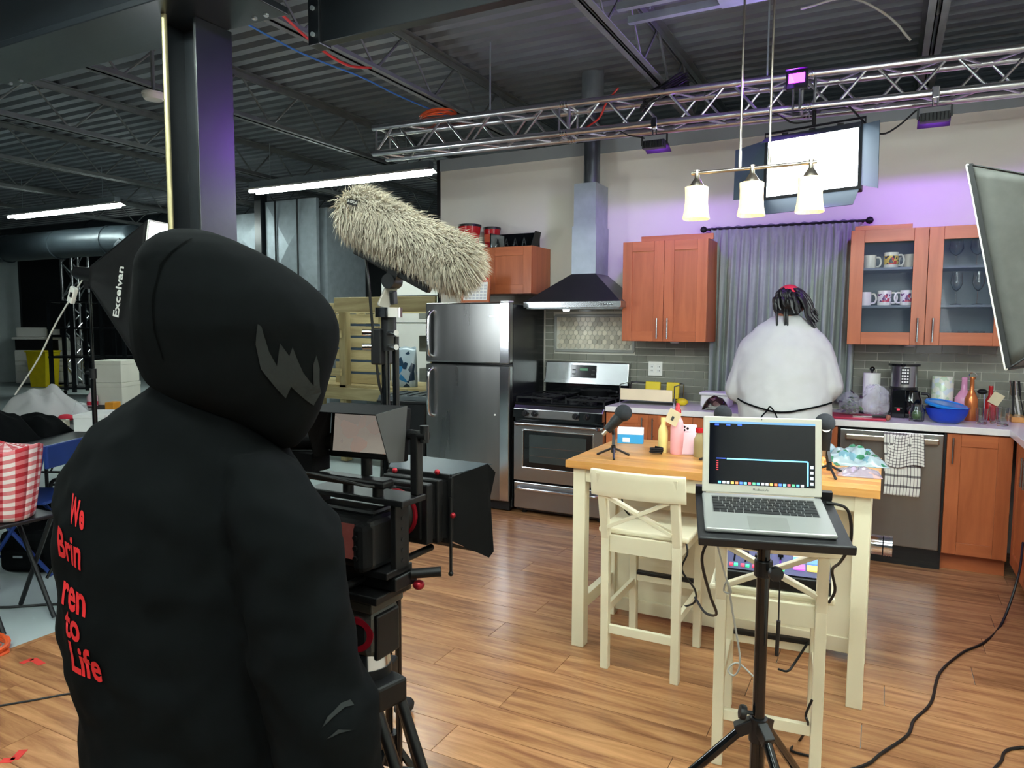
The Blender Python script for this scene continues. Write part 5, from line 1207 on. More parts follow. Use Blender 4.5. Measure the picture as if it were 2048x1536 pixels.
t = thing('utensil_block', 'wooden base with a cluster of upright steel knives and utensils', 'utensil holder', (1.88, -0.15, CT))
MB().b(1.80, 2.02, -0.25, -0.06, CT, CT + 0.035).build('wooden_base', 'butcher', t, bevel=0.004)
rnd = random.Random(9)
for k in range(9):
    x = 1.82 + 0.02 * k; y = -0.15 + rnd.uniform(-.05, .05); dx_, dy_ = rnd.uniform(-.03, .03), rnd.uniform(-.02, .02)
    MB().bar((x, y, CT + 0.036), (x + dx_, y + dy_, CT + 0.17), 0.012, 0.004).tube([(x + dx_, y + dy_, CT + 0.165), (x + dx_ * 1.4, y + dy_ * 1.4, CT + 0.26)], 0.007, 8).build('utensil', 'chrome' if k % 3 else 'black_plastic', t, smooth=True)
t = thing('ladle', 'dark ladle standing in a jar behind the tumblers', 'ladle', (1.64, -0.24, CT))
MB().tube([(1.65, -0.25, CT + 0.005), (1.648, -0.25, CT + 0.16), (1.64, -0.25, CT + 0.19)], 0.005, 8, 4).build('stem', 'chrome', t, smooth=True)
MB().ell((1.635, -0.255, CT + 0.19), (0.03, 0.022, 0.018), n=14, m=8).build('scoop', 'iron', t, smooth=True)
# mugs and glasses in the glass cabinet
def mug(x, y, z, m, label, ha=0.5, r=0.04, h=0.092, band=None):
    t = thing('mug', label, 'mug', (x, y, z), group='mugs in the glass cabinet')
    MB().lathe([(0.001, z), (r * .93, z), (r, z + .006), (r, z + h), (r * .92, z + h), (r * .9, z + .01), (0.001, z + .008)], (x, y, 0), 24, closed=False).build('cup', m, t, smooth=True)
    c, s_ = math.cos(ha), math.sin(ha); P = lambda d, zz: (x + c * d, y + s_ * d, z + zz)
    MB().tube([P(r * .95, h * .85), P(r * 1.5, h * .82), P(r * 1.75, h * .5), P(r * 1.5, h * .2), P(r * .95, h * .16)], 0.006, 8, 5).build('handle', 'white_plastic', t, smooth=True)
    if band: MB().cyl((x, y, z + h * .22), (x, y, z + h * .78), r * 1.012, n=24).build('printed_band', band, t, smooth=True)
print_film('mug_print_warm', (226, 190, 80), (200, 60, 40), (40, 40, 44), 60)
print_film('mug_print_red', (226, 220, 222), (196, 70, 90), (110, 60, 110), 60)
z1, z2, z3 = 1.922, 1.672, 1.427
mug(0.945, -0.22, z1, 'white_plastic', 'plain white mug at the left of the top cabinet shelf', 0.2)
mug(1.075, -0.24, z1, 'white_plastic', 'mug with yellow, red and black print on the top cabinet shelf', 0.1, band='mug_print_warm', r=0.044, h=0.105)
mug(1.19, -0.20, z1, mat('mug_cream', (206, 198, 184), 0.35), 'cream mug at the right of the top cabinet shelf', 3.0)
mug(0.925, -0.24, z2, 'white_plastic', 'white and lilac mug at the left of the middle cabinet shelf', 0.0)
mug(1.045, -0.25, z2, 'white_plastic', 'white mug with red print in the middle of the middle cabinet shelf', 0.0, band='mug_print_red', r=0.043, h=0.10)
mug(1.18, -0.25, z2, 'white_plastic', 'white mug with red print at the right of the middle cabinet shelf', 3.3, band='mug_print_red', r=0.043, h=0.10)
for k, (x, m, l) in enumerate(((0.93, 'black_plastic', 'black saucer stack at the left of the bottom cabinet shelf'), (1.06, 'mug_cream', 'cream saucer in the middle of the bottom cabinet shelf'), (1.18, 'iron', 'dark saucer at the right of the bottom cabinet shelf'))):
    t = thing('saucer_stack', l, 'saucer', (x, -0.2, z3), group='saucers in the glass cabinet')
    for j in range(2): MB().lathe([(0.035, z3 + j * .012), (0.06, z3 + .012 + j * .012), (0.058, z3 + .014 + j * .012), (0.03, z3 + .004 + j * .012)], (x, -0.2, 0), 22).build('saucer', m, t, smooth=True)
def wine(x, y, z, h, r, label):
    o = MB().lathe([(0.001, z), (r * .9, z), (r * .85, z + .004), (.004, z + .01), (.004, z + h * .42), (r * .6, z + h * .5), (r, z + h * .68), (r * .8, z + h), (r * .76, z + h), (r * .94, z + h * .68), (r * .55, z + h * .52), (.001, z + h * .46)], (x, y, 0), 22, closed=False).build('wine_glass', 'glass', None, smooth=True)
    tag(o, label, 'glass', 'stemmed glasses in the cabinet')
wine(1.46, -0.25, z2, 0.21, 0.036, 'tall stemmed glass at the left of the middle shelf behind the right glass door')
wine(1.58, -0.25, z2, 0.21, 0.036, 'tall stemmed glass at the right of the middle shelf behind the right glass door')
wine(1.45, -0.22, z1, 0.17, 0.045, 'round stemmed glass at the left of the top shelf behind the right glass door')
wine(1.57, -0.22, z1, 0.17, 0.045, 'round stemmed glass at the right of the top shelf behind the right glass door')
for k, x in enumerate((1.42, 1.51, 1.60, 1.69)):
    tumbler(x, -0.24, 0.03, 0.075, ['first', 'second', 'third', 'fourth'][k] + ' small tumbler from the left on the bottom shelf of the glass cabinet', z3, 'small tumblers in the cabinet')

# ================================================================ SOFTBOXES
def softbox(label, C, n, hw, hh, depth, near_sign, text, stand_label, lean):
    """C: centre of the diffuser, n: facing direction (unit); hw/hh half sizes"""
    n = Vector(n).normalized(); h = Vector((0, 0, 1)).cross(n).normalized(); u = n.cross(h).normalized()
    A = Vector(C) - n * depth
    t = thing('softbox', label, 'softbox', tuple(A), group='studio softboxes')
    c = [Vector(C) + h * (sx * hw) + u * (sy * hh) for sx, sy in ((-1, -1), (1, -1), (1, 1), (-1, 1))]
    a = [A + h * (sx * 0.05) + u * (sy * 0.05) for sx, sy in ((-1, -1), (1, -1), (1, 1), (-1, 1))]
    for k in range(4):
        k2 = (k + 1) % 4
        def f(s, v, k=k, k2=k2):
            p = (a[k] * (1 - s) + a[k2] * s) * (1 - v) + (c[k] * (1 - s) + c[k2] * s) * v
            mid = (a[k] + a[k2]) / 2 - A
            sag = 0.05 * math.sin(PI * s) * math.sin(PI * v) + 0.006 * math.sin(s * 19 + v * 5) * math.sin(PI * v) * math.sin(PI * s)
            o = ((c[k] + c[k2]) / 2 - Vector(C)).normalized()
            return p - o * sag
        MB().grid(f, 16, 16).build('fabric_panel', 'softbox_cloth' if near_sign > 0 else 'softbox_dark', t, smooth=True, solid=0.003)
        MB().tube([a[k], c[k]], 0.004, 6).build('rib', 'black_plastic', t)
    e = [p + n * 0.014 + (p - Vector(C)) * 0.012 for p in c]
    for k in range(4):
        k2 = (k + 1) % 4
        MB().slab([c[k], c[k2], e[k2], e[k]], 0.006).build('velcro_lip', 'softbox_dark', t)
    d = [p + n * 0.012 for p in c]
    MB().slab(d, -0.004).build('diffuser', 'softbox_glow', t)
    edge = MB()
    for k in range(4): edge.tube([e[k], e[(k + 1) % 4]], 0.006, 6)
    edge.build('white_piping', 'white_plastic', t)
    MB().cyl(A - n * 0.14, A + n * 0.02, 0.035, 0.05, n=16).build('lamp_holder', 'black_plastic', t, smooth=True)
    MB().box(A - n * 0.05 + Vector((0, 0, -0.05)), (0.05, 0.04, 0.07)).build('tilt_bracket', 'black_plastic', t)
    s = thing('light_stand', stand_label, 'light stand', (A.x - n.x * 0.05, A.y - n.y * 0.05, 0), group='light stands')
    x, y = s.location.x, s.location.y; top = A.z - 0.10
    MB().cyl((x, y, 0.10), (x, y, 1.22), 0.0145, n=12).build('lower_tube', 'black_gloss', s, smooth=True)
    MB().cyl((x, y, 1.22), (x, y, top), 0.0105, n=12).build('upper_tube', 'black_gloss', s, smooth=True)
    MB().cyl((x, y, 1.19), (x, y, 1.25), 0.02, n=12).build('collar', 'black_plastic', s, smooth=True)
    MB().cyl((x - 0.02, y, 1.225), (x - 0.06, y, 1.225), 0.011, n=8).build('collar_knob', 'black_plastic', s, smooth=True)
    MB().cyl((x, y, 0.50), (x, y, 0.55), 0.021, n=12).build('leg_collar', 'black_plastic', s, smooth=True)
    for k in range(3):
        q = lean + k * 2 * PI / 3; r = 0.30
        MB().tube([(x + 0.02 * math.cos(q), y + 0.02 * math.sin(q), 0.52), (x + r * math.cos(q), y + r * math.sin(q), 0.014)], 0.009, 8).build('leg', 'black_gloss', s, smooth=True)
        MB().bar((x + 0.016 * math.cos(q), y + 0.016 * math.sin(q), 0.16), (x + r * .55 * math.cos(q), y + r * .55 * math.sin(q), 0.255), 0.01, 0.004).build('strut', 'black_plastic', s)
    if text:
        pc = (a[3] + a[0]) / 2 * 0.34 + (c[3] + c[0]) / 2 * 0.66
        up_dir = (c[3] - c[0]).normalized(); o = ((c[3] + c[0]) / 2 - Vector(C)).normalized(); out = (((a[3] + a[0]) / 2 - (c[3] + c[0]) / 2).normalized()).cross(up_dir).normalized()
        if out.dot(o) < 0: out = -out
        x_ = up_dir; y_ = out.cross(x_)
        Mx = Matrix(((x_.x, y_.x, out.x, 0), (x_.y, y_.y, out.y, 0), (x_.z, y_.z, out.z, 0), (0, 0, 0, 1))); Mx.translation = pc + out * 0.012 - up_dir * 0.05
        lettering('lettering', text, 0.085, Mx, 'white_plastic', t, extrude=0.001, offset=0.0015)
    return t
softbox('glowing white softbox on the left behind the column, black sides with white lettering', (-2.695, -2.92, 1.725), (math.cos(0.26) * 0.985, math.sin(0.26) * 0.985, -0.17), 0.25, 0.37, 0.52, -1, 'Excelvan', 'thin black light stand carrying the left softbox', 0.3)
softbox('large softbox at the right edge, grey fabric back turned to the viewer', (1.455, -2.655, 1.735), (-0.92, 0.34, -0.21), 0.25, 0.345, 0.52, 1, None, 'black light stand carrying the right softbox', 0.9)
t = thing('inline_switch', 'white inline switch on the cable of the left softbox', 'switch', (-3.266, -3.151, 1.696))
q = t.location
MB().box(q, (0.045, 0.03, 0.10), (0, 0.45, 0)).build('case', 'white_plastic', t, bevel=0.006)
MB().box(q + Vector((0.012, -0.017, 0)), (0.016, 0.006, 0.03), (0, 0.45, 0)).build('rocker', 'black_plastic', t)
cable('lamp_cable', 'grey cable slanting from the left softbox down through its switch', [(-3.282, -3.007, 1.876), (-3.277, -3.080, 1.789), (-3.279, -3.134, 1.709), (-3.300, -3.242, 1.516), (-3.331, -3.333, 1.312), (-3.386, -3.437, 1.113)], 0.005, 'cable_grey')

# ================================================================ WAREHOUSE BACKGROUND, MIDDLE
t = thing('lumber_rack', 'unpainted pine lumber storage rack left of the refrigerator', 'rack', (-4.3, 0.9, 0))
LX0, LX1, LY0, LY1 = -5.35, -3.02, 0.42, 1.25
MB().b(-4.35, LX1, LY0 - 0.04, LY0, 1.66, 1.82).build('top_rail', 'pine_h', t, bevel=0.003)
MB().b(LX0, -4.35, LY0 - 0.04, LY0, 1.64, 1.76).build('top_rail', 'pine_h', t, bevel=0.003)
for x in (LX0, -4.32, LX1 - 0.09):
    for y in (LY0, LY1 - 0.09): MB().b(x, x + 0.09, y, y + 0.09, 0, 1.66).build('post', 'pine', t, bevel=0.003)
MB().b(LX0, LX1, LY0 - 0.04, LY0 - 0.002, 0.70, 0.83).build('shelf_rail', 'pine_h', t, bevel=0.003)
for k in range(5): MB().b(LX0, LX1, LY0 + k * 0.165, LY0 + 0.15 + k * 0.165, 0.83, 0.855).build('shelf_board', 'pine_h', t)
MB().b(LX0, LX1, LY1 - 0.04, LY1, 1.66, 1.78).build('top_rail', 'pine_h', t)
for z in (1.42, 1.0): MB().bar((-5.3, LY0 - 0.055, z), (-4.25, LY0 - 0.055, z), 0.03, 0.08).build('cross_board', 'pine_h', t)
MB().bar((-5.0, LY0 - 0.09, 0.75), (-4.27, LY0 - 0.09, 1.52), 0.03, 0.09).build('diagonal_board', 'pine_h', t)
t = thing('wooden_pallet', 'wooden pallet standing upright on the lumber rack shelf', 'pallet', (-4.18, 0.7, 0.857))
for k in range(6):
    z = 0.862 + k * 0.135
    MB().b(-4.55, -3.93, 0.62, 0.645, z, z + 0.105).build('board', 'pine_h', t, bevel=0.002)
for x in (-4.52, -4.26, -4.0): MB().b(x, x + 0.05, 0.646, 0.74, 0.862, 1.65).build('stringer', 'pine', t)
mat('blue_strap', (90, 110, 134), 0.5)
for k in range(5): MB().b(-4.56, -3.92, 0.635, 0.641, 0.862 + 0.107 + k * 0.135, 0.862 + 0.132 + k * 0.135).build('blue_strap', 'blue_strap', t)
print_film('sack_print', (176, 190, 198), (60, 130, 180), (40, 60, 80), 14)
t = thing('feed_sack', 'blue and silver sack standing on the lumber rack shelf', 'sack', (-3.58, 0.62, 0.857))
def sack(u, v):
    a = 2 * PI * u; w_ = 0.16 * (1 - 0.15 * v) ; dd = 0.09 * (1 - v ** 2) + 0.004
    return (-3.58 + w_ * math.cos(a) + 0.02 * v, 0.62 + dd * math.sin(a), 0.858 + 0.42 * v + 0.015 * math.sin(3 * a) * v)
MB().grid(sack, 24, 10).build('sack', 'sack_print', t, smooth=True, solid=0.003)
t = thing('block_stack', 'stack of rough grey blocks behind the lumber rack', 'blocks', (-3.35, 1.6, 0))
for r in range(9):
    for k in range(4):
        x = -4.0 + k * 0.4 + (0.2 if r % 2 else 0)
        MB().b(x, x + 0.39, 1.5, 1.7, r * 0.2 , r * 0.2 + 0.195).build('block', mat('block_grey', (110, 112, 104), 0.9, rand=0.2, bump=0.3, scale=30), t, bevel=0.006)
t = thing('waste_bin', 'black wheeled waste bin with ribbed lid beside the refrigerator', 'waste bin', (-2.98, -0.05, 0), rotz=math.radians(10))
MB().add([(-.19, -.19, .02), (.19, -.19, .02), (.19, .19, .02), (-.19, .19, .02), (-.24, -.25, .80), (.24, -.25, .80), (.24, .25, .80), (-.24, .25, .80)], [(0, 3, 2, 1), (4, 5, 6, 7), (0, 1, 5, 4), (1, 2, 6, 5), (2, 3, 7, 6), (3, 0, 4, 7)]).build('bin', 'black_plastic', t, bevel=0.02)
MB().b(-.265, .265, -.275, .275, .79, .815).build('rim', 'black_plastic', t, bevel=0.008)
ld_ = MB().prism([(-.26, .816), (.26, .816), (.22, .86), (-.22, .86)], -.265, .265, 'x').build('lid', mat('lid_dark', (64, 72, 76), 0.4), t, bevel=0.008)
for k in range(4): MB().b(-.2 + k * .115, -.17 + k * .115, -.22, .22, .858, .868).build('lid_rib', 'lid_dark', ld_)
for y in (-0.17, 0.17):
    for x in (-.16, .12): MB().cyl((x, y, .03), (x + .04, y, .03), 0.03, n=12).build('wheel', 'black_matte', t)
t = thing('folded_umbrella', 'dark red and black folded umbrella leaning beside the refrigerator', 'umbrella', (-2.58, -0.10, 0))
MB().lathe([(0.01, 0.02), (0.035, 0.15), (0.055, 0.8), (0.05, 1.0), (0.03, 1.02)], (-2.60, -0.12, 0), 12).build('black_folds', 'black_cotton', t, smooth=True)
MB().lathe([(0.05, 1.0), (0.05, 1.2), (0.03, 1.38), (0.008, 1.42)], (-2.60, -0.12, 0), 12).build('red_folds', mat('dark_red', (110, 26, 30), 0.7), t, smooth=True)
t = thing('white_cabinet', 'white metal cabinet standing beyond the lumber rack', 'cabinet', (-4.5, 2.3, 0))
MB().b(-4.95, -4.05, 2.0, 2.5, 0.02, 2.10).build('body', 'white_plastic', t, bevel=0.006)
for z in (1.55, 1.9): MB().b(-4.95, -4.05, 1.992, 2.0, z, z + 0.008).build('drawer_gap', 'iron', t)
MB().b(-5.0, -4.0, 1.98, 2.52, 0.0, 0.02).build('plinth', 'iron', t)
# sheet metal plenum with cross-broken panels
t = thing('sheet_metal_plenum', 'galvanised sheet metal duct plenum with cross-creased panels in the background', 'duct', (-6.6, 1.9, 0))
def xpanel(x0, x1, z0, z1, y, out=0.05, m='galvanised'):
    c = ((x0 + x1) / 2, y - out, (z0 + z1) / 2)
    MB().add([(x0, y, z0), (x1, y, z0), (x1, y, z1), (x0, y, z1), c, (x0, y + .05, z0), (x1, y + .05, z0), (x1, y + .05, z1), (x0, y + .05, z1)],
             [(0, 1, 4), (1, 2, 4), (2, 3, 4), (3, 0, 4), (0, 5, 6, 1), (1, 6, 7, 2), (2, 7, 8, 3), (3, 8, 5, 0), (5, 8, 7, 6)]).build('creased_panel', m, t)
xpanel(-6.62, -5.70, 1.98, 3.2, 1.6); xpanel(-6.62, -5.70, 0.9, 1.96, 1.6, 0.03)
xpanel(-7.6, -6.80, 2.35, 3.1, 1.75, 0.03, 'galvanised'); xpanel(-7.6, -6.80, 1.2, 2.33, 1.75, 0.02, 'white_plastic')
xpanel(-8.6, -7.68, 2.2, 3.25, 1.75, 0.06); xpanel(-8.6, -7.68, 1.0, 2.18, 1.75, 0.06)
MB().b(-6.78, -6.66, 1.55, 1.67, 0, 3.4).build('black_post', 'black_steel', t)
MB().b(-8.6, -5.7, 1.8, 2.6, 0.0, 3.1).build('core', 'galvanised', t)
for x in (-6.4, -6.0): MB().cyl((x, 1.56, 1.98), (x, 1.56, 3.2), 0.012, n=6).build('seam_rod', 'iron', t)

# ================================================================ WAREHOUSE BACKGROUND, LEFT
mat('far_panel', (196, 206, 206), 0.7, vary=0.04)
t = thing('white_backdrop', 'tall pale backdrop panel at the far left', 'backdrop', (-19.0, 4.6, 0))
MB().b(-19.05, -19.0, 1.8, 5.0, 0.0, 3.35).build('panel', 'far_panel', t); MB().b(-19.06, -18.99, 1.75, 1.8, 0, 3.4).b(-19.06, -18.99, 5.0, 5.05, 0, 3.4).build('frame_posts', 'black_steel', t)
t = thing('office_copier', 'white office copier with paper drawers at the far left', 'copier', (-17.6, 4.9, 0), rotz=math.radians(35))
MB().b(-0.62, 0.62, -0.4, 0.4, 0.05, 0.86).build('cabinet', 'white_plastic', t, bevel=0.02)
for k, (z0, z1) in enumerate(((0.08, 0.32), (0.34, 0.46), (0.48, 0.58), (0.60, 0.84))):
    d = MB().b(-0.6, 0.6, -0.43, -0.4, z0, z1).build('drawer', 'white_plastic', t, bevel=0.01); MB().b(-0.1, 0.1, -0.44, -0.43, z1 - 0.06, z1 - 0.03).build('grip', 'iron', d)
MB().b(-0.6, 0.45, -0.38, 0.4, 0.86, 1.12).build('paper_gap', 'black_plastic', t); MB().b(0.4, 0.62, -0.4, 0.4, 0.86, 1.12).build('column', 'white_plastic', t)
MB().b(-0.66, 0.66, -0.42, 0.42, 1.12, 1.18).build('scanner_bed', 'white_plastic', t, bevel=0.02)
MB().b(-0.62, 0.1, -0.3, 0.38, 1.18, 1.42).build('document_feeder', 'white_plastic', t, bevel=0.03)
MB().b(0.2, 0.6, -0.5, -0.2, 1.18, 1.24).build('control_panel', 'iron', t, bevel=0.01)
t = thing('yellow_bin', 'yellow plastic bin in front of the white copier', 'bin', (-16.9, 4.35, 0), rotz=math.radians(20))
MB().add([(-.2, -.2, 0), (.2, -.2, 0), (.2, .2, 0), (-.2, .2, 0), (-.26, -.24, .85), (.26, -.24, .85), (.26, .24, .85), (-.26, .24, .85)], [(0, 3, 2, 1), (0, 1, 5, 4), (1, 2, 6, 5), (2, 3, 7, 6), (3, 0, 4, 7), (4, 5, 6, 7)]).build('bucket', 'yellow_plastic', t, bevel=0.01)
MB().b(-.28, .28, -.26, .26, .83, .87).build('rim', 'yellow_plastic', t, bevel=0.01)
t = thing('truss_tower', 'upright silver truss tower standing at the far left', 'truss', (-16.4, 4.9, 0))
for sx in (-1, 1):
    for sy in (-1, 1): MB().cyl((-16.4 + sx * .2, 4.9 + sy * .2, 0.03), (-16.4 + sx * .2, 4.9 + sy * .2, 3.4), 0.035, n=10).build('chord', 'aluminium', t, smooth=True)
for k in range(8):
    z0, z1 = 0.1 + k * 0.41, 0.1 + (k + 1) * 0.41
    for s_ in (-1, 1):
        a, b_ = (-1, 1) if k % 2 else (1, -1)
        MB().cyl((-16.4 + a * .2, 4.9 + s_ * .2, z0), (-16.4 + b_ * .2, 4.9 + s_ * .2, z1), 0.016, n=6).build('brace', 'aluminium', t)
        MB().cyl((-16.4 + s_ * .2, 4.9 + a * .2, z0), (-16.4 + s_ * .2, 4.9 + b_ * .2, z1), 0.016, n=6).build('brace', 'aluminium', t)
MB().b(-16.75, -16.05, 4.55, 5.25, 0, 0.03).build('base_plate', 'aluminium', t)
t = thing('steel_rack', 'tall black steel rack on castors in the dark left background', 'rack', (-13.9, 3.6, 0), rotz=math.radians(30))
for x in (-0.7, -0.25, 0.35, 0.8):
    for y in (-0.25, 0.25): MB().b(x, x + 0.07, y, y + 0.05, 0.08, 2.0).build('upright', 'black_steel', t)
for z in (0.15, 0.8, 1.4, 1.95): MB().b(-0.7, 0.87, -0.27, 0.3, z, z + 0.04).build('shelf', 'black_steel', t)
for x in (-0.68, 0.8):
    for y in (-0.2, 0.22): MB().cyl((x, y, 0.04), (x + 0.04, y, 0.04), 0.04, n=10).build('castor', 'black_matte', t)
for k, (x, z, w_, h_) in enumerate(((-0.6, 0.19, 0.5, 0.3), (0.0, 0.19, 0.4, 0.42), (-0.5, 0.84, 0.6, 0.25), (0.3, 0.84, 0.35, 0.4), (-0.55, 1.44, 0.4, 0.3))):
    pass
t = thing('low_dolly', 'low flat black dolly on the concrete floor behind the boxes', 'dolly', (-9.6, 0.9, 0), rotz=math.radians(15))
MB().b(-0.55, 0.55, -0.3, 0.3, 0.12, 0.18).build('deck', 'black_plastic', t, bevel=0.01)
for x in (-0.45, 0.45):
    for y in (-0.22, 0.22): MB().cyl((x - 0.02, y, 0.06), (x + 0.02, y, 0.06), 0.06, n=12).build('wheel', 'black_matte', t)
# folding tables in a line
TA0, TD = Vector((-3.31, -3.575, 0)), Vector((-0.445, 0.8955, 0)); TN = Vector((-0.8955, -0.445, 0))
def ftable(s0, s1, w0, label):
    c = TA0 + TD * ((s0 + s1) / 2) + TN * (w0 + 0.38)
    t = thing('folding_table', label, 'table', (c.x, c.y, 0), rotz=math.atan2(TD.y, TD.x), group='dark folding tables')
    L_ = (s1 - s0) / 2 - 0.01
    MB().b(-L_, L_, -0.38, 0.38, 0.70, 0.735).build('table_top', mat('table_dark', (22, 25, 30), 0.6, spec=0.3), t, bevel=0.006)
    for x in (-L_ + 0.2, L_ - 0.2):
        lg = MB()
        lg.tube([(x, -0.32, 0.70), (x, -0.32, 0.012), ], 0.013, 8).tube([(x, 0.32, 0.70), (x, 0.32, 0.012)], 0.013, 8).tube([(x, -0.32, 0.3), (x, 0.32, 0.3)], 0.01, 8)
        lg.build('leg_frame', 'iron', t, smooth=True)
        MB().tube([(x, 0, 0.3), (x * 0.5, 0, 0.69)], 0.008, 6).build('brace', 'iron', t)
    return t
ftable(-0.2, 1.62, 0.0, 'dark folding table nearest the operator, cluttered with bags')
ftable(1.66, 3.48, 0.60, 'second dark folding table beyond, holding the white boxes')
def on_table(s, w): p = TA0 + TD * s + TN * w; return Vector((p.x, p.y, 0.736))
RT = math.atan2(TD.y, TD.x)
def carton(s, w, size, m, label, dz=0, name='box', rz=0.0, lidm=None):
    p = on_table(s, w); t = thing(name, label, 'box', (p.x, p.y, p.z + dz), rotz=RT + rz)
    MB().b(-size[0] / 2, size[0] / 2, -size[1] / 2, size[1] / 2, 0, size[2]).build('carton', m, t, bevel=0.004)
    MB().b(-size[0] / 2 - .003, size[0] / 2 + .003, -size[1] / 2 - .003, size[1] / 2 + .003, size[2] * 0.82, size[2] + .004).build('lid', lidm or m, t, bevel=0.004)
    return t
mat('box_white', (222, 220, 206), 0.7, vary=0.04)
carton(3.12, 1.12, (0.34, 0.30, 0.21), 'box_white', 'lower white storage box stacked on the far folding table')
carton(3.12, 1.12, (0.33, 0.29, 0.21), 'box_white', 'upper white storage box stacked on the far folding table', dz=0.216)
carton(1.40, 0.26, (0.34, 0.22, 0.12), 'white_paper', 'flat white carton with blue end on the folding tables', rz=0.1)
p = on_table(2.88, 1.22); t = thing('pink_bottle_small', 'small pink and white bottle beside the stacked white boxes', 'bottle', tuple(p))
MB().lathe([(0.045, 0), (0.048, 0.01), (0.048, 0.09), (0.03, 0.12), (0.02, 0.13)], p, 16).build('body', mat('pale_pink', (226, 196, 204), 0.4), t, smooth=True)
MB().cyl(p + Vector((0, 0, 0.13)), p + Vector((0, 0, 0.17)), 0.022, n=12).build('cap', 'white_plastic', t, smooth=True); MB().cyl(p + Vector((0, 0, 0.01)), p + Vector((0, 0, 0.045)), 0.0488, n=16).build('pink_band', 'red_cloth', t, smooth=True)
p = on_table(2.6, 0.86); tag(MB().box(p + Vector((0, 0, 0.035)), (0.12, 0.08, 0.07), (0, 0, RT)).build('orange_box', mat('orange_box', (226, 150, 40), 0.5), None, bevel=0.004), 'small orange carton at the near edge of the far table', 'box')
def cloth_heap(s, w, size, m, label, name, seed, amp=0.02):
    p = on_table(s, w); o = crumple((p.x, p.y, 0), size, RT, amp, name, m, label, 'bag' if 'bag' in name else 'cloth', seed=seed, z0=p.z); return o
cloth_heap(2.02, 1.12, (0.6, 0.5, 0.22), 'white_cotton', 'white plastic sheeting heaped on the folding table', 'sheeting', 21, 0.03)
cloth_heap(1.12, 0.56, (0.34, 0.36, 0.14), 'black_cotton', 'flat black equipment bag on the near folding table', 'equipment_bag', 23, 0.008)
cloth_heap(0.72, 0.55, (0.40, 0.36, 0.20), 'black_cotton', 'bulky black bag at the left end of the near folding table', 'equipment_bag', 24, 0.012)
p = on_table(1.80, 0.78); tag(MB().ell(p + Vector((0, 0, 0.028)), (0.08, 0.05, 0.028), n=14, m=8).build('red_pouch', 'red_cloth', None, smooth=True), 'small bright red pouch on the folding table', 'pouch')
p = on_table(1.93, 0.74); tag(MB().lathe([(0.001, 0.736), (0.05, 0.736), (0.06, 0.80), (0.035, 0.87), (0.001, 0.88)], (p.x, p.y, 0), 16).build('clear_cup', 'film', None, smooth=True), 'clear plastic cup among the things on the folding table', 'cup')
p = on_table(1.50, 0.62); t = thing('tape_roll', 'small beige tape roll on the folding table', 'tape', tuple(p))
MB().lathe([(0.03, 0), (0.05, 0), (0.05, 0.05), (0.03, 0.05)], p, 20, closed=False).build('roll', mat('beige_tape', (206, 196, 176), 0.6), t, smooth=True)
# red gingham bag with black handles on a blue folding chair
check_cloth('gingham', (232, 222, 220), (206, 120, 124), (176, 34, 46), 9, 'gingham')
t = thing('blue_chair', 'blue steel folding chair between the table and the operator', 'chair', (-3.60, -3.22, 0), rotz=math.radians(115))
for s_ in (-1, 1):
    MB().tube([(s_ * .2, .22, 0.01), (s_ * .2, -.12, .50), (s_ * .2, -.2, .80)], 0.012, 8).build('rear_leg', mat('chair_blue', (34, 60, 128), 0.4, 0.3), t, smooth=True)
    MB().tube([(s_ * .19, -.2, 0.01), (s_ * .19, .2, .46)], 0.012, 8).build('front_leg', 'chair_blue', t, smooth=True)
MB().b(-.2, .2, -.18, .2, .44, .46).build('seat', 'chair_blue', t, bevel=0.008)
MB().b(-.2, .2, -.215, -.19, .66, .80).build('backrest', 'chair_blue', t, bevel=0.008)
MB().tube([(-.2, .12, .12), (.2, .12, .12)], 0.008, 8).build('rung', 'chair_blue', t)
t = thing('folding_stool', 'black folding stool under the checked shopping bag', 'stool', (-2.86, -3.79, 0))
for s_ in (-1, 1):
    MB().tube([(-2.86 - .17, -3.79 + s_ * .14, 0.012), (-2.86 + .15, -3.79 + s_ * .14, .53)], 0.012, 8).tube([(-2.86 + .17, -3.79 + s_ * .12, 0.012), (-2.86 - .15, -3.79 + s_ * .12, .53)], 0.012, 8).build('crossed_legs', 'iron', t, smooth=True)
MB().b(-3.03, -2.69, -3.96, -3.62, .53, .55).build('seat', 'black_plastic', t, bevel=0.006)
t = thing('gingham_bag', 'red and white checked shopping bag with black handles at the left edge', 'bag', (-2.86, -3.79, 0.552))
def gb(u, v):
    a = 2 * PI * u; w_ = 0.20 * (0.72 + 0.3 * v - 0.1 * v * v) * (1 - 0.08 * math.sin(3 * a)); z = 0.555 + 0.36 * v + 0.02 * math.sin(2 * a + 1) * v
    return (-2.86 + w_ * math.cos(a) * 1.15 + 0.03 * v, -3.79 + w_ * 0.8 * math.sin(a) + 0.01 * math.sin(5 * a) * v, z)
MB().grid(gb, 40, 16).build('sack', 'gingham', t, smooth=True, solid=0.003)
MB().grid(lambda u, v: (-2.83 + 0.2 * v * math.cos(2 * PI * u), -3.79 + 0.14 * v * math.sin(2 * PI * u), 0.90 + 0.03 * (1 - v)), 24, 6).build('bag_top', 'gingham', t, smooth=True)
MB().tube([(-3.0, -3.93, 0.90), (-2.95, -3.98, 0.96), (-2.85, -3.99, 0.96), (-2.77, -3.97, 0.88), (-2.82, -3.98, 0.81), (-2.98, -3.97, 0.82)], 0.016, 8, 6).build('handle', 'black_cotton', t, smooth=True)
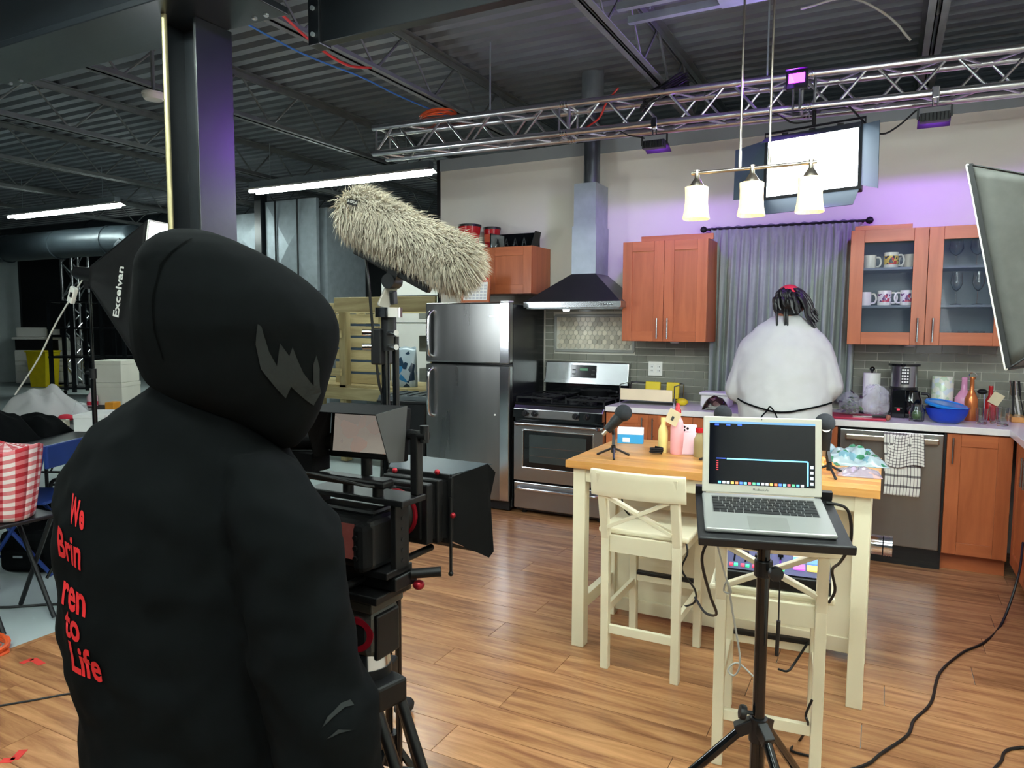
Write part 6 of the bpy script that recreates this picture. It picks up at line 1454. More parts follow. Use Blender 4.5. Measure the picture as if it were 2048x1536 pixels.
# black bags on the floor at the left
def floor_bag(x, y, s, rz, label, seed):
    t = thing('camera_bag', label, 'bag', (x, y, 0), rotz=rz, group='black gear bags on the floor')
    MB().b(-s[0] / 2, s[0] / 2, -s[1] / 2, s[1] / 2, 0, s[2]).build('body', 'black_cotton', t, bevel=0.05)
    MB().b(-s[0] * .36, s[0] * .36, -s[1] / 2 - .04, -s[1] / 2 + .01, 0.04, s[2] * .6).build('front_pocket', 'black_cotton', t, bevel=0.02)
    MB().tube([(-s[0] * .25, 0, s[2] - .01), (-s[0] * .2, 0, s[2] + .09), (s[0] * .2, 0, s[2] + .09), (s[0] * .25, 0, s[2] - .01)], 0.013, 8, 5).build('carry_handle', 'black_plastic', t, smooth=True)
    MB().b(-0.03, 0.03, -s[1] / 2 - .05, -s[1] / 2 - .04, s[2] * .45, s[2] * .5).build('buckle', 'chrome', t)
floor_bag(-3.60, -3.22, (0.34, 0.30, 0.26), math.radians(25), 'large black gear bag on the concrete floor under the table', 1)
floor_bag(-4.05, -2.75, (0.5, 0.3, 0.33), math.radians(50), 'black gear bag with pale piping behind the larger floor bag', 2)
def floor_coil(c, r, n, m, label, name='cord_coil'):
    pts = [(c[0] + r * (1 + .12 * math.sin(k * 1.7)) * math.cos(k * .5), c[1] + r * .8 * (1 + .1 * math.sin(k * 2.3)) * math.sin(k * .5), 0.004 + 0.0008 * k) for k in range(n * 13)]
    return tag(MB().tube(pts, 0.009, 6, 2).build(name, m, None, smooth=True), label, 'cord')
floor_coil((-2.62, -4.05, 0), 0.13, 4, 'orange_rubber', 'orange extension cord coiled at the left edge of the wooden floor')
cable('floor_cable', 'dark cable lying on the concrete at the left', [(-3.9, -3.9, -0.001), (-3.2, -3.75, -0.001), (-2.9, -3.55, -0.001), (-2.6, -3.4, -0.001), (-2.42, -3.3, 0.006)], 0.007, 'cable_black')
cable('floor_cable', 'thin dark cable on the wooden floor left of the operator', [(-2.2, -4.5, 0.004), (-1.95, -4.2, 0.004), (-1.85, -4.08, 0.004), (-1.75, -4.08, 0.004), (-1.55, -3.95, 0.004), (-1.2, -3.9, 0.004)], 0.004, 'cable_black')
def tape(pts, label):
    g = MB()
    for a, b_ in zip(pts[:-1], pts[1:]): g.bar((a[0], a[1], 0.0008), (b_[0], b_[1], 0.0008), 0.03, 0.0012)
    tag(g.build('floor_tape', 'red_tape', None), label, 'tape mark', 'red tape marks')
tape([(-2.328, -4.027, 0.000), (-2.328, -3.977, 0.000), (-2.235, -3.988, 0.000)], 'small red tape corner on the floor near the concrete edge')
tape([(-1.620, -4.473, 0.000), (-1.586, -4.449, 0.000), (-1.620, -4.399, 0.000)], 'red tape corner mark at the lower left of the floor')

# ================================================================ BLIMP MICROPHONE ON A STAND
BA, BB = Vector((-0.112, -4.330, 1.799)), Vector((0.140, -4.300, 1.678))
t = thing('furry_microphone', 'fluffy pale grey furry wind cover over a blimp microphone', 'microphone', tuple((BA + BB) / 2))
ax = (BB - BA).normalized(); e1 = ax.cross(Vector((0, 0, 1))).normalized(); e2 = e1.cross(ax).normalized()
core = MB(); core.ell(BA, 0.056, n=18, m=12); core.ell(BB, 0.056, n=18, m=12); core.cyl(BA, BB, 0.056, n=20)
core.build('inner_cover', 'fur_base', t, smooth=True)
fur = MB(); rnd = random.Random(2); Lb = (BB - BA).length; tot = Lb + 2 * 0.08
for k in range(15000):
    s = rnd.uniform(-0.075, Lb + 0.075); a = rnd.uniform(0, 2 * PI)
    rad = e1 * math.cos(a) + e2 * math.sin(a)
    if 0 <= s <= Lb: base = BA + ax * s + rad * 0.055; nrm = rad
    else:
        q = rnd.uniform(0, 1); cc = BA if s < 0 else BB; sg = -1 if s < 0 else 1
        nrm = (rad * math.sqrt(1 - q * q) + ax * (sg * q)).normalized(); base = cc + nrm * 0.055
    if nrm.dot(-e2) > 0.90 and 0.04 < s < Lb - 0.06: continue      # parting above the grip bar
    tuft = Vector((math.sin(31 * base.x + 7 * base.z), math.sin(27 * base.y + 3 * base.x), math.sin(29 * base.z + 5 * base.y))) * 0.35
    L_ = rnd.uniform(0.022, 0.045)
    d = (nrm + tuft * 0.7 + ax * 0.5 + Vector((0, 0, -0.4)) + Vector((rnd.gauss(0, .3), rnd.gauss(0, .3), rnd.gauss(0, .3)))).normalized()
    d2 = (d + Vector((0, 0, -0.5)) + ax * 0.25).normalized()
    w_ = d.cross(nrm + Vector((rnd.gauss(0, .5), rnd.gauss(0, .5), 0.01))).normalized() * 0.0011
    m1 = base + d * L_ * 0.55; m2 = m1 + d2 * L_ * 0.5
    fur.add([base - w_, base + w_, m1 + w_ * 0.8, m1 - w_ * 0.8, m2], [(0, 1, 2, 3), (3, 2, 4)])
fo = fur.build('fur_cover', 'fur', t, kind='stuff')
# woven tag
tp = BA - ax * 0.045 + e2 * 0.035 + e1 * 0.0
vd = (Vector((CX, CY, CZ)) - tp).normalized(); tp = BA - ax * 0.04 + e2 * 0.02 + vd * 0.092
xa = Vector((math.cos(YAW), math.sin(YAW), 0)); za = vd; ya = za.cross(xa).normalized(); xa = ya.cross(za)
Mx = Matrix(((xa.x, ya.x, za.x, tp.x), (xa.y, ya.y, za.y, tp.y), (xa.z, ya.z, za.z, tp.z), (0, 0, 0, 1))) @ Euler((0, 0, -0.25)).to_matrix().to_4x4()
tg_ = MB().b(-0.0125, 0.0125, -0.007, 0.007, -0.001, 0.001).xf(Mx).build('woven_tag', 'black_plastic', t)
lettering('tag_lettering', 'RØDE', 0.0085, Mx @ Matrix.Translation((0, 0.001, 0.0012)), 'white_plastic', tg_, extrude=0.0002)
# grip bar and handle under the cover
G0, G1 = BA + ax * 0.02 - e2 * 0.086, BB - ax * 0.03 - e2 * 0.088
gb_ = MB().bar(G0, G1, 0.022, 0.016, up=tuple(e2)).build('grip_bar', 'black_plastic', t, bevel=0.003)
for k in range(12): MB().bar(G0 + (G1 - G0) * (k + .5) / 12 + e2 * 0.008 - e1 * .012, G0 + (G1 - G0) * (k + .5) / 12 + e2 * 0.008 + e1 * 0.012, 0.006, 0.006).build('bar_rib', 'iron', gb_)
piv = G0 * 0.45 + G1 * 0.55 - e2 * 0.025
MB().cyl(piv - e1 * 0.022, piv + e1 * 0.022, 0.018, n=16).bar(piv, piv + e2 * 0.03, 0.03, 0.03).build('pivot', 'black_plastic', t, smooth=True)
S = thing('audio_stand', 'black audio stand with grey clamp arms below the furry microphone', 'microphone stand', ((-0.038, -4.322, 1.464)[0], (-0.038, -4.322, 1.464)[1], 0))
sx, sy = S.location.x, S.location.y
zc = (-0.040, -4.314, 1.558)[2]
mat('clamp_grey', (150, 142, 132), 0.45, 0.4, vary=0.1)
MB().bar(piv - e2 * 0.012 - e1 * 0.008, (sx - 0.012, sy - 0.01, zc + 0.012), 0.014, 0.03).build('clamp_arm', 'clamp_grey', S, bevel=0.003)
MB().bar(piv - e2 * 0.02 + ax * 0.012, (sx + 0.012, sy + 0.006, zc + 0.02), 0.012, 0.02).build('clamp_arm', 'black_plastic', S, bevel=0.003)
MB().cyl((sx, sy, zc - 0.012), (sx, sy, zc + 0.012), 0.034, n=18).build('clamp_plate', 'chrome', S, smooth=True)
MB().cyl((sx, sy, zc - 0.095), (sx, sy, zc - 0.012), 0.019, n=14).build('clamp_body', 'black_plastic', S, smooth=True)
MB().b(sx - 0.035, sx - 0.005, sy - 0.03, sy + 0.03, zc - 0.13, zc - 0.04).build('side_clamp', 'black_plastic', S, bevel=0.004)
for z in (zc - 0.05, zc - 0.085): MB().cyl((sx - 0.03, sy - 0.02, z), (sx - 0.055, sy - 0.035, z), 0.008, n=10).cyl((sx + 0.012, sy - 0.015, z), (sx + 0.045, sy - 0.03, z), 0.007, n=10).build('clamp_screw', 'chrome', S, smooth=True)
MB().cyl((sx - 0.011, sy, 0.42), (sx - 0.011, sy, zc - 0.08), 0.0105, n=12).build('tube', 'black_gloss', S, smooth=True)
MB().cyl((sx + 0.017, sy + 0.005, 0.30), (sx + 0.017, sy + 0.005, zc - 0.06), 0.0085, n=12).build('boom_tube', 'black_gloss', S, smooth=True)
MB().cyl((sx - 0.011, sy, 0.38), (sx - 0.011, sy, 0.46), 0.022, n=14).build('leg_collar', 'black_plastic', S, smooth=True)
for k in range(3):
    q = 0.5 + k * 2 * PI / 3
    MB().tube([(sx - 0.011 + 0.02 * math.cos(q), sy + 0.02 * math.sin(q), 0.42), (sx + 0.30 * math.cos(q), sy + 0.30 * math.sin(q), 0.012)], 0.01, 8).build('leg', 'black_gloss', S, smooth=True)
pe = G0 + ax * 0.03
cable('microphone_cable', 'thin black cable hanging from the furry microphone beside its stand', [tuple(pe), (-0.065, -4.366, 1.637), (-0.065, -4.353, 1.527), (-0.058, -4.340, 1.389), (-0.057, -4.325, 1.299), (sx - 0.01, sy - 0.04, 0.9)], 0.0035, 'cable_black')
tag(MB().ell((-0.559, -3.560, 0.030), (0.035, 0.05, 0.03), n=14, m=10).build('rubber_sandbag', 'black_matte', None, smooth=True), 'small dark rubber weight on the floor behind the tripod legs', 'weight')

# ================================================================ CAMERA RIG ON ITS TRIPOD
RB = cf(-0.290, 1.40, 1.060)
RG = math.radians(27.45 - 29)
t = thing('cinema_camera', 'black cinema camera rig with matte box, monitor hood and cage', 'camera', tuple(RB), rotz=RG)
mat('rig_black', (12, 12, 13), 0.45, vary=0.2, scale=10, spec=0.35)
mat('rig_matte', (10, 10, 11), 0.75, vary=0.15, spec=0.15)
bd = MB().b(-0.12, 0.06, -0.055, 0.03, 0.0, 0.10).build('camera_body', 'rig_black', t, bevel=0.012)
MB().b(-0.10, 0.045, -0.03, 0.03, 0.098, 0.112).build('top_hump', 'rig_black', bd, bevel=0.008)
MB().b(-0.10, 0.02, -0.058, -0.054, 0.02, 0.088).build('rear_screen', mat('rear_screen', (50, 36, 36), 0.15, vary=0.5, scale=40, emit=0.10, emit_rgb=(150, 80, 70)), bd)
MB().b(0.028, 0.058, -0.075, 0.02, 0.0, 0.095).build('hand_grip', 'rig_matte', bd, bevel=0.012)
for z in (0.03, 0.05, 0.07): MB().cyl((0.04, -0.074, z), (0.04, -0.079, z), 0.005, n=10).build('rear_button', 'rig_matte', bd)
cage = thing  # keep name space tidy
MB().b(-0.13, 0.115, -0.03, 0.045, 0.126, 0.138).build('cage_top', 'rig_black', t, bevel=0.002)
cs = MB().b(0.072, 0.085, -0.012, 0.03, -0.012, 0.128).build('cage_side', 'rig_black', t, bevel=0.002)
for k in range(6): MB().cyl((0.0848, 0.009, 0.01 + k * 0.021), (0.0862, 0.009, 0.01 + k * 0.021), 0.004, n=10).build('threaded_hole', 'iron', cs)
MB().b(-0.13, -0.118, -0.012, 0.03, -0.012, 0.128).build('cage_side', 'rig_black', t, bevel=0.002)
MB().b(-0.13, 0.085, -0.04, 0.04, -0.016, -0.002).build('cage_bottom', 'rig_black', t, bevel=0.002)
# lens
LZ = 0.062; LXc = -0.025
ln = MB().lathe([(0.030, 0.03), (0.036, 0.032), (0.036, 0.05), (0.040, 0.055), (0.040, 0.10), (0.044, 0.104), (0.044, 0.115), (0.047, 0.12), (0.047, 0.142), (0.03, 0.143)], (LXc, 0, LZ), 30, axis=(0, 1, 0)).build('lens', 'rig_black', t, smooth=True)
for k in range(20):
    a = 2 * PI * k / 20; MB().box((LXc + 0.0405 * math.cos(a), 0.078, LZ + 0.0405 * math.sin(a)), (0.004, 0.03, 0.004), (0, -a, 0)).build('focus_rib', 'rig_matte', ln)
MB().lathe([(0.0445, 0.102), (0.0452, 0.104), (0.0452, 0.108), (0.0445, 0.11)], (LXc, 0, LZ), 30, axis=(0, 1, 0), closed=False).build('red_line', 'red_anodised', ln, smooth=True)
MB().lathe([(0.048, 0.126), (0.0525, 0.128), (0.0525, 0.136), (0.048, 0.138)], (LXc, 0, LZ), 36, axis=(0, 1, 0), closed=False).build('red_ring', 'red_anodised', t, smooth=True)
# matte box
mbx = MB()
y0, y1 = 0.140, 0.215; wi, wo, hi, ho = 0.055, 0.080, 0.055, 0.068
mbx.add([(LXc - wi, y0, LZ - hi), (LXc + wi, y0, LZ - hi), (LXc + wi, y0, LZ + hi), (LXc - wi, y0, LZ + hi), (LXc - wo, y1, LZ - ho), (LXc + wo, y1, LZ - ho), (LXc + wo, y1, LZ + ho), (LXc - wo, y1, LZ + ho)], [(0, 1, 5, 4), (1, 2, 6, 5), (2, 3, 7, 6), (3, 0, 4, 7), (0, 3, 2, 1)])
mb = mbx.build('matte_box', 'rig_matte', t, bevel=0.003)
MB().b(LXc - 0.07, LXc + 0.07, 0.145, 0.168, LZ - 0.066, LZ + 0.066).b(LXc - 0.075, LXc + 0.075, 0.178, 0.198, LZ - 0.07, LZ + 0.07).build('filter_stage', 'rig_black', mb, bevel=0.003)
fr_ = MB()
for a in ((-1, -1, 1, -1), (-1, 1, 1, 1), (-1, -1, -1, 1), (1, -1, 1, 1)): fr_.bar((LXc + a[0] * (wo + .004), y1, LZ + a[1] * (ho + .004)), (LXc + a[2] * (wo + .004), y1, LZ + a[3] * (ho + .004)), 0.012, 0.012, up=(0, 1, 0))
fr_.build('front_frame', 'rig_black', mb, bevel=0.002)
def flag(name, q): MB().slab(q, 0.002).build(name, 'rig_matte', mb)
zt = LZ + ho + 0.008; zb_ = LZ - ho - 0.008; xr = LXc + wo + 0.008; xl = LXc - wo - 0.008
mat('flag_top', (44, 52, 58), 0.35, vary=0.08)
MB().slab([(xl - .0, y1, zt), (xr, y1, zt), (xr + 0.045, y1 + 0.095, zt + 0.012), (xl - 0.055, y1 + 0.095, zt + 0.012)], 0.002).build('top_flag', 'flag_top', mb)
MB().slab([(xr, y1, zb_ + 0.004), (xr, y1, zt - 0.004), (xr + 0.052, y1 + 0.066, zt + 0.020), (xr + 0.066, y1 + 0.076, zt - 0.0), (xr + 0.055, y1 + 0.072, LZ + 0.02), (xr + 0.062, y1 + 0.076, zb_ - 0.030), (xr + 0.054, y1 + 0.068, zb_ - 0.044)], 0.002).build('side_flag', 'rig_matte', mb)
flag('side_flag', [(xl, y1, zt - 0.004), (xl, y1, zb_ + 0.004), (xl - 0.05, y1 + 0.07, zb_ - 0.03), (xl - 0.05, y1 + 0.07, zt + 0.02)])
flag('bottom_flag', [(xr, y1, zb_), (xl, y1, zb_), (xl - 0.03, y1 + 0.06, zb_ - 0.03), (xr + 0.03, y1 + 0.06, zb_ - 0.03)])
for q in ((LXc - 0.035, 0.17, zt + 0.006), (LXc + 0.055, 0.205, zt + 0.006), (xr + 0.008, 0.205, LZ - 0.01)): MB().ell(q, 0.0065, n=12, m=8).build('red_knob', 'red_anodised', mb, smooth=True)
MB().cyl((xr + 0.004, y1 - 0.012, LZ + 0.03), (xr + 0.004, y1 - 0.012, zb_ - 0.065), 0.0035, n=8).ell((xr + 0.004, y1 - 0.012, zb_ - 0.065), 0.006, n=8, m=6).build('flag_rod', 'rig_black', mb, smooth=True)
for x in (-0.06, 0.01): MB().cyl((x, -0.09, -0.03), (x, 0.21, -0.03), 0.0075, n=12).build('rail_rod', 'rig_black', t, smooth=True)
MB().b(-0.08, 0.09, -0.02, 0.05, -0.045, -0.018).build('rail_block', 'rig_black', t, bevel=0.003)
MB().cyl((0.09, 0.03, -0.022), (0.14, 0.06, -0.018), 0.010, n=12).build('rosette_arm', 'rig_black', t, smooth=True)
MB().ell((0.10, 0.04, -0.046), (0.012, 0.012, 0.010), n=10, m=8).build('red_knob', 'red_anodised', t, smooth=True)
# top handle, battery box with dials, small shotgun tube
MB().b(-0.20, 0.075, -0.035, 0.0, 0.156, 0.172).build('top_handle', 'rig_black', t, bevel=0.005)
for x in (-0.03, 0.045): MB().cyl((x, -0.015, 0.137), (x, -0.015, 0.158), 0.011, n=12).build('handle_post', 'rig_black', t, smooth=True)
MB().cyl((-0.165, -0.02, 0.03), (-0.165, -0.02, 0.155), 0.014, n=12).cyl((-0.165, -0.02, 0.09), (-0.165, -0.02, 0.12), 0.019, n=12).build('side_post', 'rig_black', t, smooth=True)
MB().bar((-0.165, -0.02, 0.04), (-0.12, 0.0, 0.03), 0.02, 0.02).build('post_clamp', 'rig_black', t)
bx = MB().b(-0.195, -0.085, -0.055, -0.005, 0.176, 0.216).build('preamp_box', 'rig_matte', t, bevel=0.003)
for x in (-0.175, -0.145): MB().cyl((x, -0.0552, 0.196), (x, -0.062, 0.196), 0.011, n=16).build('dial', 'rig_black', bx, smooth=True)
MB().cyl((-0.15, -0.06, 0.234), (-0.075, -0.01, 0.234), 0.017, n=16).build('onboard_microphone', 'rig_matte', t, smooth=True)
# on-camera monitor with sun hood
M_ = Matrix.Translation((0.005, -0.005, 0.205)) @ Euler((math.radians(-8), 0, math.radians(8))).to_matrix().to_4x4()
mo = MB().b(-0.085, 0.085, 0.0, 0.022, 0.0, 0.105).xf(M_).build('monitor', 'rig_matte', t, bevel=0.004)
sm_ = mat('monitor_screen', (120, 110, 100), 0.15, emit=0.4, emit_rgb=(150, 140, 130), vary=0.2)
print_film('monitor_picture', (132, 128, 116), (150, 96, 70), (50, 50, 56), 38)
N_, L_n, B_ = nodes_of(MATS['monitor_picture']); B_.inputs['Emission Strength'].default_value = 0.25; B_.inputs['Emission Color'].default_value = lin((160, 150, 140))
MB().b(-0.075, 0.075, -0.0012, 0.0, 0.012, 0.095).xf(M_).build('screen', 'monitor_picture', mo)
mat('hood_grey', (62, 62, 62), 0.6, vary=0.08)
def hood(q, m): MB().slab([M_ @ Vector(p) for p in q], 0.002).build('sun_hood', m, mo)
hood([(-0.085, 0, 0.108), (0.085, 0, 0.108), (0.078, -0.10, 0.088), (-0.078, -0.10, 0.088)], 'rig_matte')
hood([(0.085, 0, 0.0), (0.085, 0, 0.108), (0.078, -0.10, 0.088), (0.082, -0.05, 0.0)], 'hood_grey')
hood([(-0.085, 0, 0.108), (-0.085, 0, 0.0), (-0.082, -0.05, 0.0), (-0.078, -0.10, 0.088)], 'rig_matte')
MB().cyl((0.005, 0.0, 0.172), (0.005, 0.0, 0.206), 0.011, n=12).build('monitor_mount', 'rig_black', t, smooth=True)
MB().b(0.095, 0.113, 0.02, 0.04, 0.138, 0.262).build('monitor_arm', 'rig_black', t, bevel=0.003)
MB().cyl((0.08, 0.03, 0.255), (0.13, 0.03, 0.255), 0.010, n=12).cyl((0.123, 0.03, 0.242), (0.123, 0.03, 0.275), 0.009, n=12).build('arm_knob', 'rig_black', t, smooth=True)
MB().tube([(-0.21, -0.06, 0.21), (-0.16, -0.075, 0.185), (-0.06, -0.06, 0.176), (0.04, -0.05, 0.165), (0.06, 0.02, 0.15)], 0.003, 6, 5).build('rig_cable', 'cable_black', t, smooth=True)
MB().b(-0.075, 0.075, -0.06, 0.05, -0.062, -0.046).build('quick_plate', 'rig_black', t, bevel=0.003)

TBs = RB - Vector((0, 0, 0.064))
t = thing('video_tripod', 'black video tripod with red-ringed fluid head under the camera', 'tripod', (RB.x, RB.y, 0), rotz=RG)
hz = RB.z - 0.064
mat('head_grey', (62, 62, 58), 0.45, 0.3, vary=0.1)
MB().b(-0.05, 0.055, -0.05, 0.05, hz - 0.022, hz).build('head_plate', 'head_grey', t, bevel=0.004)
hd = MB().b(-0.045, 0.05, -0.045, 0.045, hz - 0.115, hz - 0.022).build('fluid_head', 'head_grey', t, bevel=0.014)
MB().lathe([(0.022, 0), (0.034, 0.0), (0.034, 0.008), (0.022, 0.008)], (0.015, -0.045, hz - 0.068), 28, axis=(0.35, -0.94, 0), closed=False).build('red_drag_ring', 'red_anodised', hd, smooth=True)
MB().lathe([(0.001, 0.006), (0.022, 0.006), (0.022, -0.002)], (0.015, -0.045, hz - 0.068), 20, axis=(0.35, -0.94, 0)).build('drag_cap', 'rig_black', hd, smooth=True)
MB().b(0.045, 0.056, -0.035, 0.035, hz - 0.12, hz - 0.03).build('tilt_lever', 'rig_black', hd, bevel=0.004)
MB().cyl((0, 0, hz - 0.145), (0, 0, hz - 0.115), 0.048, 0.044, n=24).build('level_bowl', 'chrome', t, smooth=True)
MB().cyl((0, 0, hz - 0.20), (0, 0, hz - 0.145), 0.05, n=20).build('bowl_crown', 'rig_black', t, smooth=True)
for k in range(3):
    a = math.radians(-12 + 120 * k); ca, sa = math.cos(a), math.sin(a); tx_, ty_ = -sa, ca
    top = hz - 0.19
    lg = MB().box((0.055 * ca, 0.055 * sa, top), (0.05, 0.075, 0.05), (0, 0, a)).build('leg_shoulder', 'rig_black', t, bevel=0.006)
    for o_ in (-0.03, 0.03):
        MB().tube([(0.06 * ca + o_ * tx_, 0.06 * sa + o_ * ty_, top - 0.01), (0.27 * ca + o_ * tx_ * .9, 0.27 * sa + o_ * ty_ * .9, 0.42)], 0.0105, 10).build('upper_tube', 'rig_black', lg, smooth=True)
    MB().tube([(0.10 * ca, 0.10 * sa, top - 0.17), (0.44 * ca, 0.44 * sa, 0.012)], 0.010, 10).build('lower_tube', 'rig_black', lg, smooth=True)
    MB().box((0.27 * ca, 0.27 * sa, 0.42), (0.035, 0.085, 0.05), (0, 0, a)).build('leg_lock', 'rig_black', lg, bevel=0.004)
    MB().ell((0.44 * ca, 0.44 * sa, 0.013), (0.016, 0.016, 0.013), n=10, m=7).build('foot', 'black_matte', lg, smooth=True)
MB().tube([(-0.05, -0.03, hz - 0.07), (-0.10, -0.07, hz - 0.10), (-0.14, -0.10, hz - 0.13)], 0.009, 8).build('pan_handle', 'rig_black', t, smooth=True)

# ================================================================ PEOPLE
def hand(t, wrist, direction, palm_n, side, material='skin', name='hand', curl=0.55):
    """palm with five unequal, bent fingers; direction: towards the fingertips, palm_n: palm normal"""
    d = Vector(direction).normalized(); n = Vector(palm_n).normalized(); n = (n - d * n.dot(d)).normalized(); s = d.cross(n).normalized() * side
    w = Vector(wrist); g = MB()
    g.cap(w, w + d * 0.03, 0.026, 0.03)
    for k in range(4):
        o = s * ((k - 1.5) * 0.02); g.cap(w + d * 0.02 + o * 0.7, w + d * 0.085 + o, 0.014, 0.0105)
        L_ = (0.070, 0.080, 0.075, 0.058)[k]; p = w + d * 0.088 + o; cur = 0.25
        for seg, fr in enumerate((0.45, 0.31, 0.24)):
            a = cur; q = p + (d * math.cos(a) + n * math.sin(a)) * (L_ * fr); g.cap(p, q, 0.0092 - seg * 0.0008, 0.0085 - seg * 0.0008); p = q; cur += curl
    p = w + d * 0.035 - s * 0.026; q = p + (d * 0.5 - s * 0.75 + n * 0.35).normalized() * 0.034; r = q + (d * 0.9 - s * 0.2 + n * 0.3).normalized() * 0.03
    g.cap(w + d * 0.02 - s * 0.012, p, 0.017, 0.013); g.cap(p, q, 0.0125, 0.0105); g.cap(q, r, 0.0105, 0.0085)
    return flesh(name, g, 0.0045, 3, material, t)

# ---- operator in a black hoodie (own axes: x to the viewer's right, y away from the viewer)
OB = cf(-0.465, 1.10, 0)
t = thing('person', 'person in a black hooded sweatshirt with red back lettering, watching the camera', 'person', tuple(OB), rotz=YAW)
def Q(u, v, d=1.10): return Vector(((u - 1024) / 1436.5 * d + 0.465, d - 1.10, 1.528 + (650.2 - v) / 1436.5 * d))
g = MB()
# torso: back turned to the viewer, facing right and away
TORSO = [(330, 420, 765, 1.13, .07), (300, 455, 785, 1.13, .085), (255, 490, 805, 1.13, .10), (226, 520, 825, 1.13, .11), (194, 545, 858, 1.13, .125), (164, 565, 900, 1.13, .14), (134, 590, 945, 1.13, .155), (120, 605, 995, 1.13, .165), (117, 610, 1050, 1.13, .172),
         (120, 612, 1150, 1.13, .178), (131, 612, 1245, 1.13, .18), (150, 612, 1330, 1.13, .18), (166, 615, 1410, 1.13, .178), (163, 630, 1480, 1.13, .178), (160, 645, 1570, 1.13, .18), (175, 640, 1640, 1.13, .17)]
g.add(*loft_rings(TORSO, Q))
# right arm, hanging, elbow below the frame, forearm going to the pan handle
ARM = [(470, 536, 905, 1.06, 0.05), (462, 576, 935, 1.055, 0.07), (455, 612, 975, 1.045, 0.085), (452, 640, 1012, 1.04, 0.09), (455, 666, 1052, 1.035, 0.092), (462, 680, 1095, 1.03, 0.092), (470, 680, 1140, 1.03, 0.09), (476, 685, 1205, 1.025, 0.086), (482, 694, 1280, 1.02, 0.084), (492, 710, 1355, 1.02, 0.083), (505, 734, 1405, 1.02, 0.084), (520, 747, 1440, 1.02, 0.085), (530, 750, 1520, 1.02, 0.084), (540, 750, 1600, 1.03, 0.08), (570, 741, 1660, 1.04, 0.06)]
g.add(*loft_rings(ARM, Q))
wr = Q(740, 1640, 1.25); g.cap(Q(655, 1600, 1.04), wr, 0.062, 0.044)
# left arm, far side
shl = Q(300, 1000, 1.30); ell_ = Q(390, 1450, 1.42); wrl = Q(560, 1500, 1.50)
g.cap(shl, ell_, 0.082, 0.064); g.cap(ell_, wrl, 0.062, 0.044)
body = flesh('body', g, 0.009, 4, 'black_cotton', t, disp=0.020, dscale=0.07)
# trousers and shoes
g = MB(); hip = Q(440, 1640, 1.14)
for s_, (fx, fy) in ((1, (0.07, -0.10)), (-1, (-0.11, 0.14))):
    h_ = Vector((hip.x + fx * 0.8, hip.y + fy * 0.8, 0.76)); k_ = Vector((hip.x + fx * 1.0 + 0.02, hip.y + fy, 0.46)); a_ = Vector((hip.x + fx * 1.0, hip.y + fy, 0.10))
    g.cap(h_, k_, 0.105, 0.075); g.cap(k_, a_, 0.072, 0.056)
g.ell((hip.x, hip.y, 0.80), (0.165, 0.145, 0.12), (0, 0, 0.5))
flesh('trousers', g, 0.012, 6, 'denim', t, disp=0.01)
for fx, fy in ((0.07, -0.10), (-0.11, 0.14)):
    c = Vector((hip.x + fx, hip.y + fy, 0.045)); dr_ = Vector((0.82, 0.57, 0))
    flesh('shoe', MB().ell(c, (0.05, 0.05, 0.045)).cap(c + Vector((0, 0, -.005)), c + dr_ * 0.13 + Vector((0, 0, -0.012)), 0.043, 0.033).ell(c + Vector((0, 0, 0.04)), 0.052), 0.008, 3, 'black_plastic', t)
# hood
g = MB()
HOOD = [(355, 420, 468, 1.1, 0.03), (335, 468, 482, 1.1, 0.075), (316, 508, 500, 1.1, 0.1), (298, 560, 528, 1.105, 0.12), (291, 604, 560, 1.11, 0.13), (286, 640, 592, 1.11, 0.137), (282, 663, 622, 1.115, 0.14), (279, 674, 652, 1.115, 0.14), (279, 675, 682, 1.12, 0.138), (283, 670, 712, 1.12, 0.132), (293, 661, 742, 1.12, 0.125), (307, 652, 770, 1.12, 0.115), (350, 643, 796, 1.125, 0.105), (440, 634, 826, 1.13, 0.085), (500, 620, 854, 1.13, 0.065), (535, 602, 880, 1.13, 0.04), (558, 588, 897, 1.13, 0.02)]
g.add(*loft_rings(HOOD, Q))
hd_ = flesh('hood', g, 0.008, 3, 'black_cotton', t, disp=0.006, dscale=0.09)
# face inside the hood opening (turned away from the viewer)
fc = Q(548, 745, 1.19); fdv = Vector((0.72, 0.69, -0.12)).normalized(); fs = Vector((fdv.y, -fdv.x, 0)).normalized()
g = MB(); g.ell(fc, (0.066, 0.066, 0.095)); g.ell(fc + fdv * 0.055 + Vector((0, 0, -0.01)), (0.014, 0.014, 0.022)); g.ell(fc + fdv * 0.03 + Vector((0, 0, -0.075)), (0.035, 0.035, 0.03))
g.ell(fc + fdv * 0.056 + Vector((0, 0, -0.045)), (0.018, 0.018, 0.007))
fo_ = flesh('face', g, 0.006, 3, 'skin', t)
for s_ in (-1, 1): MB().ell(fc + fdv * 0.056 + fs * (s_ * 0.026) + Vector((0, 0, 0.018)), (0.010, 0.010, 0.006), n=10, m=6).build('eye', 'black_gloss', fo_, smooth=True)
hand(t, wr, (0.55, 0.75, -0.15), (0, 0, -1), 1)
hand(t, wrl, (0.85, 0.3, 0.1), (0, 0, -1), -1)
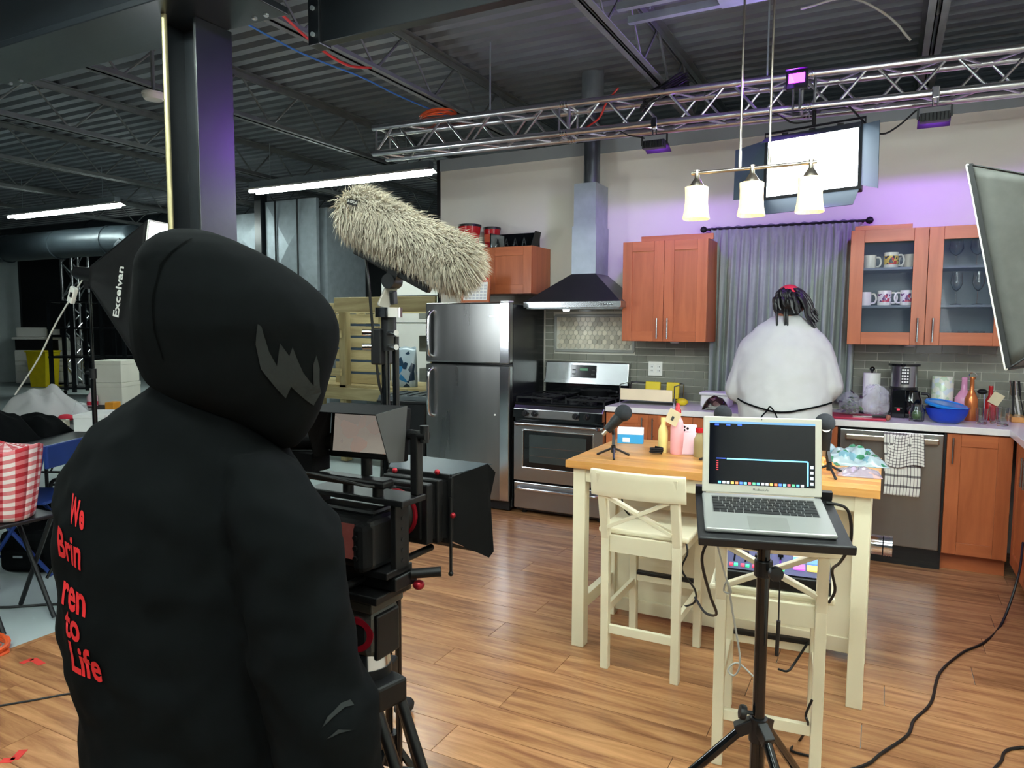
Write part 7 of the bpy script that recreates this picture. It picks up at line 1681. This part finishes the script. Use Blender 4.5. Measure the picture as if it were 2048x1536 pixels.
# printed mark on the hood: a bold brush stroke letter
def decal(name, poly, mfn, wrap, material, label=None):
    g = MB(); me_pts = [mfn(*p) for p in poly]; g.add(me_pts, [tuple(range(len(me_pts)))])
    o = g.build(name, material, wrap)
    bm = bmesh.new(); bm.from_mesh(o.data); bmesh.ops.triangulate(bm, faces=bm.faces)
    for _ in range(4):
        ed = [e for e in bm.edges if e.calc_length() > 0.010]
        if ed: bmesh.ops.subdivide_edges(bm, edges=ed, cuts=1); bmesh.ops.triangulate(bm, faces=bm.faces)
    bm.to_mesh(o.data); bm.free()
    sw = o.modifiers.new('wrap', 'SHRINKWRAP'); sw.target = wrap; sw.wrap_method = 'PROJECT'; sw.use_project_x = sw.use_project_z = False; sw.use_project_y = True; sw.use_negative_direction = True; sw.use_positive_direction = True; sw.offset = 0.0022; sw.wrap_mode = 'ABOVE_SURFACE'
    if label: o['label'] = label
    return o
mat('faded_print', (42, 44, 44), 0.85, vary=0.05, spec=0.1)
HW = lambda u, v: Q(u, v, 1.0)
decal('hood_print', [(519.0, 650), (511.0, 690), (514.0, 740), (529.0, 770), (546.0, 805), (559.0, 780), (572.0, 805), (583.75, 828), (598.0, 800), (605.5, 745), (604.75, 715), (598.0, 735), (592.75, 782), (581.5, 752), (571.0, 697), (564.0, 715), (552.0, 688), (542.0, 735), (532.0, 705), (525.0, 655)], HW, hd_, 'faded_print', 'dark grey brush letter printed on the hood')
mat('seam_black', (4, 5, 5), 0.95, spec=0.05)
sp_ = [(383, 483), (337, 536), (318, 605), (317, 666), (326, 722)]
decal('hood_seam', sp_ + [(u + 4, v + 1) for u, v in sp_[::-1]], HW, hd_, 'seam_black')
decal('sleeve_print', [(632, 1485), (640, 1468), (660, 1456), (676, 1458), (684, 1470), (668, 1466), (650, 1472)], lambda u, v: Q(u, v, 0.94), body, 'faded_print')
decal('sleeve_print', [(640, 1510), (660, 1498), (684, 1512), (662, 1506)], lambda u, v: Q(u, v, 0.94), body, 'faded_print')
# red back lettering
for txt, u, v, sz, sxx in (('We', 193, 1015, 0.050, 0.32), ('Brin', 174, 1085, 0.058, 0.50), ('ren', 181, 1175, 0.062, 0.58), ('to', 181, 1232, 0.056, 0.60), ('Life', 203, 1305, 0.064, 0.58)):
    p = Q(u, v, 1.04)
    Mx = Matrix.Translation(p) @ Euler((PI / 2, 0, 0)).to_matrix().to_4x4() @ Matrix(((sxx, 0, 0, 0), (-0.13, 1, 0, 0), (0, 0, 1, 0), (0, 0, 0, 1)))
    o = lettering('back_lettering', txt, sz, Mx, 'red_print', body, extrude=0.0, offset=0.0016, subdiv=0.012, label='red printed word')
    sw = o.modifiers.new('wrap', 'SHRINKWRAP'); sw.target = body; sw.wrap_method = 'PROJECT'; sw.use_project_x = sw.use_project_z = False; sw.use_project_y = True; sw.use_negative_direction = True; sw.use_positive_direction = True; sw.offset = 0.0025; sw.wrap_mode = 'ABOVE_SURFACE'

# ---- cook in white, back to the viewer, bending over the worktop
KX_, KY_ = 0.475, -0.93
t = thing('person', 'cook in a white shirt seen from behind, working at the kitchen worktop', 'person', (KX_, KY_, 0), rotz=0.0)
g = MB()
CS = [(0.417, 0.581, 1.599, 0.05, .06), (0.373, 0.617, 1.562, 0.075, .055), (0.307, 0.677, 1.52, 0.10, .05), (0.252, 0.73, 1.466, 0.125, .045), (0.215, 0.762, 1.394, 0.15, .04), (0.205, 0.766, 1.314, 0.17, .03), (0.20, 0.768, 1.235, 0.185, .02), (0.205, 0.775, 1.154, 0.195, .015),
      (0.208, 0.785, 1.09, 0.20, .01), (0.216, 0.790, 1.043, 0.202, .005), (0.228, 0.788, 0.963, 0.205, 0), (0.234, 0.791, 0.867, 0.205, 0), (0.25, 0.789, 0.77, 0.20, 0), (0.272, 0.77, 0.70, 0.185, 0)]
n_ = 30; vs = []
for xl, xr_, z, hd, yc in CS:
    for k in range(n_):
        a = 2 * PI * k / n_; vs.append(Vector(((xl + xr_) / 2 - KX_ + (xr_ - xl) / 2 * math.cos(a), yc + hd * math.sin(a), z)))
g.add(vs, [(i * n_ + k, i * n_ + (k + 1) % n_, (i + 1) * n_ + (k + 1) % n_, (i + 1) * n_ + k) for i in range(len(CS) - 1) for k in range(n_)] + [tuple(range(n_))[::-1], tuple(range((len(CS) - 1) * n_, len(CS) * n_))])
L_e = Vector((-0.262, 0.03, 1.115)); R_e = Vector((0.285, 0.04, 1.16)); L_w = Vector((-0.15, 0.32, 1.05)); R_w = Vector((0.25, 0.33, 1.04))
g.cap((-0.185, 0.05, 1.385), L_e, 0.085, 0.088); g.cap(L_e, L_w, 0.080, 0.05)
g.cap((0.215, 0.05, 1.385), R_e, 0.085, 0.088); g.cap(R_e, R_w, 0.080, 0.05)
bod = flesh('body', g, 0.010, 4, 'white_cotton', t, disp=0.015, dscale=0.09)
g = MB()
g.ell((0.02, 0.0, 0.80), (0.245, 0.185, 0.12))
for s_ in (-1, 1): g.cap((0.02 + s_ * 0.12, 0.0, 0.76), (0.02 + s_ * 0.13, 0.0, 0.42), 0.115, 0.085); g.cap((0.02 + s_ * 0.13, 0, 0.42), (0.02 + s_ * 0.13, -0.01, 0.09), 0.08, 0.06)
flesh('trousers', g, 0.012, 5, 'denim', t, disp=0.01)
for s_ in (-1, 1):
    c = Vector((0.02 + s_ * 0.13, -0.01, 0.045)); flesh('shoe', MB().ell(c, (0.05, 0.055, 0.045)).cap(c, c + Vector((0, 0.13, -0.01)), 0.043, 0.034).ell(c + Vector((0, 0, 0.035)), 0.05), 0.008, 3, 'black_plastic', t)
hand(t, L_w, (0.25, 0.8, -0.35), (0, 0, -1), 1); hand(t, R_w, (-0.2, 0.8, -0.35), (0, 0, -1), -1)
# head, bowed forward
hc = Vector((0.03, 0.08, 1.672))
g = MB(); g.ell(hc, (0.078, 0.098, 0.105)); g.ell(hc + Vector((0, 0.06, -0.06)), (0.055, 0.05, 0.06)); g.cap((0.0, 0.05, 1.50), hc + Vector((0, 0, -0.05)), 0.062, 0.058); g.ell(hc + Vector((0, 0.105, -0.025)), (0.013, 0.018, 0.02))
g.ell(hc + Vector((0, 0.098, -0.068)), (0.022, 0.014, 0.009))
for s_ in (-1, 1): g.ell(hc + Vector((s_ * 0.08, 0.0, -0.02)), (0.012, 0.02, 0.03))
hd_c = flesh('head', g, 0.007, 4, 'skin', t)
for s_ in (-1, 1): MB().ell(hc + Vector((s_ * 0.03, 0.09, 0.005)), (0.010, 0.008, 0.006), n=10, m=6).build('eye', 'black_gloss', hd_c, smooth=True)
g = MB().ell(hc + Vector((-0.002, 0.018, 0.022)), (0.088, 0.104, 0.102), n=28, m=16); g.v = [Vector((p.x, p.y, max(p.z, hc.z + 0.005 + 0.35 * (p.y - hc.y)))) for p in g.v]
g.build('head_wrap', 'red_cloth', t, smooth=True, label='red head wrap')
rnd = random.Random(12); hr = MB()
for k in range(60):
    a = rnd.uniform(-2.7, -0.3) if k < 38 else rnd.uniform(-0.9, 0.1)
    e = rnd.uniform(-0.1, 1.15)
    st = hc + Vector((0.085 * math.cos(a) * math.cos(e), 0.10 * math.sin(a) * math.cos(e) - 0.005, 0.085 * math.sin(e) + 0.012))
    out = Vector((math.cos(a), math.sin(a), 0))
    ln_ = rnd.uniform(0.05, 0.10) if k < 38 else rnd.uniform(0.11, 0.19)
    sw_ = 0.012 if k < 38 else 0.035
    p1 = st + out * 0.016 + Vector((0.004, 0, 0.002)); p2 = p1 + out * 0.010 + Vector((sw_ * 0.8, 0, -ln_ * 0.4)); p3 = p2 + Vector((sw_ * 0.2, -0.004, -ln_ * 0.3)); p4 = p3 + Vector((sw_, 0.0, -ln_ * 0.35))
    hr.tube([st - out * 0.02, p1, p2, p3, p4], 0.0115, 7, 4, r1=0.0075)
for dx_, ln_ in ((-0.062, 0.10), (-0.015, 0.09), (0.0, 0.10)): hr.tube([hc + Vector((dx_, -0.085, -0.02)), hc + Vector((dx_ + 0.004, -0.11, -0.07)), hc + Vector((dx_ + 0.01, -0.115, -0.07 - ln_)) ], 0.0095, 7, 4, r1=0.006)
hr.ell(hc + Vector((0.006, -0.02, 0.0)), (0.086, 0.092, 0.088), n=22, m=14)
hr.build('locs', 'hair', t, smooth=True, label='long black locs', kind='stuff')
# apron ties across the back
zz = lambda x: 0.985 + 0.10 * x * x + (0.03 * x)
def apr(x): return Vector((0.033 + x * 0.288, -0.212 * math.sqrt(max(0.0, 1 - x * x)) - 0.004, 1.0 + 0.03 * abs(x) ** 1.5 + (0.035 * x if x > 0 else 0.03 * -x)))
ap = MB().tube([apr(x) for x in (-0.97, -0.8, -0.6, -0.35, -0.1, 0.15, 0.4, 0.65, 0.85, 0.97)], 0.0055, 6, 4).build('apron_tie', 'black_cotton', t, smooth=True)
k0 = apr(-0.25) + Vector((0, -0.012, 0))
MB().tube([k0, k0 + Vector((-0.035, -0.02, -0.05)), k0 + Vector((-0.045, -0.015, -0.14))], 0.0045, 6, 4).build('tie_end', 'black_cotton', t, smooth=True)
MB().tube([k0, k0 + Vector((0.02, -0.02, 0.025)), k0 + Vector((0.06, -0.02, -0.04)), k0 + Vector((0.07, -0.015, -0.14))], 0.0045, 6, 4).build('tie_end', 'black_cotton', t, smooth=True)
